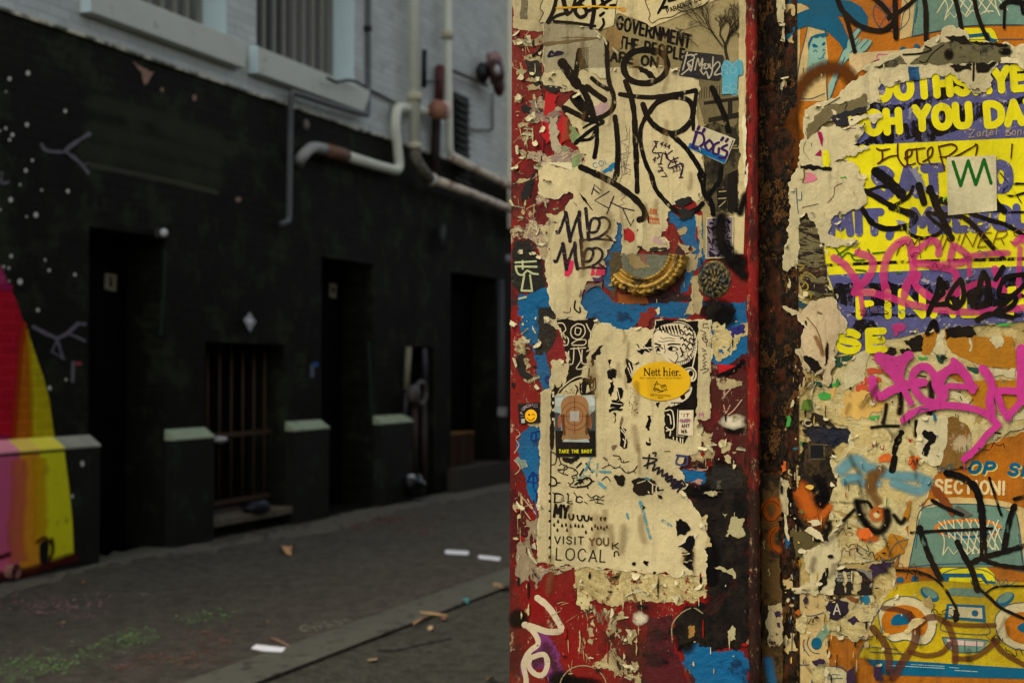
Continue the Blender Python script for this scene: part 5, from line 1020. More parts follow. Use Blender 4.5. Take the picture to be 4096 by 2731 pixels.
m = M('panel', 4.6); m.poly('a2 1040,810 1120,800 1210,860 1240,900 1110,905 1050,870', 8); m.build('worn_patch', plain('plaque worn', (140, 122, 78), .6, .2), pq)
m = M('panel', 4.7); m.poly('a2 1150,790 1195,785 1225,880 1180,850', 5); m.build('paint_fleck', plain('plaque pink', (130, 84, 70), .6, .2), pq); m = M('panel', 4.7); [m.line(s_, 5) for s_ in ('a2 1330,850 1310,960', 'a2 1335,850 1335,960', 'a2 1340,850 1365,960', 'a2 1310,840 1360,838')]; m.build('incised_fan', plain('plaque light', (128, 128, 104), .5), pq)
residue(['a2 905,770 1000,770 1000,985 960,1010 940,1150 915,1160 900,900'], .9, plain('olive board', (72, 62, 36), .5, .4, 12, .5), 5, 1)
m = M('panel', 1.0); m.poly('a2 970,1120 1080,1130 1110,1060 1110,1205 960,1205', 3); m.poly('a2 1110,1060 1200,1130 1230,1205 1112,1205', 3); m.build('orange_patch', plain('amber paint', (130, 68, 14), .5, .3), pan)

# ---- lower black and white poster ------------------------------------------------
lp_ = sheet('art_poster', PAP, ['a3 440,58 790,58 800,110 900,100 950,150 1010,165 1110,130 1280,140 1290,68 1762,66 1750,900 1640,912 1690,1000 1640,1180 1500,1290 1480,1330 1560,1470 a4 1330,110 1400,200 1480,330 1512,430 1512,766 900,715 245,655 255,300 268,20 a3 300,1000 305,690 350,660 395,660 400,520 392,420 480,400 540,440 520,280 480,160 430,120 340,75 345,50'], 2.6, 6, 'large torn white poster of black line art lettered VISIT YOUR LOCAL on the lower panel', 'poster', fringe=4)
mg = M('panel', 3.0); mg.poly('a3 305,695 335,670 398,700 392,1497 a4 345,60 345,655 247,652 268,20'); mg.build('margin_strip', paper('margin strip', (196, 180, 144), .5), lp_)
m = M('panel', 3.1); m.poly('a3 440,60 783,60 740,200 725,320 700,420 660,480 640,540 560,570 500,620 520,560 548,440 520,280 482,150', 8); m.poly('a3 398,700 432,620 460,640 480,580 495,640 450,690 440,720', 5); m.build('black_print', BKS, lp_)
m = M('panel', 3.3)
for s_ in ('a3 455,90 500,95 520,150 490,180 540,220 535,275 500,280', 'a3 620,95 570,130 565,190 600,225 650,220 685,170 670,110 620,95', 'a3 605,130 600,180 635,190 650,140 610,128', 'a3 695,95 735,165 770,95', 'a3 735,165 730,220', 'a3 570,265 620,235 690,235 680,275 575,278', 'a3 560,310 690,300', 'a3 590,300 585,400 575,440 555,440', 'a3 625,300 650,400 610,480 700,470 715,440 660,430 660,320', 'a3 545,330 540,420', 'a3 700,330 760,300', 'a3 470,655 560,580 640,545 720,560'): m.line(s_, 9)
m.build('white_outline', ink('paper line', (206, 190, 152)), lp_)
m = M('panel', 3.1); m.poly('a3 455,690 480,650 560,575 640,540 660,560 560,600 500,650 470,690'); m.poly('a3 670,560 740,540 760,600 700,620 690,690 760,660 770,700 660,705 655,640'); m.build('shoulder_print', BKS, lp_)
m = M('panel', 3.12); rb = random.Random(11)
for i in range(70):
    x, y = rb.uniform(490, 650), rb.uniform(600, 700)
    if y > 690 - (x - 480) * .5: m.oval(f'a3 {x:.0f},{y:.0f}', 3.4)
for i in range(36): m.oval(f'a3 {rb.uniform(1060, 1130):.0f},{rb.uniform(640, 850):.0f}', 3.4)
m.build('stipple', BKS, lp_)
m = M('panel', 3.15)
for s_ in ('a3 660,480 640,540 670,580 640,640 655,700', 'a3 720,480 715,560 725,640 745,680 775,640 770,560', 'a3 735,540 730,620 750,650 760,560', 'a3 600,620 620,650 605,700', 'a3 640,600 650,660'): m.line(s_, 10)
m.build('flame_outline', BKS, lp_)
m = M('panel', 3.1)                                  # torn streaks of the print left in the middle
for s_ in ('a3 800,290 840,280 780,400 740,460 730,420', 'a3 890,400 915,405 900,480 880,540', 'a3 940,480 945,560 920,580 880,560 890,510', 'a3 895,600 930,580 935,640 900,720 880,690', 'a3 960,640 1000,640 1005,720 985,760 950,760', 'a3 890,745 1000,760 1010,800 900,810', 'a3 885,825 1010,820 1000,840 890,850', 'a3 920,860 955,870 930,950', 'a3 990,960 1040,1000 1050,1110 1015,1165 985,1040', 'a3 1030,395 1060,410 1090,440 1085,580 1040,600', 'a3 1100,265 1140,300 1260,220 1270,310 1160,320', 'a3 1125,330 1190,340 1240,290', 'a3 1090,440 1140,400 1150,430', 'a3 1125,845 1140,850 1135,865', 'a3 1215,880 1245,880 1240,1000 1220,1010', 'a3 1230,1060 1245,1080 1240,1110', 'a3 1205,1100 1225,1110 1245,1135 1215,1135', 'a3 1290,770 1320,760 1310,830'): m.poly(s_, 7)
m.build('print_remnants', BKS, lp_)
m = M('panel', 3.4)
for s_ in ('a3 990,1000 1030,1060 1020,1150', 'a3 1000,980 1040,1040', 'a3 1010,1080 1035,1110', 'a3 1110,310 1250,300', 'a3 1160,260 1240,330', 'a3 1200,300 1290,310', 'a3 1060,430 1090,520', 'a3 1050,470 1085,560', 'a3 900,770 1000,785', 'a3 960,650 985,750'): m.line(s_, 8, wob=.3)
m.build('white_outline', ink('paper line', (206, 190, 152)), lp_)
# saint's portrait
m = M('panel', 3.1); m.poly('a3 1290,70 1652,70 1650,480 1640,700 1640,870 1620,920 1530,1120 1480,1095 1370,1075 1368,820 1490,760 1560,600 1500,430 1330,300 1288,200', 4); m.build('portrait_ground', BKS, lp_)
m = M('panel', 3.5); m.oval('a3 1480,262', 166, 188); m.build('halo', ink('halo cream', (206, 190, 152)), lp_)
m = M('panel', 3.7); m.ringline('a3 1480,262', 138, 158, 7, 0, 360); [m.line(f'a3 {1480 + 140 * math.cos(R(a)):.0f},{262 + 160 * math.sin(R(a)):.0f} {1480 + 158 * math.cos(R(a)):.0f},{262 + 180 * math.sin(R(a)):.0f}', 5, 0) for a in range(-120, 100, 7)]
[m.oval(f'a3 {random.Random(i).uniform(1510, 1600):.0f},{random.Random(i + 99).uniform(320, 410):.0f}', 3.2) for i in range(60)]; m.build('halo_ring', BKS, lp_)
m = M('panel', 3.9); m.poly('a3 1275,170 1330,130 1480,110 1510,200 1520,300 1495,330 1490,390 1450,430 1420,405 1330,350 1285,340 1272,260', sm=1); m.build('face', ink('face cream', (208, 192, 154)), lp_)
m = M('panel', 4.1)
for s_, w_ in (('a3 1275,175 1300,150 1360,150 1420,190 1500,205', 7), ('a3 1330,210 1350,225 1390,215', 5), ('a3 1310,245 1350,250 1400,240 1450,245', 5), ('a3 1400,215 1450,225', 5), ('a3 1285,265 1330,280', 13), ('a3 1395,275 1430,268 1495,272', 13), ('a3 1395,310 1420,290 1460,300 1480,315', 9), ('a3 1400,318 1440,330 1475,318', 6), ('a3 1285,300 1320,290 1350,310', 9), ('a3 1290,325 1330,328', 6), ('a3 1360,270 1370,330 1360,345', 5), ('a3 1470,345 1480,380 1455,430', 7), ('a3 1460,350 1470,340', 7), ('a3 1500,300 1520,360 1505,375', 12), ('a3 1415,405 1440,425 1460,430', 6), ('a3 1290,320 1300,345', 5)): m.line(s_, w_)
m.oval('a3 1418,308', 17); m.oval('a3 1310,315', 15)
m.build('face_lines', BKS, lp_)
m = M('panel', 4.0); m.poly('a3 1272,175 1300,130 1360,100 1440,85 1530,95 1590,140 1610,210 1600,300 1560,340 1530,330 1500,250 1510,200 1420,185 1350,150', sm=1); m.build('hair', ink('hair cream', (206, 190, 152)), lp_)
m = M('panel', 4.3)
for i, x in enumerate(range(1325, 1500, 27)): m.line(f'a3 {x},{150 - i * 2} {x - 4},{118 - i * 2} {x + 18},{188 - (6 - i) * 3}', 15, taper=.5)
for i, (x, y) in enumerate(((1490, 160), (1520, 190), (1500, 225), (1530, 245), (1515, 280), (1560, 190), (1575, 230), (1570, 270), (1545, 310), (1560, 150), (1530, 130))): m.line(f'a3 {x},{y} {x + 16},{y - 14} {x + 34},{y + 8} {x + 52},{y - 6}', 13, taper=.4)
m.line('a3 1272,180 1290,140 1350,102 1440,86 1530,96 1592,140 1612,210 1600,290', 7); m.build('hair_lines', BKS, lp_)
m = M('panel', 3.6); m.poly('a3 1530,480 1600,465 1640,520 1625,580 1580,600 1600,640 1585,700 1540,750 1440,800 1400,790 1390,700 1500,600', sm=1); m.build('skull', ink('skull cream', (204, 188, 150)), lp_)
m = M('panel', 3.8)
for s_, w_ in (('a3 1540,490 1590,480 1625,520 1610,570', 9), ('a3 1580,600 1630,600', 7), ('a3 1590,610 1590,640', 6), ('a3 1610,600 1612,640', 6), ('a3 1530,700 1580,660', 9), ('a3 1420,770 1550,770', 8), ('a3 1435,800 1540,795', 7), ('a3 1450,770 1450,800', 6), ('a3 1480,772 1480,802', 6), ('a3 1510,772 1510,802', 6), ('a3 1535,770 1538,795', 6)): m.line(s_, w_)
m.oval('a3 1590,520', 20, 26); m.oval('a3 1520,720', 22, 24); m.build('skull_lines', BKS, lp_)
m = M('panel', 3.6)
for s_ in ('a3 1370,840 1430,840 1445,980 1410,1000 1380,980', 'a3 1380,1010 1415,1005 1410,1050', 'a3 1390,870 1410,880 1420,950', 'a3 1640,300 1600,480', 'a3 1500,1075 1500,1110', 'a3 1520,1080 1520,1115', 'a3 1470,1070 1470,1095', 'a3 1440,1065 1440,1085'): m.line(s_, 10)
m.poly('a3 1490,835 1612,832 1610,1055 1480,1040'); m.line('a3 1478,830 1470,1052 1530,1060', 6, 0); m.build('text_box', ink('face cream', (208, 192, 154)), lp_)
m = M('panel', 4.0); m.text("'IT", 'a3 1505,890 1575,892', 28, 6); m.text('SUCK', 'a3 1502,940 1580,935', 28, 6); m.text('ANY', 'a3 1512,985 1580,978', 30, 6); m.text('WA', 'a3 1508,1030 1555,1028', 30, 6); m.build('text_box_writing', PUR, lp_); m = M('panel', 4.3); m.line('a3 1490,925 1590,920', 9); m.line('a3 1660,890 1665,855 1680,880 1690,850 1700,890', 8); m.build('pink_mark', ink('pink pen', (170, 90, 130)), lp_)
m = M('panel', 3.5); m.poly('a3 1665,70 1760,70 1745,900 1640,905 1650,700'); m.build('margin_strip', paper('margin strip', (196, 180, 144), .5), lp_)
m = M('panel', 3.8)
for s_ in ('a3 1735,100 1700,95 1695,130 1735,125 1740,140', 'a3 1670,150 1720,175 1690,190', 'a3 1720,200 1685,215 1720,260 1735,230 1690,220', 'a3 1715,200 1725,290', 'a3 1685,305 1720,330 1690,330', 'a3 1725,350 1690,370 1715,390 1690,410', 'a3 1725,420 1695,430 1720,450 1690,460 1720,480', 'a3 1670,490 1740,480 1730,500 1690,520'): m.line(s_, 7)
m.build('pen_writing', PUR, lp_)
m = M('panel', 3.4); m.line('a3 415,660 405,900 400,1170', 34, wob=.3, cap=False); m.line('a3 392,1180 390,1497', 10, wob=.4); m.line('a4 345,60 345,655', 5); m.build('border_line', BKS, lp_)
m = M('panel', 3.6); [m.poly(f'a3 {402 + i % 2 * 4},{y} {420},{y} {420},{y + 22} {404},{y + 22}') for i, y in enumerate((675, 700, 760, 820, 900))]; m.build('border_dashes', ink('face cream', (208, 192, 154)), lp_)
m = M('panel', 3.6); [m.poly(f'a4 330,{y} 344,{y} 344,{y + h} 328,{y + h}', 1) for y, h in ((60, 16), (130, 14), (185, 20), (262, 14), (335, 20), (460, 24), (535, 16), (605, 24))]; m.build('border_dashes', BKS, lp_)
# thorny line art
m = M('panel', 3.4); rb = random.Random(21)
def thorn(spec, w_, n=3):
    m.line(spec, w_); p = smooth(P(spec)); k = KS(spec)
    for i in range(4, len(p) - 3, n):
        a, b = p[i - 1], p[i + 1]; l = math.hypot(b[0] - a[0], b[1] - a[1]) + 1e-6; s_ = rb.choice((-1, 1)) * rb.uniform(16, 30) * k
        m.line([p[i], (p[i][0] - (b[1] - a[1]) / l * s_, p[i][1] + (b[0] - a[0]) / l * s_)], w_ * k * .8, 0)
for s_, w_ in (('a3 400,1190 440,1220 430,1290 400,1300', 9), ('a3 460,1230 480,1290 530,1310 520,1340 450,1340 480,1370 540,1390', 9), ('a3 520,1240 560,1290 620,1240', 8), ('a3 540,1320 600,1340 620,1380 570,1400 590,1440 550,1480 620,1497', 9), ('a3 390,1400 430,1420 440,1470 400,1480', 14), ('a3 600,1470 700,1410 740,1440 700,1480 620,1490', 16), ('a3 925,1220 980,1230 1000,1280 1060,1270', 8), ('a3 830,1330 900,1300 930,1330 980,1320 1020,1360', 7), ('a3 1000,1330 1040,1370 1100,1350 1130,1310', 8), ('a3 830,1430 870,1400 900,1440', 9)): thorn(s_, w_)
for s_ in ('a3 650,1285 610,1325', 'a3 695,1290 745,1365', 'a3 640,1390 672,1335'): m.line(s_, 22, taper=.5)
for s_ in ('a3 490,1240 640,1240 590,1270 510,1275', 'a3 935,1390 1010,1385 1015,1480 960,1470', 'a3 600,1430 660,1420 640,1480', 'a3 1100,1440 1200,1410 1290,1450 1240,1497 1100,1497', 'a4 970,30 1080,20 1200,100 1150,130 1080,140 1000,150 965,90', 'a4 830,0 890,20 900,70 850,40', 'a4 1010,200 1060,240 1030,260', 'a4 1150,150 1190,170 1170,180', 'a4 1285,340 1320,325 1400,400 1360,450 1300,460', 'a4 1330,580 1425,580 1425,640 1340,650', 'a4 1345,655 1425,645 1422,740', 'a4 1425,450 1425,580 1340,545 1300,540', 'a4 1050,640 1085,650 1080,680 1055,670', 'a4 955,670 985,655 985,680'): m.poly(s_, 7)
m.build('thorny_art', BKS, lp_)
m = M('panel', 3.9); m.text('PRIC', 'a4 985,130 1180,135', 60, 9); m.line('a4 1080,40 1120,70 1170,80', 6); m.line('a4 1000,60 1060,40', 6); m.line('a4 1310,540 1370,465 1330,555 1350,480', 10); m.line('a4 1380,530 1440,450', 26); m.line('a4 1330,600 1390,590', 8); m.build('white_outline', ink('paper line', (206, 190, 152)), lp_)
m = M('panel', 4.0)
for s_ in ('a3 1265,1200 1290,1195 1285,1225', 'a3 1180,1240 1300,1255 1190,1310', 'a3 1235,1215 1215,1330', 'a3 1215,1290 1280,1290 1260,1350 1320,1320 1300,1380 1350,1340 1340,1400 1390,1370 1370,1430 1430,1390 1420,1450 1490,1440 1440,1497 1540,1480', 'a4 1200,0 1260,20 1220,50 1290,30 1250,80 1330,50 1260,100 1340,70 1300,125', 'a3 1490,1450 1510,1430 1540,1470'): m.line(s_, 15, .0 if False else 1)
m.build('marker_signature', ink('navy marker', (20, 16, 34), .06), lp_)
m = M('panel', 3.9)
for s_, w_ in (('a3 730,1240 690,1340 620,1440', 20), ('a3 740,1350 830,1360 900,1360', 18), ('a3 790,1290 780,1400', 14), ('a4 700,50 760,100', 24), ('a4 1020,200 1060,340 1095,470', 22), ('a4 1190,340 1250,380', 16), ('a4 920,290 928,325', 12), ('a4 540,20 640,0', 12), ('a4 1060,20 1090,30', 20)): m.line(s_, w_, wob=.3)
m.build('teal_stain', ink('teal stain', (84, 142, 146), .42, nscale=40), lp_)
m = M('panel', 3.6); m.text('DI', 'a4 375,200 480,205', 62, 15); m.text('C', 'a4 535,205 585,205', 45, 9); m.build('thorny_lettering', BKS, lp_)
m = M('panel', 3.9); m.text('DI', 'a4 385,196 475,200', 48, 5); m.build('white_outline', ink('paper line', (206, 190, 152)), lp_)
m = M('panel', 3.62)
for s_ in ('a4 360,130 375,150 370,210', 'a4 370,205 420,200 430,150 380,135', 'a4 470,135 480,210 510,212', 'a4 520,130 540,160 535,200', 'a4 620,140 650,170 690,150 720,170 745,155', 'a4 640,190 700,180 745,190', 'a4 600,200 620,215', 'a4 680,205 740,215'): thorn(s_, 7, 3)
m.build('thorny_lettering', BKS, lp_)
m = M('panel', 3.6); m.text('MY', 'a4 370,310 470,320', 88, 22); [m.line(f'a4 {x},{a} {x + 6},{a + 30} {x + 22},{a + 40} {x + 34},{a + 28} {x + 36},{a + 2}', 13) for x, a in ((480, 295), (545, 302), (595, 305))]; [m.poly(f'a4 {x},318 {x + 22},310 {x + 18},345 {x},340', 3) for x in (640, 715, 742)]; m.build('drip_lettering', BKS, lp_)
m = M('panel', 3.6)
for i, (x, y) in enumerate(((370, 370), (400, 345), (395, 410), (430, 375), (460, 370), (468, 410), (495, 380), (530, 375), (555, 380), (585, 380), (655, 400), (680, 380), (700, 395), (725, 390), (748, 400), (768, 385), (610, 425))): m.poly(f'a4 {x},{y - 16} {x + 8},{y + 4} {x + 6},{y + 15} {x - 5},{y + 15} {x - 8},{y + 4}', sm=1)
m.build('drops', BKS, lp_)
m = M('panel', 3.6); m.text('VISIT', 'a4 375,515 590,520', 54, 9, jig=.04); m.build('lettering', BKS, lp_)
m = M('panel', 3.6); m.text('YOU', 'a4 640,530 780,525', 52, 12, jig=.04); m.build('lettering', ink('brown letter', (92, 70, 40)), lp_)
m = M('panel', 3.6); m.text('LOCAL', 'a4 385,635 760,655', 88, 9, jig=.03); m.text('K', 'a4 810,555 855,555', 44, 9); m.line('a4 825,610 825,580 850,575 858,605', 9); m.build('lettering', BKS, lp_)
m = M('panel', 3.7); m.poly('a3 910,1140 960,1130 920,1180', 3); m.line('a3 845,1240 870,1260', 16); m.line('a3 1365,1185 1410,1185', 9); m.poly('a3 980,960 1000,880 1010,900 990,970', 2); m.build('smudges', ink('smudge', (110, 92, 66), .2), lp_)
m = M('panel', 3.7); m.line('a3 1470,1220 1560,1230', 20); m.line('a3 1480,1230 1465,1290 1550,1300 1560,1230', 16); m.build('blue_box', ink('slate blue', (58, 66, 96), .15), lp_)
# stickers on it
o1 = M('panel', 4.7); o1.oval('a3 1338,585', 251, 168, 0, 0, .4); ov = o1.build('oval_sticker', plain('sticker gold', (206, 160, 14), .55, .06, 10, .12, 40), label='yellow oval sticker reading Nett hier', cat='sticker')
m = M('panel', 4.95)
for s_, w_ in (('a3 1194,478 1194,538', 7), ('a3 1194,478 1236,538', 11), ('a3 1236,478 1236,538', 7), ('a3 1184,478 1204,478', 4), ('a3 1228,478 1246,478', 4), ('a3 1184,538 1204,538', 4)): m.line(s_, w_, 0, wob=0)
for x in (1266, 1440): m.line(f'a3 {x - 13},515 {x + 13},515 {x + 8},499 {x - 5},498 {x - 14},515 {x - 8},534 {x + 5},538 {x + 14},530', 7)
for x in (1292, 1316): m.line(f'a3 {x},482 {x},530 {x + 6},538 {x + 11},534', 8); m.line(f'a3 {x - 7},499 {x + 11},499', 5, 0)
m.line('a3 1360,470 1360,538', 9, 0); m.line('a3 1360,512 1373,499 1385,504 1386,538', 8); m.line('a3 1351,538 1369,538', 4, 0); m.line('a3 1378,538 1395,538', 4, 0); m.line('a3 1351,471 1360,470', 4, 0)
m.line('a3 1409,500 1409,538', 9, 0); m.oval('a3 1409,482', 6); m.line('a3 1400,538 1418,538', 4, 0); m.line('a3 1400,501 1409,500', 4, 0)
m.line('a3 1467,500 1467,538', 9, 0); m.line('a3 1467,510 1477,499 1485,503', 8); m.line('a3 1459,538 1476,538', 4, 0); m.line('a3 1459,501 1467,500', 4, 0)
m.oval('a3 1496,534', 6); m.build('lettering', ink('print umber', (34, 20, 6)), ov)
m = M('panel', 4.95); m.typeset('Aber waren Sie schon mal am Kloster?', 'a3 1150,566 1515,566', 17); m.typeset('ABI-Württemberg', 'a3 1240,712 1415,716', 20); m.typeset('2024', 'a3 1302,735 1350,735', 18); m.build('small_print', ink('print brown', (84, 58, 8)), ov)
m = M('panel', 4.95)
for s_, w_ in (('a3 1280,640 1285,615 1300,585 1305,615', 6), ('a3 1275,615 1320,612 1335,625 1335,645', 5), ('a3 1335,625 1370,615 1380,650 1340,645', 5), ('a3 1270,660 1300,655 1340,668 1385,660', 7), ('a3 1275,668 1310,664 1350,672', 5), ('a3 1305,680 1345,676', 5), ('a3 1280,640 1275,650', 4), ('a3 1345,630 1370,622', 4), ('a3 1348,637 1372,630', 4), ('a3 1265,650 1285,645 1310,650', 4)): m.line(s_, w_)
m.build('abbey_drawing', ink('print umber', (34, 20, 6)), ov)
t1 = M('panel', 4.6); t1.poly('a3 424,708 771,708 776,1230 436,1232', 0, .4); ts = t1.build('portrait_sticker', plain('sticker pale grey', (150, 162, 150), .4, .12, 12, .1), label='sticker with the back of a bald head under cross hairs, reading TAKE THE SHOT', cat='sticker')
m = M('panel', 4.7); m.poly('a3 428,1000 500,1010 500,985 720,985 773,1000 776,1230 436,1232'); m.build('jacket', ink('jacket black', (8, 12, 16)), ts)
m = M('panel', 4.72); m.poly('a3 427,850 470,860 480,1010 428,1010'); m.poly('a3 720,880 772,830 773,1010 720,1010'); m.build('blurred_ground', ink('blur grey', (52, 66, 66)), ts)
m = M('panel', 4.66); m.poly('a3 430,730 500,725 470,800 430,800'); m.poly('a3 690,715 768,712 770,790 725,800'); m.build('bright_ground', ink('blur pale', (176, 184, 170)), ts)
SKIN = plain('print skin', (150, 106, 62), .5, .12, 14, .05)
m = M('panel', 4.78); m.poly('a3 482,850 478,790 495,745 530,720 560,709 650,709 690,735 712,780 716,850 712,940 705,1010 712,1090 500,1095 498,1020 485,930', sm=1); m.build('head', SKIN, ts)
m = M('panel', 4.76); m.oval('a3 468,925', 17, 60, 6); m.oval('a3 727,935', 17, 60, -6); m.build('ear', plain('print ear', (150, 84, 58), .5), ts)
m = M('panel', 4.84); m.poly('a3 500,1010 600,1040 706,1005 712,1092 500,1096', sm=0); m.build('neck', ink('neck pale', (166, 132, 84), op=.75), ts); m = M('panel', 4.84); m.line('a3 500,880 498,960 508,1040', 40, soft=True); m.line('a3 705,880 704,960 700,1030', 40, soft=True); m.build('neck_print', ink('print umber soft', (92, 54, 26), soft=True, op=.7), ts)
m = M('panel', 4.9); m.poly('a3 490,1104 510,1080 600,1088 700,1078 722,1098 720,1108', 0); m.build('collar', ink('collar pale', (166, 176, 162)), ts)
m = M('panel', 4.95)
for r in (38, 72, 112): m.ringline('a3 595,885', r, r * 1.08, 4.5)
m.line('a3 595,725 595,1040', 4.5); m.line('a3 470,885 720,885', 4.5); m.build('cross_hairs', ink('hair line', (92, 40, 14)), ts)
m = M('panel', 5.2); m.poly('a3 555,842 634,842 634,928 555,928'); m.build('blank_square', plain('square grey', (168, 162, 148), .5), ts)
m = M('panel', 5.0); m.text('TAKE', 'a3 463,1198 545,1198', 26, 6.5, gap=.42); m.text('THE', 'a3 570,1198 630,1198', 26, 6.5, gap=.42); m.text('SHOT', 'a3 654,1198 742,1198', 26, 6.5, gap=.42); m.build('lettering', ink('print yellow', (214, 202, 20)), ts)
p1 = M('panel', 4.2); p1.poly('a3 108,780 295,766 302,940 122,950', 0, .4); ps = p1.build('smiley_sticker', plain('sticker ink black', (12, 12, 14), .4), label='small black sticker with a winking yellow smiley, left edge of the panel', cat='sticker')
m = M('panel', 4.4); m.oval('a3 222,882', 51, 54); m.build('smiley', plain('smiley yellow', (236, 172, 10), .5, .05), ps)
m = M('panel', 4.6); m.oval('a3 206,872', 7, 9); m.line('a3 228,872 242,868 252,876', 6); m.line('a3 190,900 215,922 240,912 250,895', 6); m.build('features', BKS, ps)
m = M('panel', 4.4)
for i, (c_, an, x, y) in enumerate((('P', -70, 152, 868), ('U', -55, 160, 838), ('N', -40, 174, 822), ('C', -25, 190, 812), ('H', -12, 208, 806), ('!', 0, 226, 802))):
    ca, sa = math.cos(R(an)), math.sin(R(an)); m.text(c_, f'a3 {x},{y} {x + 14 * ca:.1f},{y + 14 * sa:.1f}', 24, 4.5)
m.typeset('COMEDY', 'a3 242,795 282,792', 13); m.typeset('FESTIVAL', 'a3 242,812 282,809', 11); m.typeset('TICKETS', 'a3 132,892 165,890', 8); m.build('lettering', ink('sticker mauve', (170, 150, 150)), ps)
m = M('panel', 4.4); m.poly('a3 138,908 170,906 172,942 140,944'); m.build('blank_square', plain('square grey', (168, 162, 148), .5), ps)

# ================================================================== POSTERED BRICK WALL, right of the panel
COLC = collage('paste layers cream', [(0, (30, 24, 18)), (.34, (120, 96, 60)), (.38, (192, 168, 110)), (.47, (212, 192, 138)), (.56, (188, 164, 106)), (.61, (160, 128, 76)), (.645, (86, 66, 44)), (.68, (196, 180, 142))], 10, (1, 1, 1.5), 1.1, seed=6)
COLD = collage('paste layers dark', [(0, (14, 12, 10)), (.40, (46, 36, 24)), (.46, (22, 20, 22)), (.52, (70, 52, 28)), (.56, (30, 26, 22)), (.61, (112, 92, 60)), (.65, (26, 22, 20))], 12, (1, 1, 1), 1.2, seed=8)
COLW = collage('white scraped paper', [(0, (70, 56, 48)), (.31, (176, 150, 96)), (.38, (214, 198, 150)), (.50, (204, 184, 130)), (.57, (218, 204, 160)), (.64, (164, 124, 62)), (.68, (36, 30, 26))], 9, (1, 1, 1.8), 1.0, seed=9)
def bp(name, mat, specs, lift, torn=6, par=cor, thick=.5):
    for i_, s_ in enumerate(specs): m = M('brick', lift + .02 * i_); m.poly(s_, torn, thick); o = m.build(name, mat, par)
    return o
bp('paste_layer', COLC, ['a5 390,-500 2700,-500 2700,1500 a6 2700,1300 a7 2700,1437 a8 2500,2100 180,2100 175,1568 190,800 310,300 320,0 a7 400,1000 390,700 540,560 500,330 400,300 410,0 a6 390,1100 380,850 420,620 430,300 420,100 a5 480,1430 390,1000'], 1.0, 5)
bp('olive_strip', plain('olive strip', (84, 62, 26), .6, .45, 9, .6, 40, grime=(26, 22, 12), gs=10, gt=.5), ['a8 190,0 320,0 312,400 320,800 345,1100 340,1700 185,1700 180,700'], 11, 4)
m = M('brick', 11.4)
for s_, w_ in (('a8 200,240 230,200 290,190 310,280 260,340 220,310 200,250', 70), ('a8 290,400 250,450 260,530 310,560', 80)): m.line(s_, w_, soft=True)
m.build('orange_spray', ink('orange spray', (150, 72, 14), soft=True, op=.8), cor)
m = M('brick', 11.8); m.ringline('a8 255,270', 64, 76, 5, 20, 330); m.ringline('a8 310,490', 62, 90, 5, 100, 260); m.build('thin_arc', ink('thin dark line', (30, 22, 12)), cor)
m = M('brick', 11.6); m.line('a8 230,1400 260,1568', 100, soft=True); m.build('blue_spray', ink('blue spray', (40, 110, 150), soft=True, op=.85), cor); bp('torn_flake', paper('residue', (192, 176, 138), 1.0, wrinkle=.9), ['a8 205,490 212,490 212,560 202,555', 'a8 230,980 330,960 345,1250 300,1290 240,1300 215,1150', 'a8 225,720 240,700 240,760'], 12.2)

OR = paper('orange print', (186, 108, 8), .5); CR = paper('print cream', (206, 178, 124), .5); TE = ink('print teal', (8, 86, 112)); PT = ink('print pale teal', (130, 164, 142)); GT = paper('print grey teal', (104, 138, 128), .35); YE = paper('print yellow', (216, 196, 10), .35); LN = ink('print line', (24, 74, 88))
def part(par, name, mat, specs, lift, sm=0, torn=0):
    for i_, s_ in enumerate(specs): m = M('brick', lift + .02 * i_); m.poly(s_, torn, 0, sm); o = m.build(name, mat, par)
    return o
def lines(par, name, mat, items, lift, plane='brick'):
    m = M(plane, lift)
    for s_, w_ in items: m.line(s_, w_)
    return m.build(name, mat, par)
# ---- orange poster, upper right
r1 = sheet('cartoon_poster', OR, ['a5 392,-420 2700,-420 2700,620 1500,620 1160,660 930,720 900,760 560,1000 545,1060 540,1500 400,1500 395,700'], 1.8, 3, 'orange cartoon poster with teal palm leaves and a basketball, upper right corner', 'poster', plane='brick')
part(r1, 'cream_band', CR, ['a5 392,-420 512,-420 512,420 488,650 470,840 470,1010 396,1010'], 2.3)
part(r1, 'palm_trunk', CR, ['a5 570,222 715,232 725,290 745,490 732,690 740,830 470,835 488,640 520,480'], 2.4)
part(r1, 'cartoon_face', PT, ['a5 600,305 640,288 725,290 718,480 745,500 735,560 565,602 580,440'], 2.7)
part(r1, 'palm_leaf', TE, ['a5 392,350 398,200 440,140 500,100 595,75 560,38 390,34 388,-420 820,-420 850,0 930,10 1020,60 1070,140 1066,215 1030,262 960,175 870,138 820,130 862,200 905,300 900,390 872,418 835,350 740,262 640,236 570,215 480,250'], 3.0)
part(r1, 'hair', TE, ['a5 582,420 578,360 600,305 650,282 740,268 742,290 700,312 680,300 650,315 620,310 600,350'], 3.3)
part(r1, 'leaf_gap', CR, ['a5 392,38 520,30 592,72 480,118 396,195'], 3.3)
lines(r1, 'face_lines', TE, [('a5 625,425 640,412 655,428', 6), ('a5 700,420 708,405 720,415', 6), ('a5 665,478 680,488 695,470 708,480', 6), ('a5 612,520 622,535', 5), ('a5 540,560 542,590', 6), ('a5 700,470 715,430', 5)], 3.3)
part(r1, 'eyebrow', TE, ['a5 612,370 630,360 660,380 655,390 620,388', 'a5 690,365 712,345 722,360 700,378'], 3.3, 1)
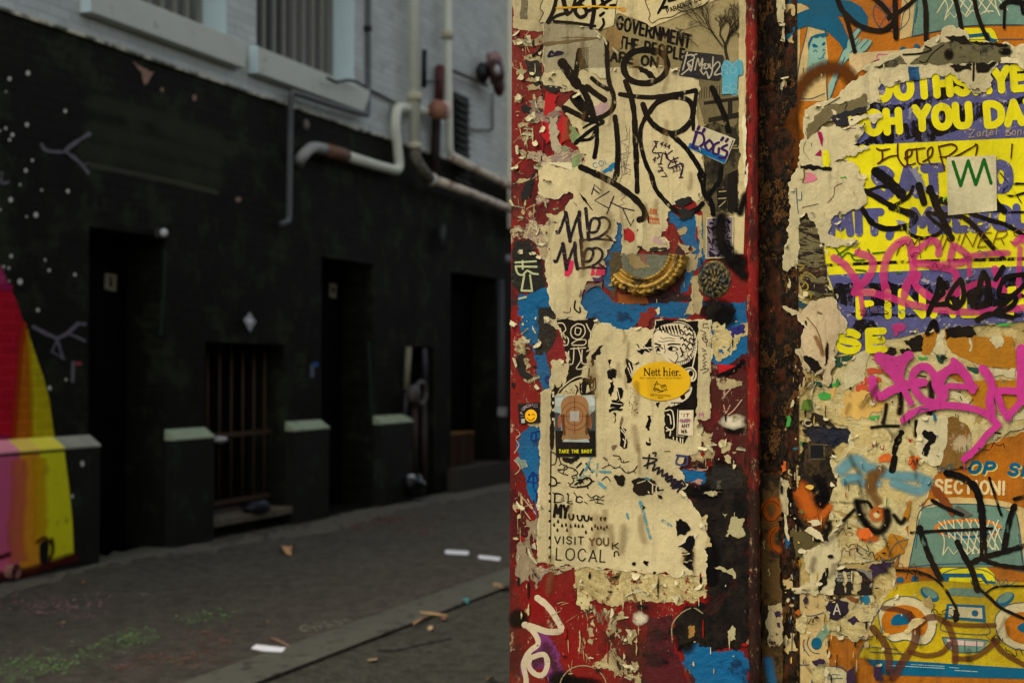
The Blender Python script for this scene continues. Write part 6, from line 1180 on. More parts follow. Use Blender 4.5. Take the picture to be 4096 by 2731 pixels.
lines(r1, 'drawn_outline', LN, [('a5 575,222 545,360 515,480 490,650 478,830', 6), ('a5 715,232 722,290', 6), ('a5 742,500 730,680 738,830', 6), ('a5 500,805 600,812 715,768', 6), ('a5 800,690 845,600', 6), ('a5 880,470 760,820', 6)], 3.1)
part(r1, 'cartoon_hand', PT, ['a5 745,700 835,490 905,330 990,222 1025,238 965,330 1012,308 1005,345 960,395 1045,318 1105,335 1095,362 1050,420 905,490 830,640 745,835'], 2.8)
lines(r1, 'hand_lines', LN, [('a5 830,500 905,330 990,222', 6), ('a5 1000,318 960,395 920,440', 5), ('a5 1075,330 1010,400', 5), ('a5 1105,350 1050,420 905,490 840,620', 6), ('a5 1020,240 960,330', 5)], 3.2)
m = M('brick', 2.8); m.oval('a5 1265,110', 150, 148); m.build('basketball', paper('ball orange', (178, 92, 14), .5), r1)
m = M('brick', 3.1); m.ringline('a5 1265,110', 150, 148, 7); m.line('a5 1130,50 1200,100 1240,180 1200,250', 6); m.line('a5 1180,0 1270,90 1390,60', 6); m.line('a5 1160,230 1290,20', 6); m.line('a5 1340,250 1360,120 1400,70', 6); m.build('ball_lines', LN, r1)
part(r1, 'cream_pillar', CR, ['a5 1370,-420 1495,-420 1430,300 1332,326'], 2.9)
part(r1, 'windscreen', GT, ['a5 1492,-420 2700,-420 2700,180 2300,205 1900,215 1432,300'], 2.9)
lines(r1, 'drawn_outline', LN, [('a5 1490,-60 1432,298', 7), ('a5 1430,300 1900,215 2352,205', 7), ('a5 1900,330 2352,322', 6), ('a5 1480,60 1460,190', 6)], 3.2)
m = M('brick', 3.2)
for i in range(6): x = 1700 + i * 78; m.line(f'a5 {x},{-60} {x + 130},{110 - abs(i - 2.5) * 10:.0f}', 9, 0); m.line(f'a5 {x + 40},{-60} {x - 60},{130 - abs(i - 2.5) * 10:.0f}', 9, 0)
m.line('a5 1690,-20 1725,60 1700,165', 9); m.line('a5 2110,-20 2125,60 2152,130', 9); m.line('a5 1700,165 1745,105 1780,148 1830,90 1880,140 1930,85 1980,128 2040,90 2100,95', 9, 0); m.build('net', ink('net cream', (206, 196, 150)), r1)
part(r1, 'car_grille', YE, ['a5 1860,232 2080,232 2110,260 2145,345 1880,345'], 3.1); part(r1, 'grille_bar', TE, ['a5 1890,285 2060,268 2080,310 2130,330 2130,345 2060,342 2040,300 1900,312'], 3.5)
part(r1, 'headlamp_dot', TE, ['a5 1330,412 1345,388 1375,388 1390,412', 'a5 1442,388 1455,365 1485,365 1502,392'], 3.2, 1)
part(r1, 'white_slip', paper('pinkish slip', (206, 178, 136), .3), ['a5 915,440 1490,402 1300,440 1120,500 990,600 925,680'], 3.6); lines(r1, 'pink_mark', ink('pink pen', (170, 90, 130)), [('a5 1150,500 1152,452 1235,450', 9), ('a5 1160,488 1195,484', 8)], 3.9)
m = M('brick', 4.2); m.line('a5 430,1150 440,980 470,830 540,690 650,590 780,560 880,590 935,660 945,720', 175, soft=True); m.line('a5 440,1050 480,1200 510,1350', 190, soft=True); m.build('brown_spray', ink('brown spray', (84, 44, 8), soft=True, op=.93, nscale=150), r1)
m = M('brick', 4.8)
for s_, w_ in (('a5 800,-60 850,70 900,130 980,200 1080,242 1190,252 1270,200 1300,120', 42), ('a5 1090,-40 1180,40 1260,130', 40), ('a5 1240,150 1330,95 1420,30 1480,-40', 34), ('a5 1288,-60 1296,100 1300,310', 44), ('a5 830,20 890,150 930,290 962,425', 36), ('a5 1520,-60 1545,80 1548,330', 42), ('a5 1770,-60 1810,80 1832,200 1838,290', 38), ('a5 1935,-60 1965,100 2010,230 2055,325', 36), ('a5 2165,60 2220,15 2310,20 2400,30', 40), ('a5 2195,60 2190,140 2188,230', 24), ('a5 2330,30 2345,110', 30)): m.line(s_, w_)
m.build('marker_tag', ink('tag black', (12, 10, 8), .04, nscale=60), r1)
# ---- yellow and violet poster
y1 = sheet('gig_poster', YE, ['a5 1075,560 2700,470 2700,1500 a7 2700,40 2352,62 1800,105 1520,150 1330,200 1180,215 1000,330 800,355 815,220 895,150 a6 870,1250 800,1080 760,990 722,830 720,690 760,560 850,430 1040,380 1045,220 1005,80 905,-10 a5 900,1330 700,1240 920,1180 1000,1000 1070,900'], 4.6, 4, 'yellow and violet gig poster reading OH YOU DA and FINAL in rounded letters', 'poster', plane='brick', fringe=4)
VI = paper('print violet', (84, 84, 142), .45, ink=.5); VB = ink('print coarse black', (14, 12, 14), .42, nscale=70, stretch=(1, 1, .5))
part(y1, 'violet_band', VI, ['a5 1080,575 2700,480 2700,1112 2352,1130 945,1194 1000,1120 1060,980'], 5.0)
part(y1, 'violet_band', VI, ['a6 742,924 1300,893 2352,850 2700,835 2700,1440 a7 2700,50 2352,70 1800,115 1520,160 1330,210 1180,225 1000,330 800,352 a6 890,1400 800,1080'], 5.0)
part(y1, 'black_texture', VB, ['a5 1080,790 1180,860 1400,860 1560,760 1760,640 1900,690 2050,600 2200,560 2352,560 2352,600 2100,740 1760,790 1500,900 1250,930 1070,905', 'a5 1200,1060 1500,980 1800,870 1990,850 2352,790 2352,850 2100,890 2000,960 1750,1090 1300,1160 1180,1190 950,1194', 'a5 1430,1100 1500,1090 1630,1130 1600,1160 1440,1160'], 5.3, torn=8)
part(y1, 'black_texture', VB, ['a6 780,990 1100,985 1500,1000 1900,960 2352,930 2700,920 2700,1230 2352,1190 1700,1170 1300,1180 900,1180 800,1130', 'a6 860,1225 1300,1245 1700,1235 2352,1240 2352,1270 1700,1268 960,1262', 'a6 960,1290 1120,1300 1180,1440 1150,1520 900,1460'], 5.3, torn=6)
part(y1, 'black_rule', VB, ['a6 722,832 1400,800 2352,775 2352,805 1400,828 722,856'], 5.2)
m = M('brick', 5.8); m.text('OOTHSAYER', 'a5 1130,820 2520,712', 172, 62, gap=.30, wob=.0); m.build('lettering', ink('print yellow', (224, 206, 16)), y1)
m = M('brick', 5.8); m.text('OH', 'a5 1065,1095 1330,1078', 168, 62, gap=.30, wob=0); m.text('YOU', 'a5 1465,1058 1905,1030', 170, 62, gap=.30, wob=0); m.text('DAY', 'a5 2055,1030 2500,995', 172, 62, gap=.26, wob=0); m.build('lettering', ink('print yellow', (224, 206, 16)), y1)
m = M('brick', 5.6); m.text('SAT 20', 'a6 1135,275 2235,215', 205, 80, gap=.34, wob=0); m.build('violet_lettering', VI, y1); m = M('brick', 5.6); m.text('MIT, MELBOURNE', 'a6 770,585 2900,512', 165, 66, gap=.30, wob=0); m.build('violet_lettering', VI, y1)
m = M('brick', 5.9); m.text('FINAL RE', 'a6 1000,1262 2620,1236', 195, 58, gap=.34, wob=0); m.build('lettering', ink('print yellow', (224, 206, 16)), y1)
m = M('brick', 5.9); m.text('SE', 'a7 835,315 1215,300', 150, 60, gap=.3, wob=0); m.build('lettering', ink('print yellow', (224, 206, 16)), y1)
part(y1, 'rubbed_patch', paper('rubbed lilac', (136, 136, 160), .6), ['a6 1410,40 1480,30 1530,150 1560,240 1520,230 1450,110', 'a6 1290,460 1350,480 1380,500 1310,510', 'a5 1400,900 1440,890 1430,980 1400,960'], 6.2, torn=7)
m = M('brick', 6.4)
for s_ in ('a5 1140,1218 1180,1235 1250,1222', 'a5 1185,1235 1190,1300 1165,1340', 'a5 1150,1345 1240,1290 1320,1275', 'a5 1315,1180 1320,1300 1385,1370 1395,1250', 'a5 1370,1300 1420,1280 1430,1230 1380,1250 1400,1350 1460,1340', 'a5 1470,1220 1480,1330 1520,1350', 'a5 1420,1230 1540,1215', 'a5 1520,1330 1590,1280 1600,1210 1560,1240 1580,1340 1640,1350', 'a5 1650,1200 1670,1290 1700,1400', 'a5 1650,1205 1760,1185 1800,1220 1730,1280 1660,1290', 'a5 1700,1290 1780,1290 1960,1190', 'a5 1950,1185 1970,1195 1955,1280', 'a5 2255,1185 2245,1300'): m.line(s_, 15, taper=.3)
m.build('brown_script', ink('brown script', (74, 32, 10), .06), y1)
m = M('brick', 6.6)
for s_, w_ in (('a6 1135,75 1220,140 1340,255', 84), ('a6 1060,235 1200,195 1340,240', 26), ('a6 1050,235 1150,290 1290,370 1440,420 1460,470 1400,520 1300,540 1200,540 1100,490 1030,390', 46), ('a6 1440,200 1400,280 1260,370', 30), ('a6 1490,190 1530,330', 60), ('a6 1580,215 1640,370 1700,500 1750,620', 62), ('a6 1560,240 1680,300 1940,340 1800,350 1660,320', 34), ('a6 1250,375 1430,450 1390,560 1500,620 1620,600 1680,540 1600,470 1560,410 1700,430 1900,340', 30), ('a6 1680,430 1850,450 1960,540 2080,680 2170,770', 44), ('a6 2030,200 2100,300 2190,400', 56), ('a6 2170,390 1900,400 2060,470 2200,510 2352,600', 38), ('a6 2380,175 2250,180 2180,240 2250,275 2380,240', 18), ('a6 2150,80 2240,190 2330,330', 8), ('a6 2230,410 2380,405', 18)): m.line(s_, w_, wob=.09)
m.build('marker_tag', ink('dry tag black', (12, 10, 9), .24, nscale=50, stretch=(1, 1, .35)), y1)
m = M('brick', 6.7); m.text('TANNNERS', 'a6 1260,760 2330,650', 110, 9, slant=.5, jig=.1); m.build('brown_script', ink('thin brown pen', (110, 70, 14), .2), y1); m = M('brick', 6.7); m.text('marylo', 'a6 1690,320 2090,320', 60, 10); m.build('green_script', ink('lime pen', (130, 176, 20), .1), y1)
m = M('brick', 6.7); [m.line(s_, 13) for s_ in ('a6 795,690 850,770', 'a6 820,760 960,665', 'a6 850,790 900,740 960,760 1000,700', 'a6 930,750 960,800 1040,800', 'a6 1070,715 1110,790', 'a6 1110,745 1210,735', 'a6 970,880 1050,890 1060,910', 'a6 1310,905 1340,905')]; m.build('green_script', ink('green marker', (52, 100, 20), .2), y1)
m = M('brick', 6.75); m.text('Zanel', 'a5 1900,1130 2130,1105', 60, 7, slant=.2); m.text('Zonal', 'a5 2200,1115 2400,1100', 60, 7, slant=.2); m.build('pale_script', ink('pale ochre pen', (160, 140, 110)), y1)
PK = ink('pink paint', (196, 50, 112), op=.72, nscale=9)
m = M('brick', 7.2)
for s_, w_ in (('a6 790,780 870,830 930,900 980,990 960,1070', 62), ('a6 990,740 1090,780 1110,860 1060,960 1000,1020', 64), ('a6 960,1070 1080,1065 1250,1110 1450,1170 1700,1210 1950,1225 2352,1190', 60), ('a6 1010,1080 1020,1160 1030,1250', 40), ('a6 1230,1080 1200,960 1210,830 1260,720 1340,650 1400,640 1430,760 1440,900 1390,1000 1370,1090', 66), ('a6 1450,760 1520,680 1610,640 1650,680 1650,750', 58), ('a6 1770,680 1840,720 1890,780 1800,830 1600,840 1450,820', 60), ('a6 1750,780 1760,720', 60), ('a6 1890,770 2050,750 2220,740', 52), ('a6 1480,920 1460,1000 1520,1060 1600,1110 1690,1100 1780,1040 1800,950 1760,880 1600,850', 62), ('a6 1800,1080 1900,1020 2000,985 2100,1000 2190,1050', 50), ('a6 2110,870 2140,960 2180,1050', 58), ('a6 1900,800 1905,920', 40), ('a6 2280,660 2330,620 2352,640', 60), ('a6 2320,700 2310,900 2310,1100', 46)): m.line(s_, w_)
m.oval('a7 1322,120', 58, 36); m.line('a7 1300,130 1300,180', 30); m.build('pink_tag', PK, y1)
m = M('brick', 7.9)
for s_ in ('a6 1570,1230 1640,1060 1660,950 1690,1050 1670,1090 1600,1160 1720,1160', 'a6 1830,960 1760,1050 1720,1150 1800,1190 1860,1100 1840,980', 'a6 1930,1180 1990,1000 2020,900 2060,1000 2060,1150 1960,1190', 'a6 2180,860 2120,960', 'a6 2340,920 2200,950 2150,1080 2280,1100 2250,1180 2120,1230 2350,1010', 'a6 1560,1400 1610,1300 1640,1380', 'a6 1970,1290 2080,1240 2250,1270'): m.line(s_, 42, wob=.1)
m.build('black_tag', ink('tag black', (12, 10, 8), .04, nscale=60), y1)
k1 = M('brick', 7.6); k1.poly('a5 1720,1292 2122,1276 2130,1730 1728,1768', 0, .4); kk_ = k1.build('square_sticker', paper('sticker off white', (212, 202, 170), .15, wrinkle=.2), label='square white sticker with a green double V zigzag', cat='sticker')
lines(kk_, 'green_zigzag', ink('print green', (8, 92, 20)), [('a5 1770,1330 1832,1525', 28), ('a5 1832,1525 1893,1322', 28), ('a5 1893,1322 1956,1516', 28), ('a5 1956,1516 2024,1312', 28), ('a5 2024,1312 2082,1505', 28)], 8.0)
# ---- torn band between the two posters, upper collage
TW = paper('torn white', (206, 192, 156), .5, wrinkle=1.0); TG = paper('torn grey', (176, 164, 132), .8, wrinkle=.9)
tb = sheet('torn_band', TW, ['a5 545,1035 556,905 640,865 700,842 830,790 900,720 1075,585 1010,575 1120,520 1250,450 1400,412 1500,400 1580,335 1680,300 1700,232 1765,215 1830,245 1885,290 1905,365 2240,368 2360,380 2700,400 2700,560 2352,560 2240,470 2140,500 2085,570 2065,680 2040,755 1975,768 1900,720 1830,640 1750,600 1600,620 1500,645 1320,680 1245,712 1200,690 1165,640 1165,840 1075,852 1065,900 900,930 700,1000 560,1150'], 8.2, 7, 'torn whitish paper band with scraps of a dark photograph above the word SAYE', 'scrap', plane='brick', thick=1.2, fringe=4)
part(tb, 'photo_scrap', plain('photo olive', (92, 86, 54), .5, .4, 9, .3, 40, grime=(24, 22, 16), gs=12, gt=.54), ['a5 1410,530 1470,480 1540,390 1700,350 2000,360 2240,372 2240,490 1960,518 1700,530', 'a5 1130,560 1180,530 1330,455 1395,528 1240,552'], 9.2, torn=5)
part(tb, 'black_scrap', BKS, ['a5 1700,305 1780,295 1880,310 1905,365 1760,352', 'a5 1735,540 1930,528 1925,575 1780,580', 'a5 1955,520 2130,505 2060,590 1965,600', 'a5 1920,345 2080,350 2230,372 2200,390 1960,365'], 9.5, torn=5)
m = M('brick', 9.8); m.blob('a5 1735,450', 50, 60); m.blob('a5 2200,425', 70, 40); m.build('black_spray', BLKS, tb); lines(tb, 'dark_line', BKS, [('a5 1360,450 1500,440 1590,410 1540,380', 14), ('a5 1470,490 1540,515 1600,440 1690,370', 9), ('a5 1125,550 1180,545 1250,500', 7), ('a5 710,880 840,800', 7), ('a5 840,860 900,845 880,900', 6), ('a5 1940,520 1935,660', 16)], 9.7)
part(tb, 'blue_square', BLUE, ['a5 1402,545 1488,545 1498,655 1408,665'], 9.2, torn=2)
part(tb, 'grey_scrap', plain('photo grey', (120, 116, 96), .6, .35, 8), ['a5 690,895 880,830 1060,775 1072,930 960,900 880,920 720,1010 570,1145 560,1060 620,1000'], 9.0, torn=6); part(tb, 'black_scrap', plain('photo black', (28, 26, 30), .5, .5, 30), ['a5 760,965 880,910 1070,870 1068,930 980,930 900,1025 810,1038'], 9.3, torn=6)
part(tb, 'curled_edge', paper('curled edge', (220, 206, 172), .2, wrinkle=1), ['a5 770,900 815,920 810,945 785,940', 'a5 805,970 850,980 820,990', 'a5 930,960 1170,930 1185,970 1120,1020 1070,960 920,1040', 'a5 2180,470 2280,480 2352,540 2352,570 2250,520 2150,520'], 9.6, torn=5)
lc = sheet('torn_column', TW, ['a5 520,1160 640,1090 720,1050 1035,1040 1000,1130 940,1190 1080,1215 870,1290 780,1340 905,1335 a6 905,0 1000,85 1040,210 1045,340 960,380 760,470 745,600 850,630 985,655 970,688 850,680 720,690 690,650 640,490 560,405 500,455 495,620 488,840 410,890 372,860 395,680 420,600 405,560 430,400 430,240 418,170 480,80 500,40 a5 500,1400'], 8.4, 7, 'torn pale paper hanging left of the yellow gig poster beside the word SAT', 'scrap', plane='brick', thick=1.4, fringe=3)
part(lc, 'yellow_rest', YE, ['a5 695,1235 740,1235 765,1320 750,1380 700,1360', 'a5 905,960 935,950 920,1010'], 9.3, torn=3); part(lc, 'magenta_rest', plain('magenta rest', (140, 8, 66), .6), ['a5 655,1080 688,1085 705,1150 698,1210 682,1180', 'a5 625,1278 682,1228 690,1285', 'a5 890,1045 980,1055 910,1062'], 9.3, torn=2)
part(lc, 'pink_rest', plain('dusty pink rest', (196, 112, 124), .6), ['a6 560,80 640,95 652,140 545,175'], 9.3, torn=5); part(lc, 'green_rest', plain('fresh green rest', (60, 150, 60), .6), ['a6 840,120 890,110 895,132 850,130'], 9.3, torn=3); part(lc, 'black_rest', BKS, ['a5 500,1345 620,1360 780,1380 730,1400 600,1395 520,1385'], 9.3, torn=7)
lines(lc, 'tear_line', ink('tear brown', (112, 92, 58), .25), [('a6 860,170 800,200 790,270 740,330', 6), ('a6 530,370 660,340', 6), ('a5 560,1160 540,1230 590,1310', 4), ('a6 545,60 550,110 535,165', 12)], 9.4); lines(lc, 'blue_line', TE, [('a6 482,210 492,360 500,420', 6), ('a6 525,240 525,305 495,308', 6)], 9.4)
# mottled strip under it, pale flap below
ms = sheet('mottled_scrap', collage('camouflage print', [(0, (16, 12, 12)), (.42, (36, 26, 24)), (.48, (120, 112, 80)), (.53, (24, 20, 22)), (.57, (80, 56, 40)), (.61, (140, 132, 100)), (.66, (30, 60, 50))], 13, (.6, 1, 1.6), .5, seed=12, fine=False), ['a6 500,440 560,410 640,490 690,650 722,830 745,990 785,1080 600,1115 540,1090 500,950 495,700'], 7.9, 4, 'dark mottled scrap with yellow scribble left of the pink tag', 'scrap', plane='brick')
lines(ms, 'yellow_scribble', ink('ochre pen', (150, 128, 40), .1), [('a6 500,840 545,850 510,890', 11), ('a6 515,960 560,900 640,945', 9), ('a6 520,920 530,970', 9), ('a6 530,1020 560,985 580,1030 540,1060', 11), ('a6 550,1100 590,1060 570,1105 605,1075 600,1110', 10)], 8.3)
pf = sheet('pale_flap', paper('pinkish flap', (200, 178, 146), .5, wrinkle=1), ['a6 372,1182 440,1195 520,1240 600,1140 780,1110 850,1250 892,1350 a7 890,170 820,190 805,350 780,450 770,540 745,600 700,590 715,480 640,510 600,450 560,480 530,440 540,400 480,330 500,300 545,340 530,250 555,130 560,60 a6 555,1360 500,1240 440,1230'], 8.6, 6, 'pale pinkish torn flap left of the letters SE with dark gashes', 'scrap', plane='brick', thick=2.5, fringe=3)
part(pf, 'gash', BKS, ['a7 538,355 570,350 640,390 695,450 640,500 600,470 570,420', 'a7 735,215 748,300 740,410 712,440 720,320'], 9.9, torn=4); lines(pf, 'crease', ink('tear brown', (112, 92, 58), .25), [('a7 570,40 650,140 690,260 700,330', 9), ('a6 660,1230 690,1240', 16)], 9.7)
m = M('brick', 9.8); m.line('a7 640,200 680,280 700,340', 50, soft=True); m.build('brown_stain', ink('brown stain', (136, 88, 40), soft=True, op=.7), pf)
bp('white_fragment', TW, ['a6 388,952 430,955 470,1060 520,1090 560,1120 480,1110 430,1060 405,1000', 'a7 420,425 440,440 435,465 415,450', 'a7 470,420 500,440 512,480 480,485 460,450'], 3.5, 4); bp('teal_fragment', plain('teal dark', (30, 64, 70), .5, .4), ['a6 405,1070 450,1110 540,1150 580,1190 560,1200 470,1180 430,1160'], 3.2, 6)
bp('maroon_patch', plain('maroon bricks', (48, 20, 18), .4, .4, 10, .6, 40), ['a7 415,20 530,0 560,120 530,250 470,330 455,380 450,160 420,40', 'a7 400,350 470,330 540,440 560,560 430,720 400,720'], 1.5, 5)
# ---- collage under the yellow poster
cl = sheet('torn_collage', COLW, ['a7 620,580 700,560 790,560 820,470 950,360 1010,330 1170,205 1350,170 1500,130 1720,125 1765,300 1900,385 2000,450 2300,470 2305,560 2095,590 2060,830 2200,860 2450,840 2450,950 2240,965 2030,1080 1935,1165 1500,1200 1100,1160 920,1060 920,960 780,880 640,830 610,760'], 4.2, 8, 'broad torn collage of scraped white, ochre and green paper behind the pink tag', 'poster', plane='brick', thick=1, fringe=4)
OC = paper('ochre print', (180, 118, 16), .5)
part(cl, 'ochre_panel', OC, ['a7 1705,130 1770,130 1960,195 2120,200 2255,190 2280,300 2295,460 2050,440 1900,395 1760,330 1700,210', 'a7 1515,175 1600,140 1655,135 1630,240 1580,345 1510,330', 'a7 1720,500 1800,490 1900,510 1920,570 1800,560', 'a7 1880,560 2300,550 2300,620 2110,610 2060,640 2050,830 1960,800 1880,640', 'a7 2110,640 2300,640 2300,760 2240,830 2160,760'], 5.2, torn=4)
part(cl, 'yellow_wash', plain('straw wash', (200, 160, 80), .6, .2, 10), ['a7 900,650 1100,640 1220,700 1180,800 1000,880 850,830 880,740', 'a7 780,600 820,600 810,690 760,700', 'a7 860,640 980,645 980,680 880,675'], 5.2, torn=10)
part(cl, 'bright_green_scrap', plain('fresh green rest', (60, 150, 60), .6), ['a7 660,670 720,650 770,665 770,700 720,720 680,715', 'a7 760,580 840,560 830,600 780,605', 'a7 1480,360 1560,360 1555,385 1485,380', 'a7 2080,100 2200,85 2300,100 2200,110', 'a7 400,760 440,880 430,930 395,940', 'a7 1075,855 1170,840 1150,875 1080,870'], 5.5, torn=4)
part(cl, 'dark_green_scrap', plain('bottle green rest', (22, 66, 50), .6, .3), ['a7 790,370 850,360 950,360 870,430 830,450 790,420', 'a7 1620,335 1712,345 1690,420 1660,415', 'a7 1868,430 1980,450 1975,500 1890,470', 'a7 620,565 690,575 700,600 630,600', 'a7 720,580 770,575 775,620 740,620'], 5.6, torn=4)
part(cl, 'black_scrap', BKS, ['a7 1700,140 1760,120 1940,120 1960,180 1900,205 1750,200 1710,225', 'a7 1360,230 1510,180 1520,310 1420,300 1380,260', 'a7 1195,330 1240,290 1300,290 1280,350 1220,365', 'a7 1330,300 1440,300 1420,380 1350,360', 'a7 1770,660 1830,645 1855,690 1780,695'], 5.5, torn=7)
part(cl, 'red_scrap', plain('brick red rest', (176, 70, 40), .6, .3), ['a7 1060,460 1190,455 1190,500 1070,510', 'a7 1030,520 1180,540 1180,570 1060,590 1080,640 1000,630', 'a7 970,600 1010,590 1010,640 970,640'], 5.4, torn=5)
part(cl, 'white_scrap', TW, ['a7 860,640 850,540 900,440 1000,330 1110,240 1160,250 1060,400 1040,560 950,610', 'a7 2065,220 2120,170 2190,230 2170,280 2120,300', 'a7 1600,320 1660,150 1700,150 1700,340', 'a7 1740,700 1780,640 1880,700 1940,740 1880,750', 'a7 1895,205 1912,210 1915,320 1900,322', 'a7 2240,880 2300,820 2352,790 2352,870', 'a7 2070,460 2290,460 2290,540 2090,520'], 5.7, torn=6)
lines(cl, 'black_letters', BKS, [('a7 1270,300 1300,320 1275,345', 18), ('a7 1480,515 1550,525', 9), ('a7 1830,690 1840,720', 8), ('a7 1900,745 1935,712', 6), ('a7 1790,830 1792,860', 6), ('a7 1810,840 1812,870', 6), ('a7 1690,590 1700,790', 6), ('a7 2060,975 2160,990', 12)], 5.9)
m = M('brick', 5.8)
for s_, w_ in (('a7 1335,650 1340,740 1328,820', 70), ('a7 1590,580 1592,720', 82), ('a7 1580,760 1580,860', 82), ('a7 1222,755 1212,830 1195,905', 52), ('a7 1100,942 1200,930 1320,930', 40), ('a7 1465,890 1465,1010', 46)): m.line(s_, w_, soft=True)
m.build('black_spray', ink('black spray sharp', (8, 7, 6), soft=True, nscale=20), cl)
m = M('brick', 10.2)
for s_, w_ in (('a7 1165,365 1240,440 1300,510 1350,590', 96), ('a7 1160,360 1260,390 1340,390 1410,350', 76), ('a7 1395,350 1350,430 1320,530', 70), ('a7 1350,590 1390,680 1425,740', 54), ('a7 1105,545 1120,640 1170,690 1260,640 1400,590 1530,570', 74), ('a7 1440,600 1440,510 1490,450 1560,450 1610,510 1630,600 1660,680 1640,740', 62), ('a7 1460,640 1520,710 1600,740 1680,735', 66), ('a7 1660,600 1690,520 1750,470 1830,480 1900,560 1930,640', 64), ('a7 1640,510 1740,450 1780,400', 44), ('a7 1770,390 1830,440 1900,530', 48), ('a7 1700,620 1700,690', 60), ('a7 1360,880 1440,820 1560,780 1720,760 1900,780 2040,830 2140,920', 58), ('a7 2140,920 2040,1010 1990,1080 1920,1150 1860,1200', 56), ('a7 1740,600 1950,610', 50), ('a7 2010,460 2060,520 2090,620 2070,720 2090,830', 70), ('a7 2330,300 2335,500 2340,720', 86), ('a7 2080,650 2200,640 2330,650', 56), ('a7 2140,690 2170,780 2220,860', 60), ('a7 2320,740 2220,850', 50)): m.line(s_, w_)
m.build('pink_tag', ink('pink paint flat', (188, 52, 128), .1, op=.97, nscale=60), cl)
# ---- lower collage: navy band, fixing hole, teal stains, sprayed heads
bp('navy_patch', plain('navy crust', (22, 26, 38), .4, .5, 14, .8, 40, grime=(60, 44, 20), gs=16, gt=.56), ['a7 555,950 640,935 780,930 920,960 1000,960 910,1070 760,1100 620,1060 540,1010'], 3.0, 7)
bp('brown_crust', COLD, ['a7 530,1060 620,1060 760,1090 805,1170 770,1300 860,1437 a8 780,120 700,300 640,420 480,420 400,330 385,150 390,0 a7 430,1437 500,1250'], 3.2, 8)
hx = empty('fixing_hole', W('a7 650,1195', 'brick', .004), 'square metal rimmed hole in the crusted wall', 'socket')
m = M('brick', 4.4); q0 = P('a7 597,1090 705,1088 707,1193 600,1196'); q1 = grow(q0, 0); o_ = P('a7 582,1076 720,1074 722,1208 586,1212')
for i in range(4): j = (i + 1) % 4; m.poly([o_[i], o_[j], q0[j], q0[i]])
m.build('rim', plain('rim metal', (70, 60, 40), .4, .4, 30, .4, 50, .6), hx); m = M('brick', 4.2); m.poly(q0); m.build('bore', plain('hole black', (6, 6, 5), .9), hx)
c_ = sheet('stained_sheet', COLW, ['a7 920,1010 1200,985 1500,1010 1560,1200 1640,1290 1560,1437 a8 1450,100 1400,190 1350,345 1290,300 1280,480 1200,600 1000,640 760,660 700,560 720,400 690,200 720,60 a7 830,1437 790,1300 760,1180 900,1150'], 3.8, 8, 'scraped sheet with pale teal stains and sprayed orange marks beside the square hole', 'poster', plane='brick', fringe=3)
m = M('brick', 5.0)
for s_, w_ in (('a7 850,1290 960,1210 1060,1270 1180,1300', 150), ('a7 1180,1310 1320,1340 1480,1350 1560,1400', 120), ('a8 850,20 960,60 1060,60', 90), ('a8 1180,60 1330,110 1400,110 1440,40', 110), ('a7 880,1380 1000,1340', 110)): m.line(s_, w_, soft=True)
m.build('teal_stain', ink('teal wash', (96, 146, 152), soft=True, nscale=14, op=.8), c_)
m = M('brick', 5.4)
for s_, w_ in (('a7 1345,985 1300,1090 1285,1150', 46), ('a7 1290,1190 1270,1290', 54)): m.line(s_, w_, wob=.2)
m.build('black_stroke', BK, c_)
part(c_, 'red_fleck', plain('bright red scrap', (188, 22, 30), .6, .2, 20), ['a7 1170,1095 1210,1090 1200,1120 1180,1125', 'a7 1100,1070 1130,1080 1120,1110', 'a7 1400,1030 1440,1040 1420,1070'], 5.3, torn=6); part(c_, 'orange_fleck', plain('orange fleck', (196, 92, 30), .6, .3), ['a7 1155,1190 1260,1170 1270,1210 1160,1230', 'a7 1405,1180 1500,1190 1480,1270 1430,1280'], 5.3, torn=8)
m = M('brick', 5.5); m.line('a7 1180,1290 1130,1340 1100,1437', 120, soft=True); m.line('a8 1010,0 1000,100 1060,200', 110, soft=True); m.build('brown_stain', ink('brown haze', (110, 76, 34), soft=True, op=.8), c_)
m = M('brick', 5.2); m.typeset('AMAZONIA', 'a8 800,80 950,60', 30); m.typeset('North Melbourne', 'a8 690,212 880,215', 24); m.typeset('page.com', 'a8 690,345 785,345', 20); m.build('small_print', ink('faint print', (96, 84, 62)), c_)
m = M('brick', 5.8); m.line('a8 450,90 500,160 540,260 600,330', 190, soft=True); m.line('a8 600,340 640,300 690,240', 90, soft=True); m.blob('a8 1060,290', 90, 80); m.line('a8 920,430 980,480 1040,470', 80, soft=True); m.build('orange_spray', ink('orange paint spray', (172, 84, 22), soft=True, op=.97), c_)
m = M('brick', 6.4)
for s_, w_ in (('a8 415,40 395,150 400,270 470,370', 60), ('a8 600,20 650,100 640,210 610,170', 110), ('a8 900,200 930,300 1000,400 1080,420 1130,350 1130,270', 90), ('a8 900,200 980,200 1010,240', 40), ('a8 660,430 690,400 690,360', 70), ('a8 800,340 880,260', 40), ('a8 1180,300 1230,360 1260,330', 50)): m.line(s_, w_, soft=True)
m.build('black_spray', BLKS, c_); m = M('brick', 6.8); m.blob('a8 1050,300', 34, 30); m.build('pale_spray', ink('pale spray', (206, 180, 120), soft=True), c_)
bw_ = sheet('two_tone_scrap', paper('two tone white', (206, 194, 160), .7), ['a7 1485,860 1600,850 1725,860 1722,1050 1660,1250 1560,1230 1500,1190 1470,1100 1480,1000'], 6.6, 5, 'rounded scrap half white and half brown at the end of the pink tag', 'scrap', plane='brick', thick=1, fringe=3)
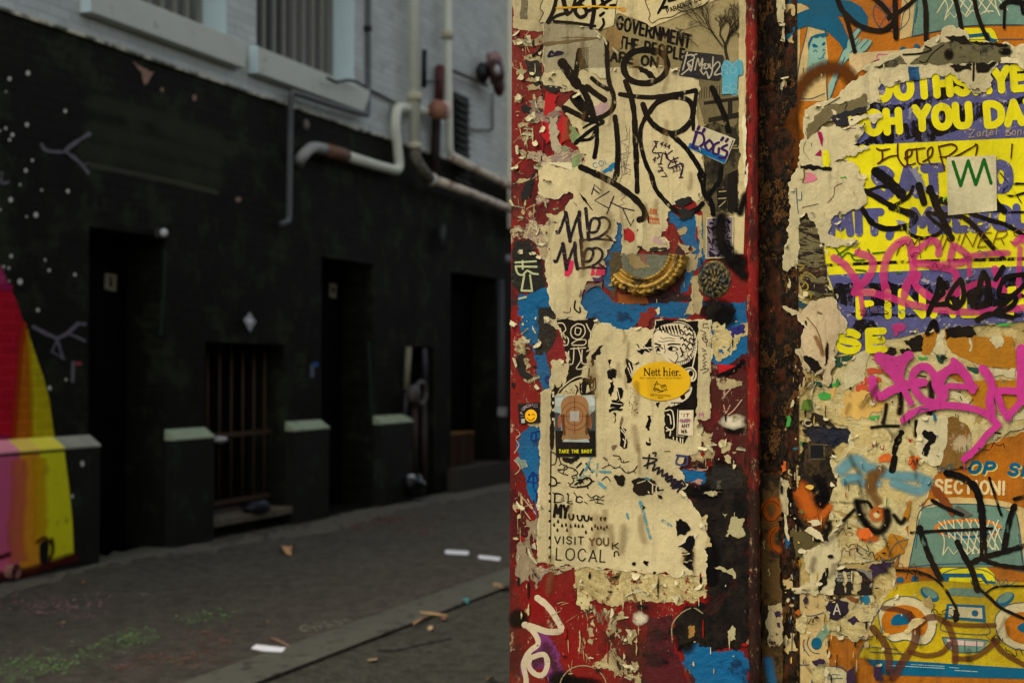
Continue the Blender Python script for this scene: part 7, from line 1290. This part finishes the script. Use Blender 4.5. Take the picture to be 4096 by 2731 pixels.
part(bw_, 'brown_half', plain('brown half', (112, 80, 30), .5, .4, 14, .5, 40, grime=(176, 156, 116), gs=18, gt=.57), ['a7 1725,862 1800,860 1865,900 1915,1010 1922,1230 1880,1270 1740,1290 1650,1270 1690,1150 1722,1040'], 6.4, torn=5); part(bw_, 'black_fragments', BKS, ['a7 1520,975 1600,975 1590,1080 1560,1180 1520,1170 1530,1100'], 7.4, torn=14)
# ---- bus poster, lower right
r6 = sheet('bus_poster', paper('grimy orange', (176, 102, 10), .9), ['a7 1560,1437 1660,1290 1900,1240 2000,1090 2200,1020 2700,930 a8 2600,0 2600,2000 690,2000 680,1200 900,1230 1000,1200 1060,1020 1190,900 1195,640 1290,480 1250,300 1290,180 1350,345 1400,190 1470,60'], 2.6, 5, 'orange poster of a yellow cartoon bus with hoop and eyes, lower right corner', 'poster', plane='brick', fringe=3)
m = M('brick', 3.2); m.text('OP SH', 'a7 1905,1318 2420,1348', 86, 34, slant=.25, gap=.36, wob=0); m.build('letter_shadow', ink('print straw', (206, 180, 90)), r6); m = M('brick', 3.6); m.text('OP SH', 'a7 1893,1308 2412,1338', 86, 30, slant=.25, gap=.36, wob=0); m.build('lettering', TE, r6)
m = M('brick', 3.4); m.text('SECTION!', 'a8 1495,128 2015,142', 92, 22, gap=.3, wob=0); m.build('cream_lettering', ink('print cream ink', (208, 186, 130)), r6)
part(r6, 'roof_arch', CR, ['a8 1405,240 1440,185 1640,165 1900,175 2050,205 2162,250 2500,330 2500,690 2155,690 2110,300 2000,240 1700,215 1420,245'], 3.2); part(r6, 'pillar', CR, ['a8 1290,180 1340,200 1350,345 1395,250 1290,692 1208,692 1232,520 1290,480'], 3.2)
part(r6, 'windscreen', GT, ['a8 1400,245 1700,216 2000,241 2105,300 2160,690 1292,692 1330,480'], 3.6)
lines(r6, 'drawn_outline', LN, [('a8 1292,692 1340,470 1400,245 1700,216 2000,241 2105,300 2160,690', 7), ('a8 1290,690 1600,668 1900,672 2162,725', 7), ('a8 1210,690 1235,520', 6), ('a8 1370,330 1345,550', 6), ('a8 2120,440 2150,660', 6)], 4.0)
m = M('brick', 4.0); m.ringline('a8 1740,400', 245, 62, 22); m.build('hoop', ink('hoop orange', (204, 112, 16)), r6); lines(r6, 'hoop_shadow', TE, [('a8 1570,440 1740,465 1900,440 1985,410', 18)], 4.2)
m = M('brick', 4.4)
for i in range(7): x = 1520 + i * 68; m.line(f'a8 {x},{350 - (3 - abs(i - 3)) * 8} {x + 220 - i * 22},{590 if i < 4 else 560}', 9, 0); m.line(f'a8 {x + 40},{340} {x - 130 + (6 - i) * 25 + 60},{590 if i > 1 else 470}', 9, 0)
m.line('a8 1515,390 1560,480 1550,600', 9); m.line('a8 1975,400 1945,480 1945,560', 9); m.line('a8 1550,600 1590,540 1630,595 1680,545 1730,600 1790,545 1840,590 1890,530 1945,560', 9, 0); m.build('net', ink('net cream', (206, 196, 150)), r6)
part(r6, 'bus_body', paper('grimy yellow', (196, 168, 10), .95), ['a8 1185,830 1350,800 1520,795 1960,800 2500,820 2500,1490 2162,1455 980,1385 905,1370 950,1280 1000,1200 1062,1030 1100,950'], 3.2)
part(r6, 'bumper', TE, ['a8 970,1385 1300,1400 2162,1455 2500,1480 2500,1570 2162,1535 1110,1505 1010,1430'], 3.6); part(r6, 'handle', YE, ['a8 1508,790 1520,715 1550,698 1880,695 1935,745 1955,805 1950,822'], 3.6); part(r6, 'handle_gap', TE, ['a8 1530,795 1545,742 1570,738 1850,740 1885,795 1950,800 1950,818 1870,815 1835,770 1600,768 1590,800'], 4.0)
m = M('brick', 4.3); m.ringline('a8 1730,790', 215, 92, 6, 180, 360); m.build('drawn_outline', LN, r6)
part(r6, 'eye_white', paper('eye white', (208, 194, 156), .5), ['a8 1060,1040 1120,950 1270,912 1400,955 1485,1045 1496,1170 1440,1265 1360,1272 1270,1240 1170,1252 1090,1180', 'a8 1950,1060 2020,990 2110,962 2250,960 2350,1050 2350,1260 2200,1312 2100,1310 2000,1250 1950,1160'], 3.9, 1)
part(r6, 'eye_orange', OR, ['a8 1086,1090 1130,1010 1250,978 1370,1010 1435,1110 1400,1205 1300,1172 1150,1200 1095,1160', 'a8 2012,1110 2070,1050 2162,1030 2300,1060 2300,1250 2162,1272 2050,1220'], 4.3, 1); part(r6, 'pupil', TE, ['a8 1158,1090 1200,1048 1290,1050 1330,1085 1290,1118 1170,1130', 'a8 2110,1140 2162,1110 2250,1120 2250,1190 2140,1180'], 4.7, 1)
m = M('brick', 4.5); m.line('a8 1060,1040 1120,950 1270,912 1400,955 1485,1045 1496,1170 1440,1265 1360,1272 1270,1240 1170,1252 1090,1180 1060,1040', 6); m.line('a8 2250,960 2110,962 2020,990 1950,1060 1950,1160 2000,1250 2100,1310 2200,1312', 6); m.build('drawn_outline', LN, r6)
for n_, (x, y, rt) in enumerate(((1450, 898, 32), (2018, 935, -32))):
    m = M('brick', 3.9); m.oval(f'a8 {x},{y}', 78, 44, rt); m.build('side_lamp', TE, r6); m = M('brick', 4.2); m.oval(f'a8 {x + 2},{y - 12}', 62, 30, rt); m.build('side_lamp_glass', GT, r6)
part(r6, 'nose_panel', GT, ['a8 1590,862 1610,848 1860,856 1870,905 1840,920 1600,905'], 3.8); part(r6, 'cassette_border', TE, ['a8 1580,968 1865,980 1875,1110 1560,1080'], 3.7); part(r6, 'cassette', paper('eye white', (208, 194, 156), .5), ['a8 1598,986 1845,1000 1850,1082 1588,1064'], 4.1); m = M('brick', 4.5); m.oval('a8 1792,1040', 25, 24); m.build('cassette_reel', TE, r6); m = M('brick', 4.5); m.poly('a8 1625,1010 1665,1010 1670,1090 1640,1115 1625,1060', 4); m.build('cassette_blot', BKS, r6)
lines(r6, 'drawn_outline', LN, [('a8 1560,1080 1550,1172 1885,1198 1875,1110', 6), ('a8 950,1292 1080,1300 1205,1312', 7), ('a8 1000,1330 1140,1340 1258,1346', 7), ('a8 905,1370 950,1280 1000,1200', 6), ('a8 1545,1220 1890,1245 1855,1310 1790,1335 1640,1330 1570,1280 1545,1220', 6), ('a8 1625,1240 1625,1325', 6), ('a8 1715,1245 1715,1335', 6), ('a8 1805,1250 1805,1330', 6)], 4.4)
part(r6, 'mouth', GT, ['a8 1542,1220 1890,1245 1860,1310 1790,1336 1640,1332 1575,1285'], 3.8); part(r6, 'teeth', ink('teeth pink', (196, 166, 150)), ['a8 1575,1235 1860,1258 1850,1290 1600,1275'], 4.1); lines(r6, 'bumper_glint', ink('glint', (150, 170, 160), .2), [('a8 1140,1432 1560,1455', 6), ('a8 1310,1425 1560,1440', 5), ('a8 1600,1448 1670,1452', 5), ('a8 1640,1470 1810,1480', 6)], 4.0)
part(r6, 'dome_light', TE, ['a8 1200,808 1205,775 1228,765 1250,775 1252,806', 'a8 1310,800 1315,768 1335,757 1358,768 1362,796'], 3.7, 1)
m = M('brick', 5.4)
for s_, w_ in (('a8 1170,1530 1250,1400 1330,1270 1345,1150 1300,1060', 62), ('a8 1345,1150 1450,1070 1560,1100 1610,1180 1640,1290 1640,1400', 50), ('a8 1300,1330 1420,1360 1540,1335 1600,1270', 40), ('a8 1640,1380 1760,1380 1860,1330 1960,1240', 42), ('a8 1100,1000 1200,1010 1300,1040', 40), ('a8 1020,1150 1100,1250 1140,1360 1140,1470', 56), ('a8 1560,1110 1700,1130 1940,1130', 36), ('a8 1930,1240 2000,1330 2162,1430', 40)): m.line(s_, w_)
m.build('brown_tag', ink('brown wash tag', (92, 48, 30), op=.72, nscale=10), r6)
m = M('brick', 6.0)
for s_, w_ in (('a8 1375,400 1420,540 1470,660 1530,780', 46), ('a8 1660,505 1710,610 1770,720 1810,860', 46), ('a8 1580,-20 1700,20 1790,90 1830,200 1852,400 1855,620', 56), ('a8 1310,432 1500,420 1740,410 1920,400', 22), ('a8 1750,670 1850,620 2000,580 2162,530', 40), ('a8 1860,640 2000,680 2200,700', 32), ('a8 1200,715 1350,725 1470,770 1560,850 1650,1000', 20), ('a8 1815,850 1900,920 1990,1000 2162,1080', 24), ('a8 1870,890 1960,840 2162,835', 16), ('a8 2090,230 2050,350 2010,560', 44), ('a8 2162,160 2090,180', 30), ('a8 1900,20 1950,180 1990,300', 20), ('a8 1470,190 1560,240 1700,300', 30)): m.line(s_, w_, wob=.12)
m.build('marker_tag', ink('dry tag black', (12, 10, 9), .24, nscale=50, stretch=(1, 1, .35)), r6)
part(r6, 'rust_flake', plain('rust flake', (116, 56, 14), .6, .3), ['a8 1460,80 1520,90 1600,200 1640,280 1620,315 1540,220 1480,150'], 5.6, torn=3); part(r6, 'grey_flake', plain('grey flake', (84, 84, 72), .6, .3), ['a8 1660,225 1780,300 1700,330 1630,270'], 5.6, torn=3); part(r6, 'ball_fragment', OC, ['a8 1150,440 1210,450 1285,490 1250,590 1170,630 1040,640 1030,600 1110,540'], 5.2, torn=3)
lines(r6, 'ball_fragment_lines', LN, [('a8 1290,480 1190,520 1140,620', 6), ('a8 1180,450 1250,560', 5), ('a8 1050,590 1130,640 1230,600', 5)], 5.6)
bp('torn_flake', COLW, ['a8 1320,890 1360,880 1350,920', 'a8 1395,940 1450,910 1490,970 1460,1020 1420,990', 'a8 1200,820 1180,880 1195,770', 'a8 1250,1180 1330,1080 1420,1090 1300,1190'], 5.8, 5)
# ---- left lower pieces
cp = sheet('drawing_scrap', CR, ['a8 345,620 440,640 430,880 660,900 660,1200 690,1330 680,1700 345,1700 350,1100'], 2.6, 5, 'cream scrap with a teal bottle in thin drawn lines, left of the bus poster', 'scrap', plane='brick')
lines(cp, 'drawn_outline', LN, [('a8 432,880 425,1040 412,1240 410,1410', 7), ('a8 430,1035 480,1052 560,1060 650,1035', 7), ('a8 410,1412 480,1430 545,1428', 7), ('a8 460,1400 462,1425', 6), ('a8 495,1395 497,1422', 6), ('a8 442,1340 444,1420', 6), ('a8 540,1220 525,1270 560,1330 620,1345', 6), ('a8 505,1240 495,1290 540,1360', 6), ('a8 500,1290 502,1330', 6)], 3.4)
m = M('brick', 3.2); m.line('a8 590,1270 690,1140', 66); m.build('bottle', ink('bottle green', (112, 140, 110)), cp); m = M('brick', 3.6); m.oval('a8 596,1268', 40, 46); m.build('bottle_end', TE, cp)
part(cp, 'drawn_head', paper('eye white', (208, 194, 156), .5), ['a8 560,1600 580,1500 660,1445 760,1450 830,1500 830,1600'], 3.4, 1); lines(cp, 'head_lines', LN, [('a8 700,1440 790,1450 835,1500', 7), ('a8 690,1500 700,1505', 7), ('a8 715,1500 770,1505', 6), ('a8 690,1535 790,1530', 6), ('a8 560,1600 575,1510 600,1480', 20)], 3.9)
wf = sheet('white_flap', TW, ['a8 500,600 600,540 680,470 745,400 790,330 800,350 740,460 775,560 750,700 730,860 700,895 430,885 410,850 550,810 560,750 520,690'], 6.2, 6, 'white torn flap hanging under the orange sprayed mark', 'scrap', plane='brick', thick=2, fringe=3)
part(wf, 'black_streak', BKS, ['a8 660,700 685,695 670,830 620,890 612,800'], 7.4, torn=7); part(wf, 'olive_rest', plain('olive rest', (84, 74, 40), .5, .4), ['a8 395,420 480,420 640,480 500,590 430,610 400,540'], 5.6, torn=5); part(wf, 'black_rest', BKS, ['a8 540,440 660,470 620,510 560,480', 'a8 640,430 690,440 690,500 650,490'], 7.6, torn=7); part(wf, 'curl', paper('curled edge', (220, 206, 172), .2, wrinkle=1), ['a8 505,420 560,385 630,440 650,500 600,480 540,440', 'a8 455,570 480,550 525,570 510,590 460,585', 'a8 660,880 720,860 725,900 690,905', 'a8 350,250 370,330 385,500 355,420'], 8.0, torn=3)
bp('teal_fragment', plain('teal scrap', (12, 84, 116), .5, .2), ['a8 348,480 390,465 400,530 345,612'], 6.0, 3); bp('ochre_fragment', OC, ['a8 455,640 480,640 465,700', 'a8 1290,190 1312,190 1300,290 1270,350 1248,310'], 6.4, 2); bp('orange_fragment', plain('orange fleck', (196, 92, 30), .6, .3), ['a8 920,400 990,400 1030,460 915,500'], 6.7, 4)
bs = sheet('black_flyer', plain('flyer black', (18, 16, 18), .5, .4), ['a8 770,685 850,700 1015,720 1010,905 720,895 740,800'], 6.0, 5, 'torn black flyer with small white lines of text beside the white flap', 'scrap', plane='brick')
m = M('brick', 6.5); m.typeset('AN ARTIST', 'a8 760,752 850,750', 20); m.typeset('AUSTRALIA', 'a8 745,775 850,775', 20); m.typeset('MELBOURNE', 'a8 750,800 855,800', 20); m.build('small_print', ink('flyer white', (196, 186, 160)), bs); part(bs, 'grey_corner', plain('grey corner', (118, 110, 98), .6), ['a8 880,700 1015,722 1012,800 960,740'], 6.5, torn=3); part(bs, 'torn_streak', COLW, ['a8 860,720 940,760 930,850 900,900 870,850', 'a8 800,720 825,760 815,890 808,800'], 6.8, torn=8)
ro = sheet('letter_a_scrap', COLW, ['a8 660,960 800,930 1010,900 1060,1010 1000,1100 1010,1220 930,1230 870,1250 760,1180 690,1170'], 5.2, 7, 'ragged scrap with a pale letter A on indigo above the bottle drawing', 'scrap', plane='brick', thick=1.5, fringe=3)
part(ro, 'indigo_disc', plain('indigo disc', (30, 22, 40), .5, .3), ['a8 665,1000 690,950 760,930 840,960 830,1040 760,1095 690,1080'], 6.2, torn=4); m = M('brick', 6.6); m.text('A', 'a8 725,1048 775,1048', 78, 9); m.oval('a8 693,1036', 8); m.build('lettering', ink('flyer white', (196, 186, 160)), ro)
part(ro, 'teal_rest', plain('teal rest', (20, 104, 130), .5), ['a8 920,915 990,910 1000,950 960,975'], 6.3, torn=4); part(ro, 'brown_rest', plain('brown rest', (120, 70, 34), .5), ['a8 820,910 930,920 940,965 860,950'], 6.3, torn=4); part(ro, 'purple_streak', plain('aubergine', (44, 28, 52), .5), ['a8 1000,680 1110,650 1190,660 1100,740 1030,770 1020,720', 'a8 505,890 525,890 530,1000 510,1000', 'a8 840,1080 1000,1095 990,1110 830,1100'], 6.4, torn=10)
bp('torn_flake', COLW, ['a8 440,1080 510,1040 525,1150 470,1185 440,1150', 'a8 530,1400 600,1385 660,1430 650,1500 570,1500', 'a8 560,1480 660,1500 640,1568 570,1560'], 4.6, 7); bp('dark_flake', plain('aubergine', (44, 28, 52), .5), ['a8 280,1030 310,1020 325,1070 295,1075', 'a8 295,1110 320,1110 325,1150 300,1140', 'a8 560,1400 650,1385 665,1420 600,1440', 'a8 820,1500 880,1440 890,1560 830,1600', 'a8 1030,1440 1090,1440 1090,1560 1040,1550', 'a8 235,1245 250,1250 245,1270'], 12.6, 5)
wp = sheet('paper_streamer', paper('streamer', (200, 184, 146), .5, wrinkle=1), ['a7 610,560 620,620 600,760 620,810 555,950 540,1050 520,1200 440,1300 430,1437 a8 385,0 375,240 362,320 345,260 310,330 312,120 325,0 a7 345,1437 360,1320 420,1100 440,1030 400,960 420,770 480,700 560,620'], 6.8, 5, 'long pale torn streamer of paper down the edge of the crusted paint', 'scrap', plane='brick', thick=2.5, fringe=3)
part(wp, 'green_patch', plain('leaf green', (84, 116, 40), .6), ['a7 540,720 610,715 612,800 518,805'], 7.9, torn=3); part(wp, 'orange_patch', plain('orange fleck', (176, 84, 30), .6, .3), ['a7 360,1230 400,1220 400,1290 360,1330'], 7.9, torn=4)
cs = sheet('charcoal_scrap', COLD, ['a7 530,880 580,870 640,820 700,840 760,890 800,920 690,930 620,930 560,945 530,930'], 5.4, 6, 'small charcoal sketch scrap under the white and green streamer', 'scrap', plane='brick'); m = M('brick', 5.9); m.ringline('a7 580,905', 30, 24, 12, 20, 300); m.build('drawn_ring', ink('ring pale', (190, 176, 140)), cs)
# loose corner curling off the panel's right edge and the crust
for i_, (s_, lb) in enumerate((('a5 330,-200 390,-200 392,40 372,200 330,185 318,60', 'curled paper edge at the top of the crusted strip'), ('a5 360,200 390,190 388,345 365,340', 'short curled paper edge beside the teal leaf'), ('a5 368,650 392,630 388,690 362,720', 'tiny curled paper edge next to the brown spray arc'))):
    sheet('paper_curl', TW, [s_], 12 + i_, 4, lb, 'scrap', plane='brick', thick=3)
for s_, lb in (('a1 2030,1000 2052,960 2066,1100 2058,1300 2064,1497 2040,1480 2038,1250', 'lifted pale paper edge against the red bead, upper one'), ('a2 2052,60 2080,0 2075,150 2060,230 2045,190', 'lifted pale paper edge against the red bead, lower one')):
    sheet('paper_curl', paper('lifted edge', (226, 214, 182), .2), [s_], 6, 3, lb, 'scrap', thick=4)

FG_, FY, FO, FT = plain('fleck green', (48, 120, 60), .6, .3), plain('fleck straw', (204, 166, 70), .6, .3), plain('fleck orange', (170, 84, 22), .6, .3), plain('fleck teal', (26, 92, 110), .6, .3)
scatter('brick', cor, (('a7 620,350 1700,900', 48), ('a7 900,980 1900,1280', 27), ('a8 330,0 1200,640', 48), ('a8 340,640 1200,1250', 45), ('a8 340,1250 1090,1560', 15), ('a7 400,400 560,1400', 14)),
        ((FCREAM, .4), (FWHITE, .3), (FDARK, .34), (FY, .12), (FO, .1), (FG_, .07), (FT, .07)), 8.6, 15, 10, 56)
scatter('brick', cor, (('a5 520,600 1150,1360', 24), ('a6 400,40 1000,680', 18), ('a6 400,440 800,1200', 24), ('a5 1100,380 2352,700', 24), ('a8 1050,800 1560,1400', 18)), ((FCREAM, .4), (FWHITE, .3), (FDARK, .25)), 10.2, 16, 6, 24)

# stains, runs and thin scrawl over the lower collage
rq = random.Random(41)
m = M('brick', 11)
for reg, n_ in (('a7 560,560 1500,1400', 9), ('a8 340,0 1200,700', 10), ('a8 340,700 1200,1560', 8), ('a8 1200,700 2162,1560', 5)):
    (xa, ya), (xb, yb) = P(reg)
    for _ in range(n_):
        x, y = rq.uniform(xa, xb), rq.uniform(ya, yb); l = rq.uniform(25, 110); a = rq.gauss(1.5, .5)
        m.line([(x, y), (x + l * .5 * math.cos(a), y + l * .5 * math.sin(a)), (x + l * math.cos(a) + rq.uniform(-15, 15), y + l * math.sin(a))], rq.uniform(10, 40), soft=True)
m.build('grime_stain', ink('grime stain', (34, 24, 12), soft=True, op=.4, nscale=60), cor, kind='stuff')
for nm, c_, n_, wd in (('pen_scrawl', (20, 16, 18), 16, 3.4), ('brown_scrawl', (84, 48, 18), 9, 3.2), ('teal_scrawl', (20, 80, 96), 6, 3.0)):
    m = M('brick', 11.6)
    for _ in range(n_):
        (xa, ya), (xb, yb) = P(rq.choice(('a7 700,560 2000,1300', 'a8 400,60 1250,1300', 'a6 900,640 2300,1250', 'a8 1200,700 2100,1500'))); x, y = rq.uniform(xa, xb), rq.uniform(ya, yb); pts = []
        for i in range(rq.randint(5, 11)): pts.append((x + i * rq.uniform(7, 13), y + rq.uniform(-20, 20)))
        m.line(pts, wd, wob=.2)
    m.build(nm, ink('scrawl ' + nm, c_, .15, nscale=90), cor, kind='stuff')
m = M('brick', 11.8)
for x, y, l in ((1130, 690, 60), (1180, 690, 34), (1400, 740, 70), (1660, 740, 50), (2075, 830, 90), (2220, 860, 60), (1345, 890, 40), (1860, 1210, 90)): m.line(f'a7 {x},{y} {x + 3},{y + l}', 9, taper=-.5)
m.build('paint_run', ink('pink paint flat', (188, 52, 128)), cl)
m = M('panel', 6)
for reg, n_ in (('a3 700,120 1500,1180', 10), ('a4 300,120 1450,640', 9), ('a1 350,240 1600,1490', 10), ('a2 400,0 1500,700', 6)):
    (xa, ya), (xb, yb) = P(reg)
    for _ in range(n_):
        x, y, l = rq.uniform(xa, xb), rq.uniform(ya, yb), rq.uniform(30, 140); m.line([(x, y), (x + rq.uniform(-8, 8), y + l * .5), (x + rq.uniform(-14, 14), y + l)], rq.uniform(14, 50), soft=True)
m.build('grime_stain', ink('paste stain', (120, 92, 48), soft=True, op=.32, nscale=30), pan, kind='stuff')
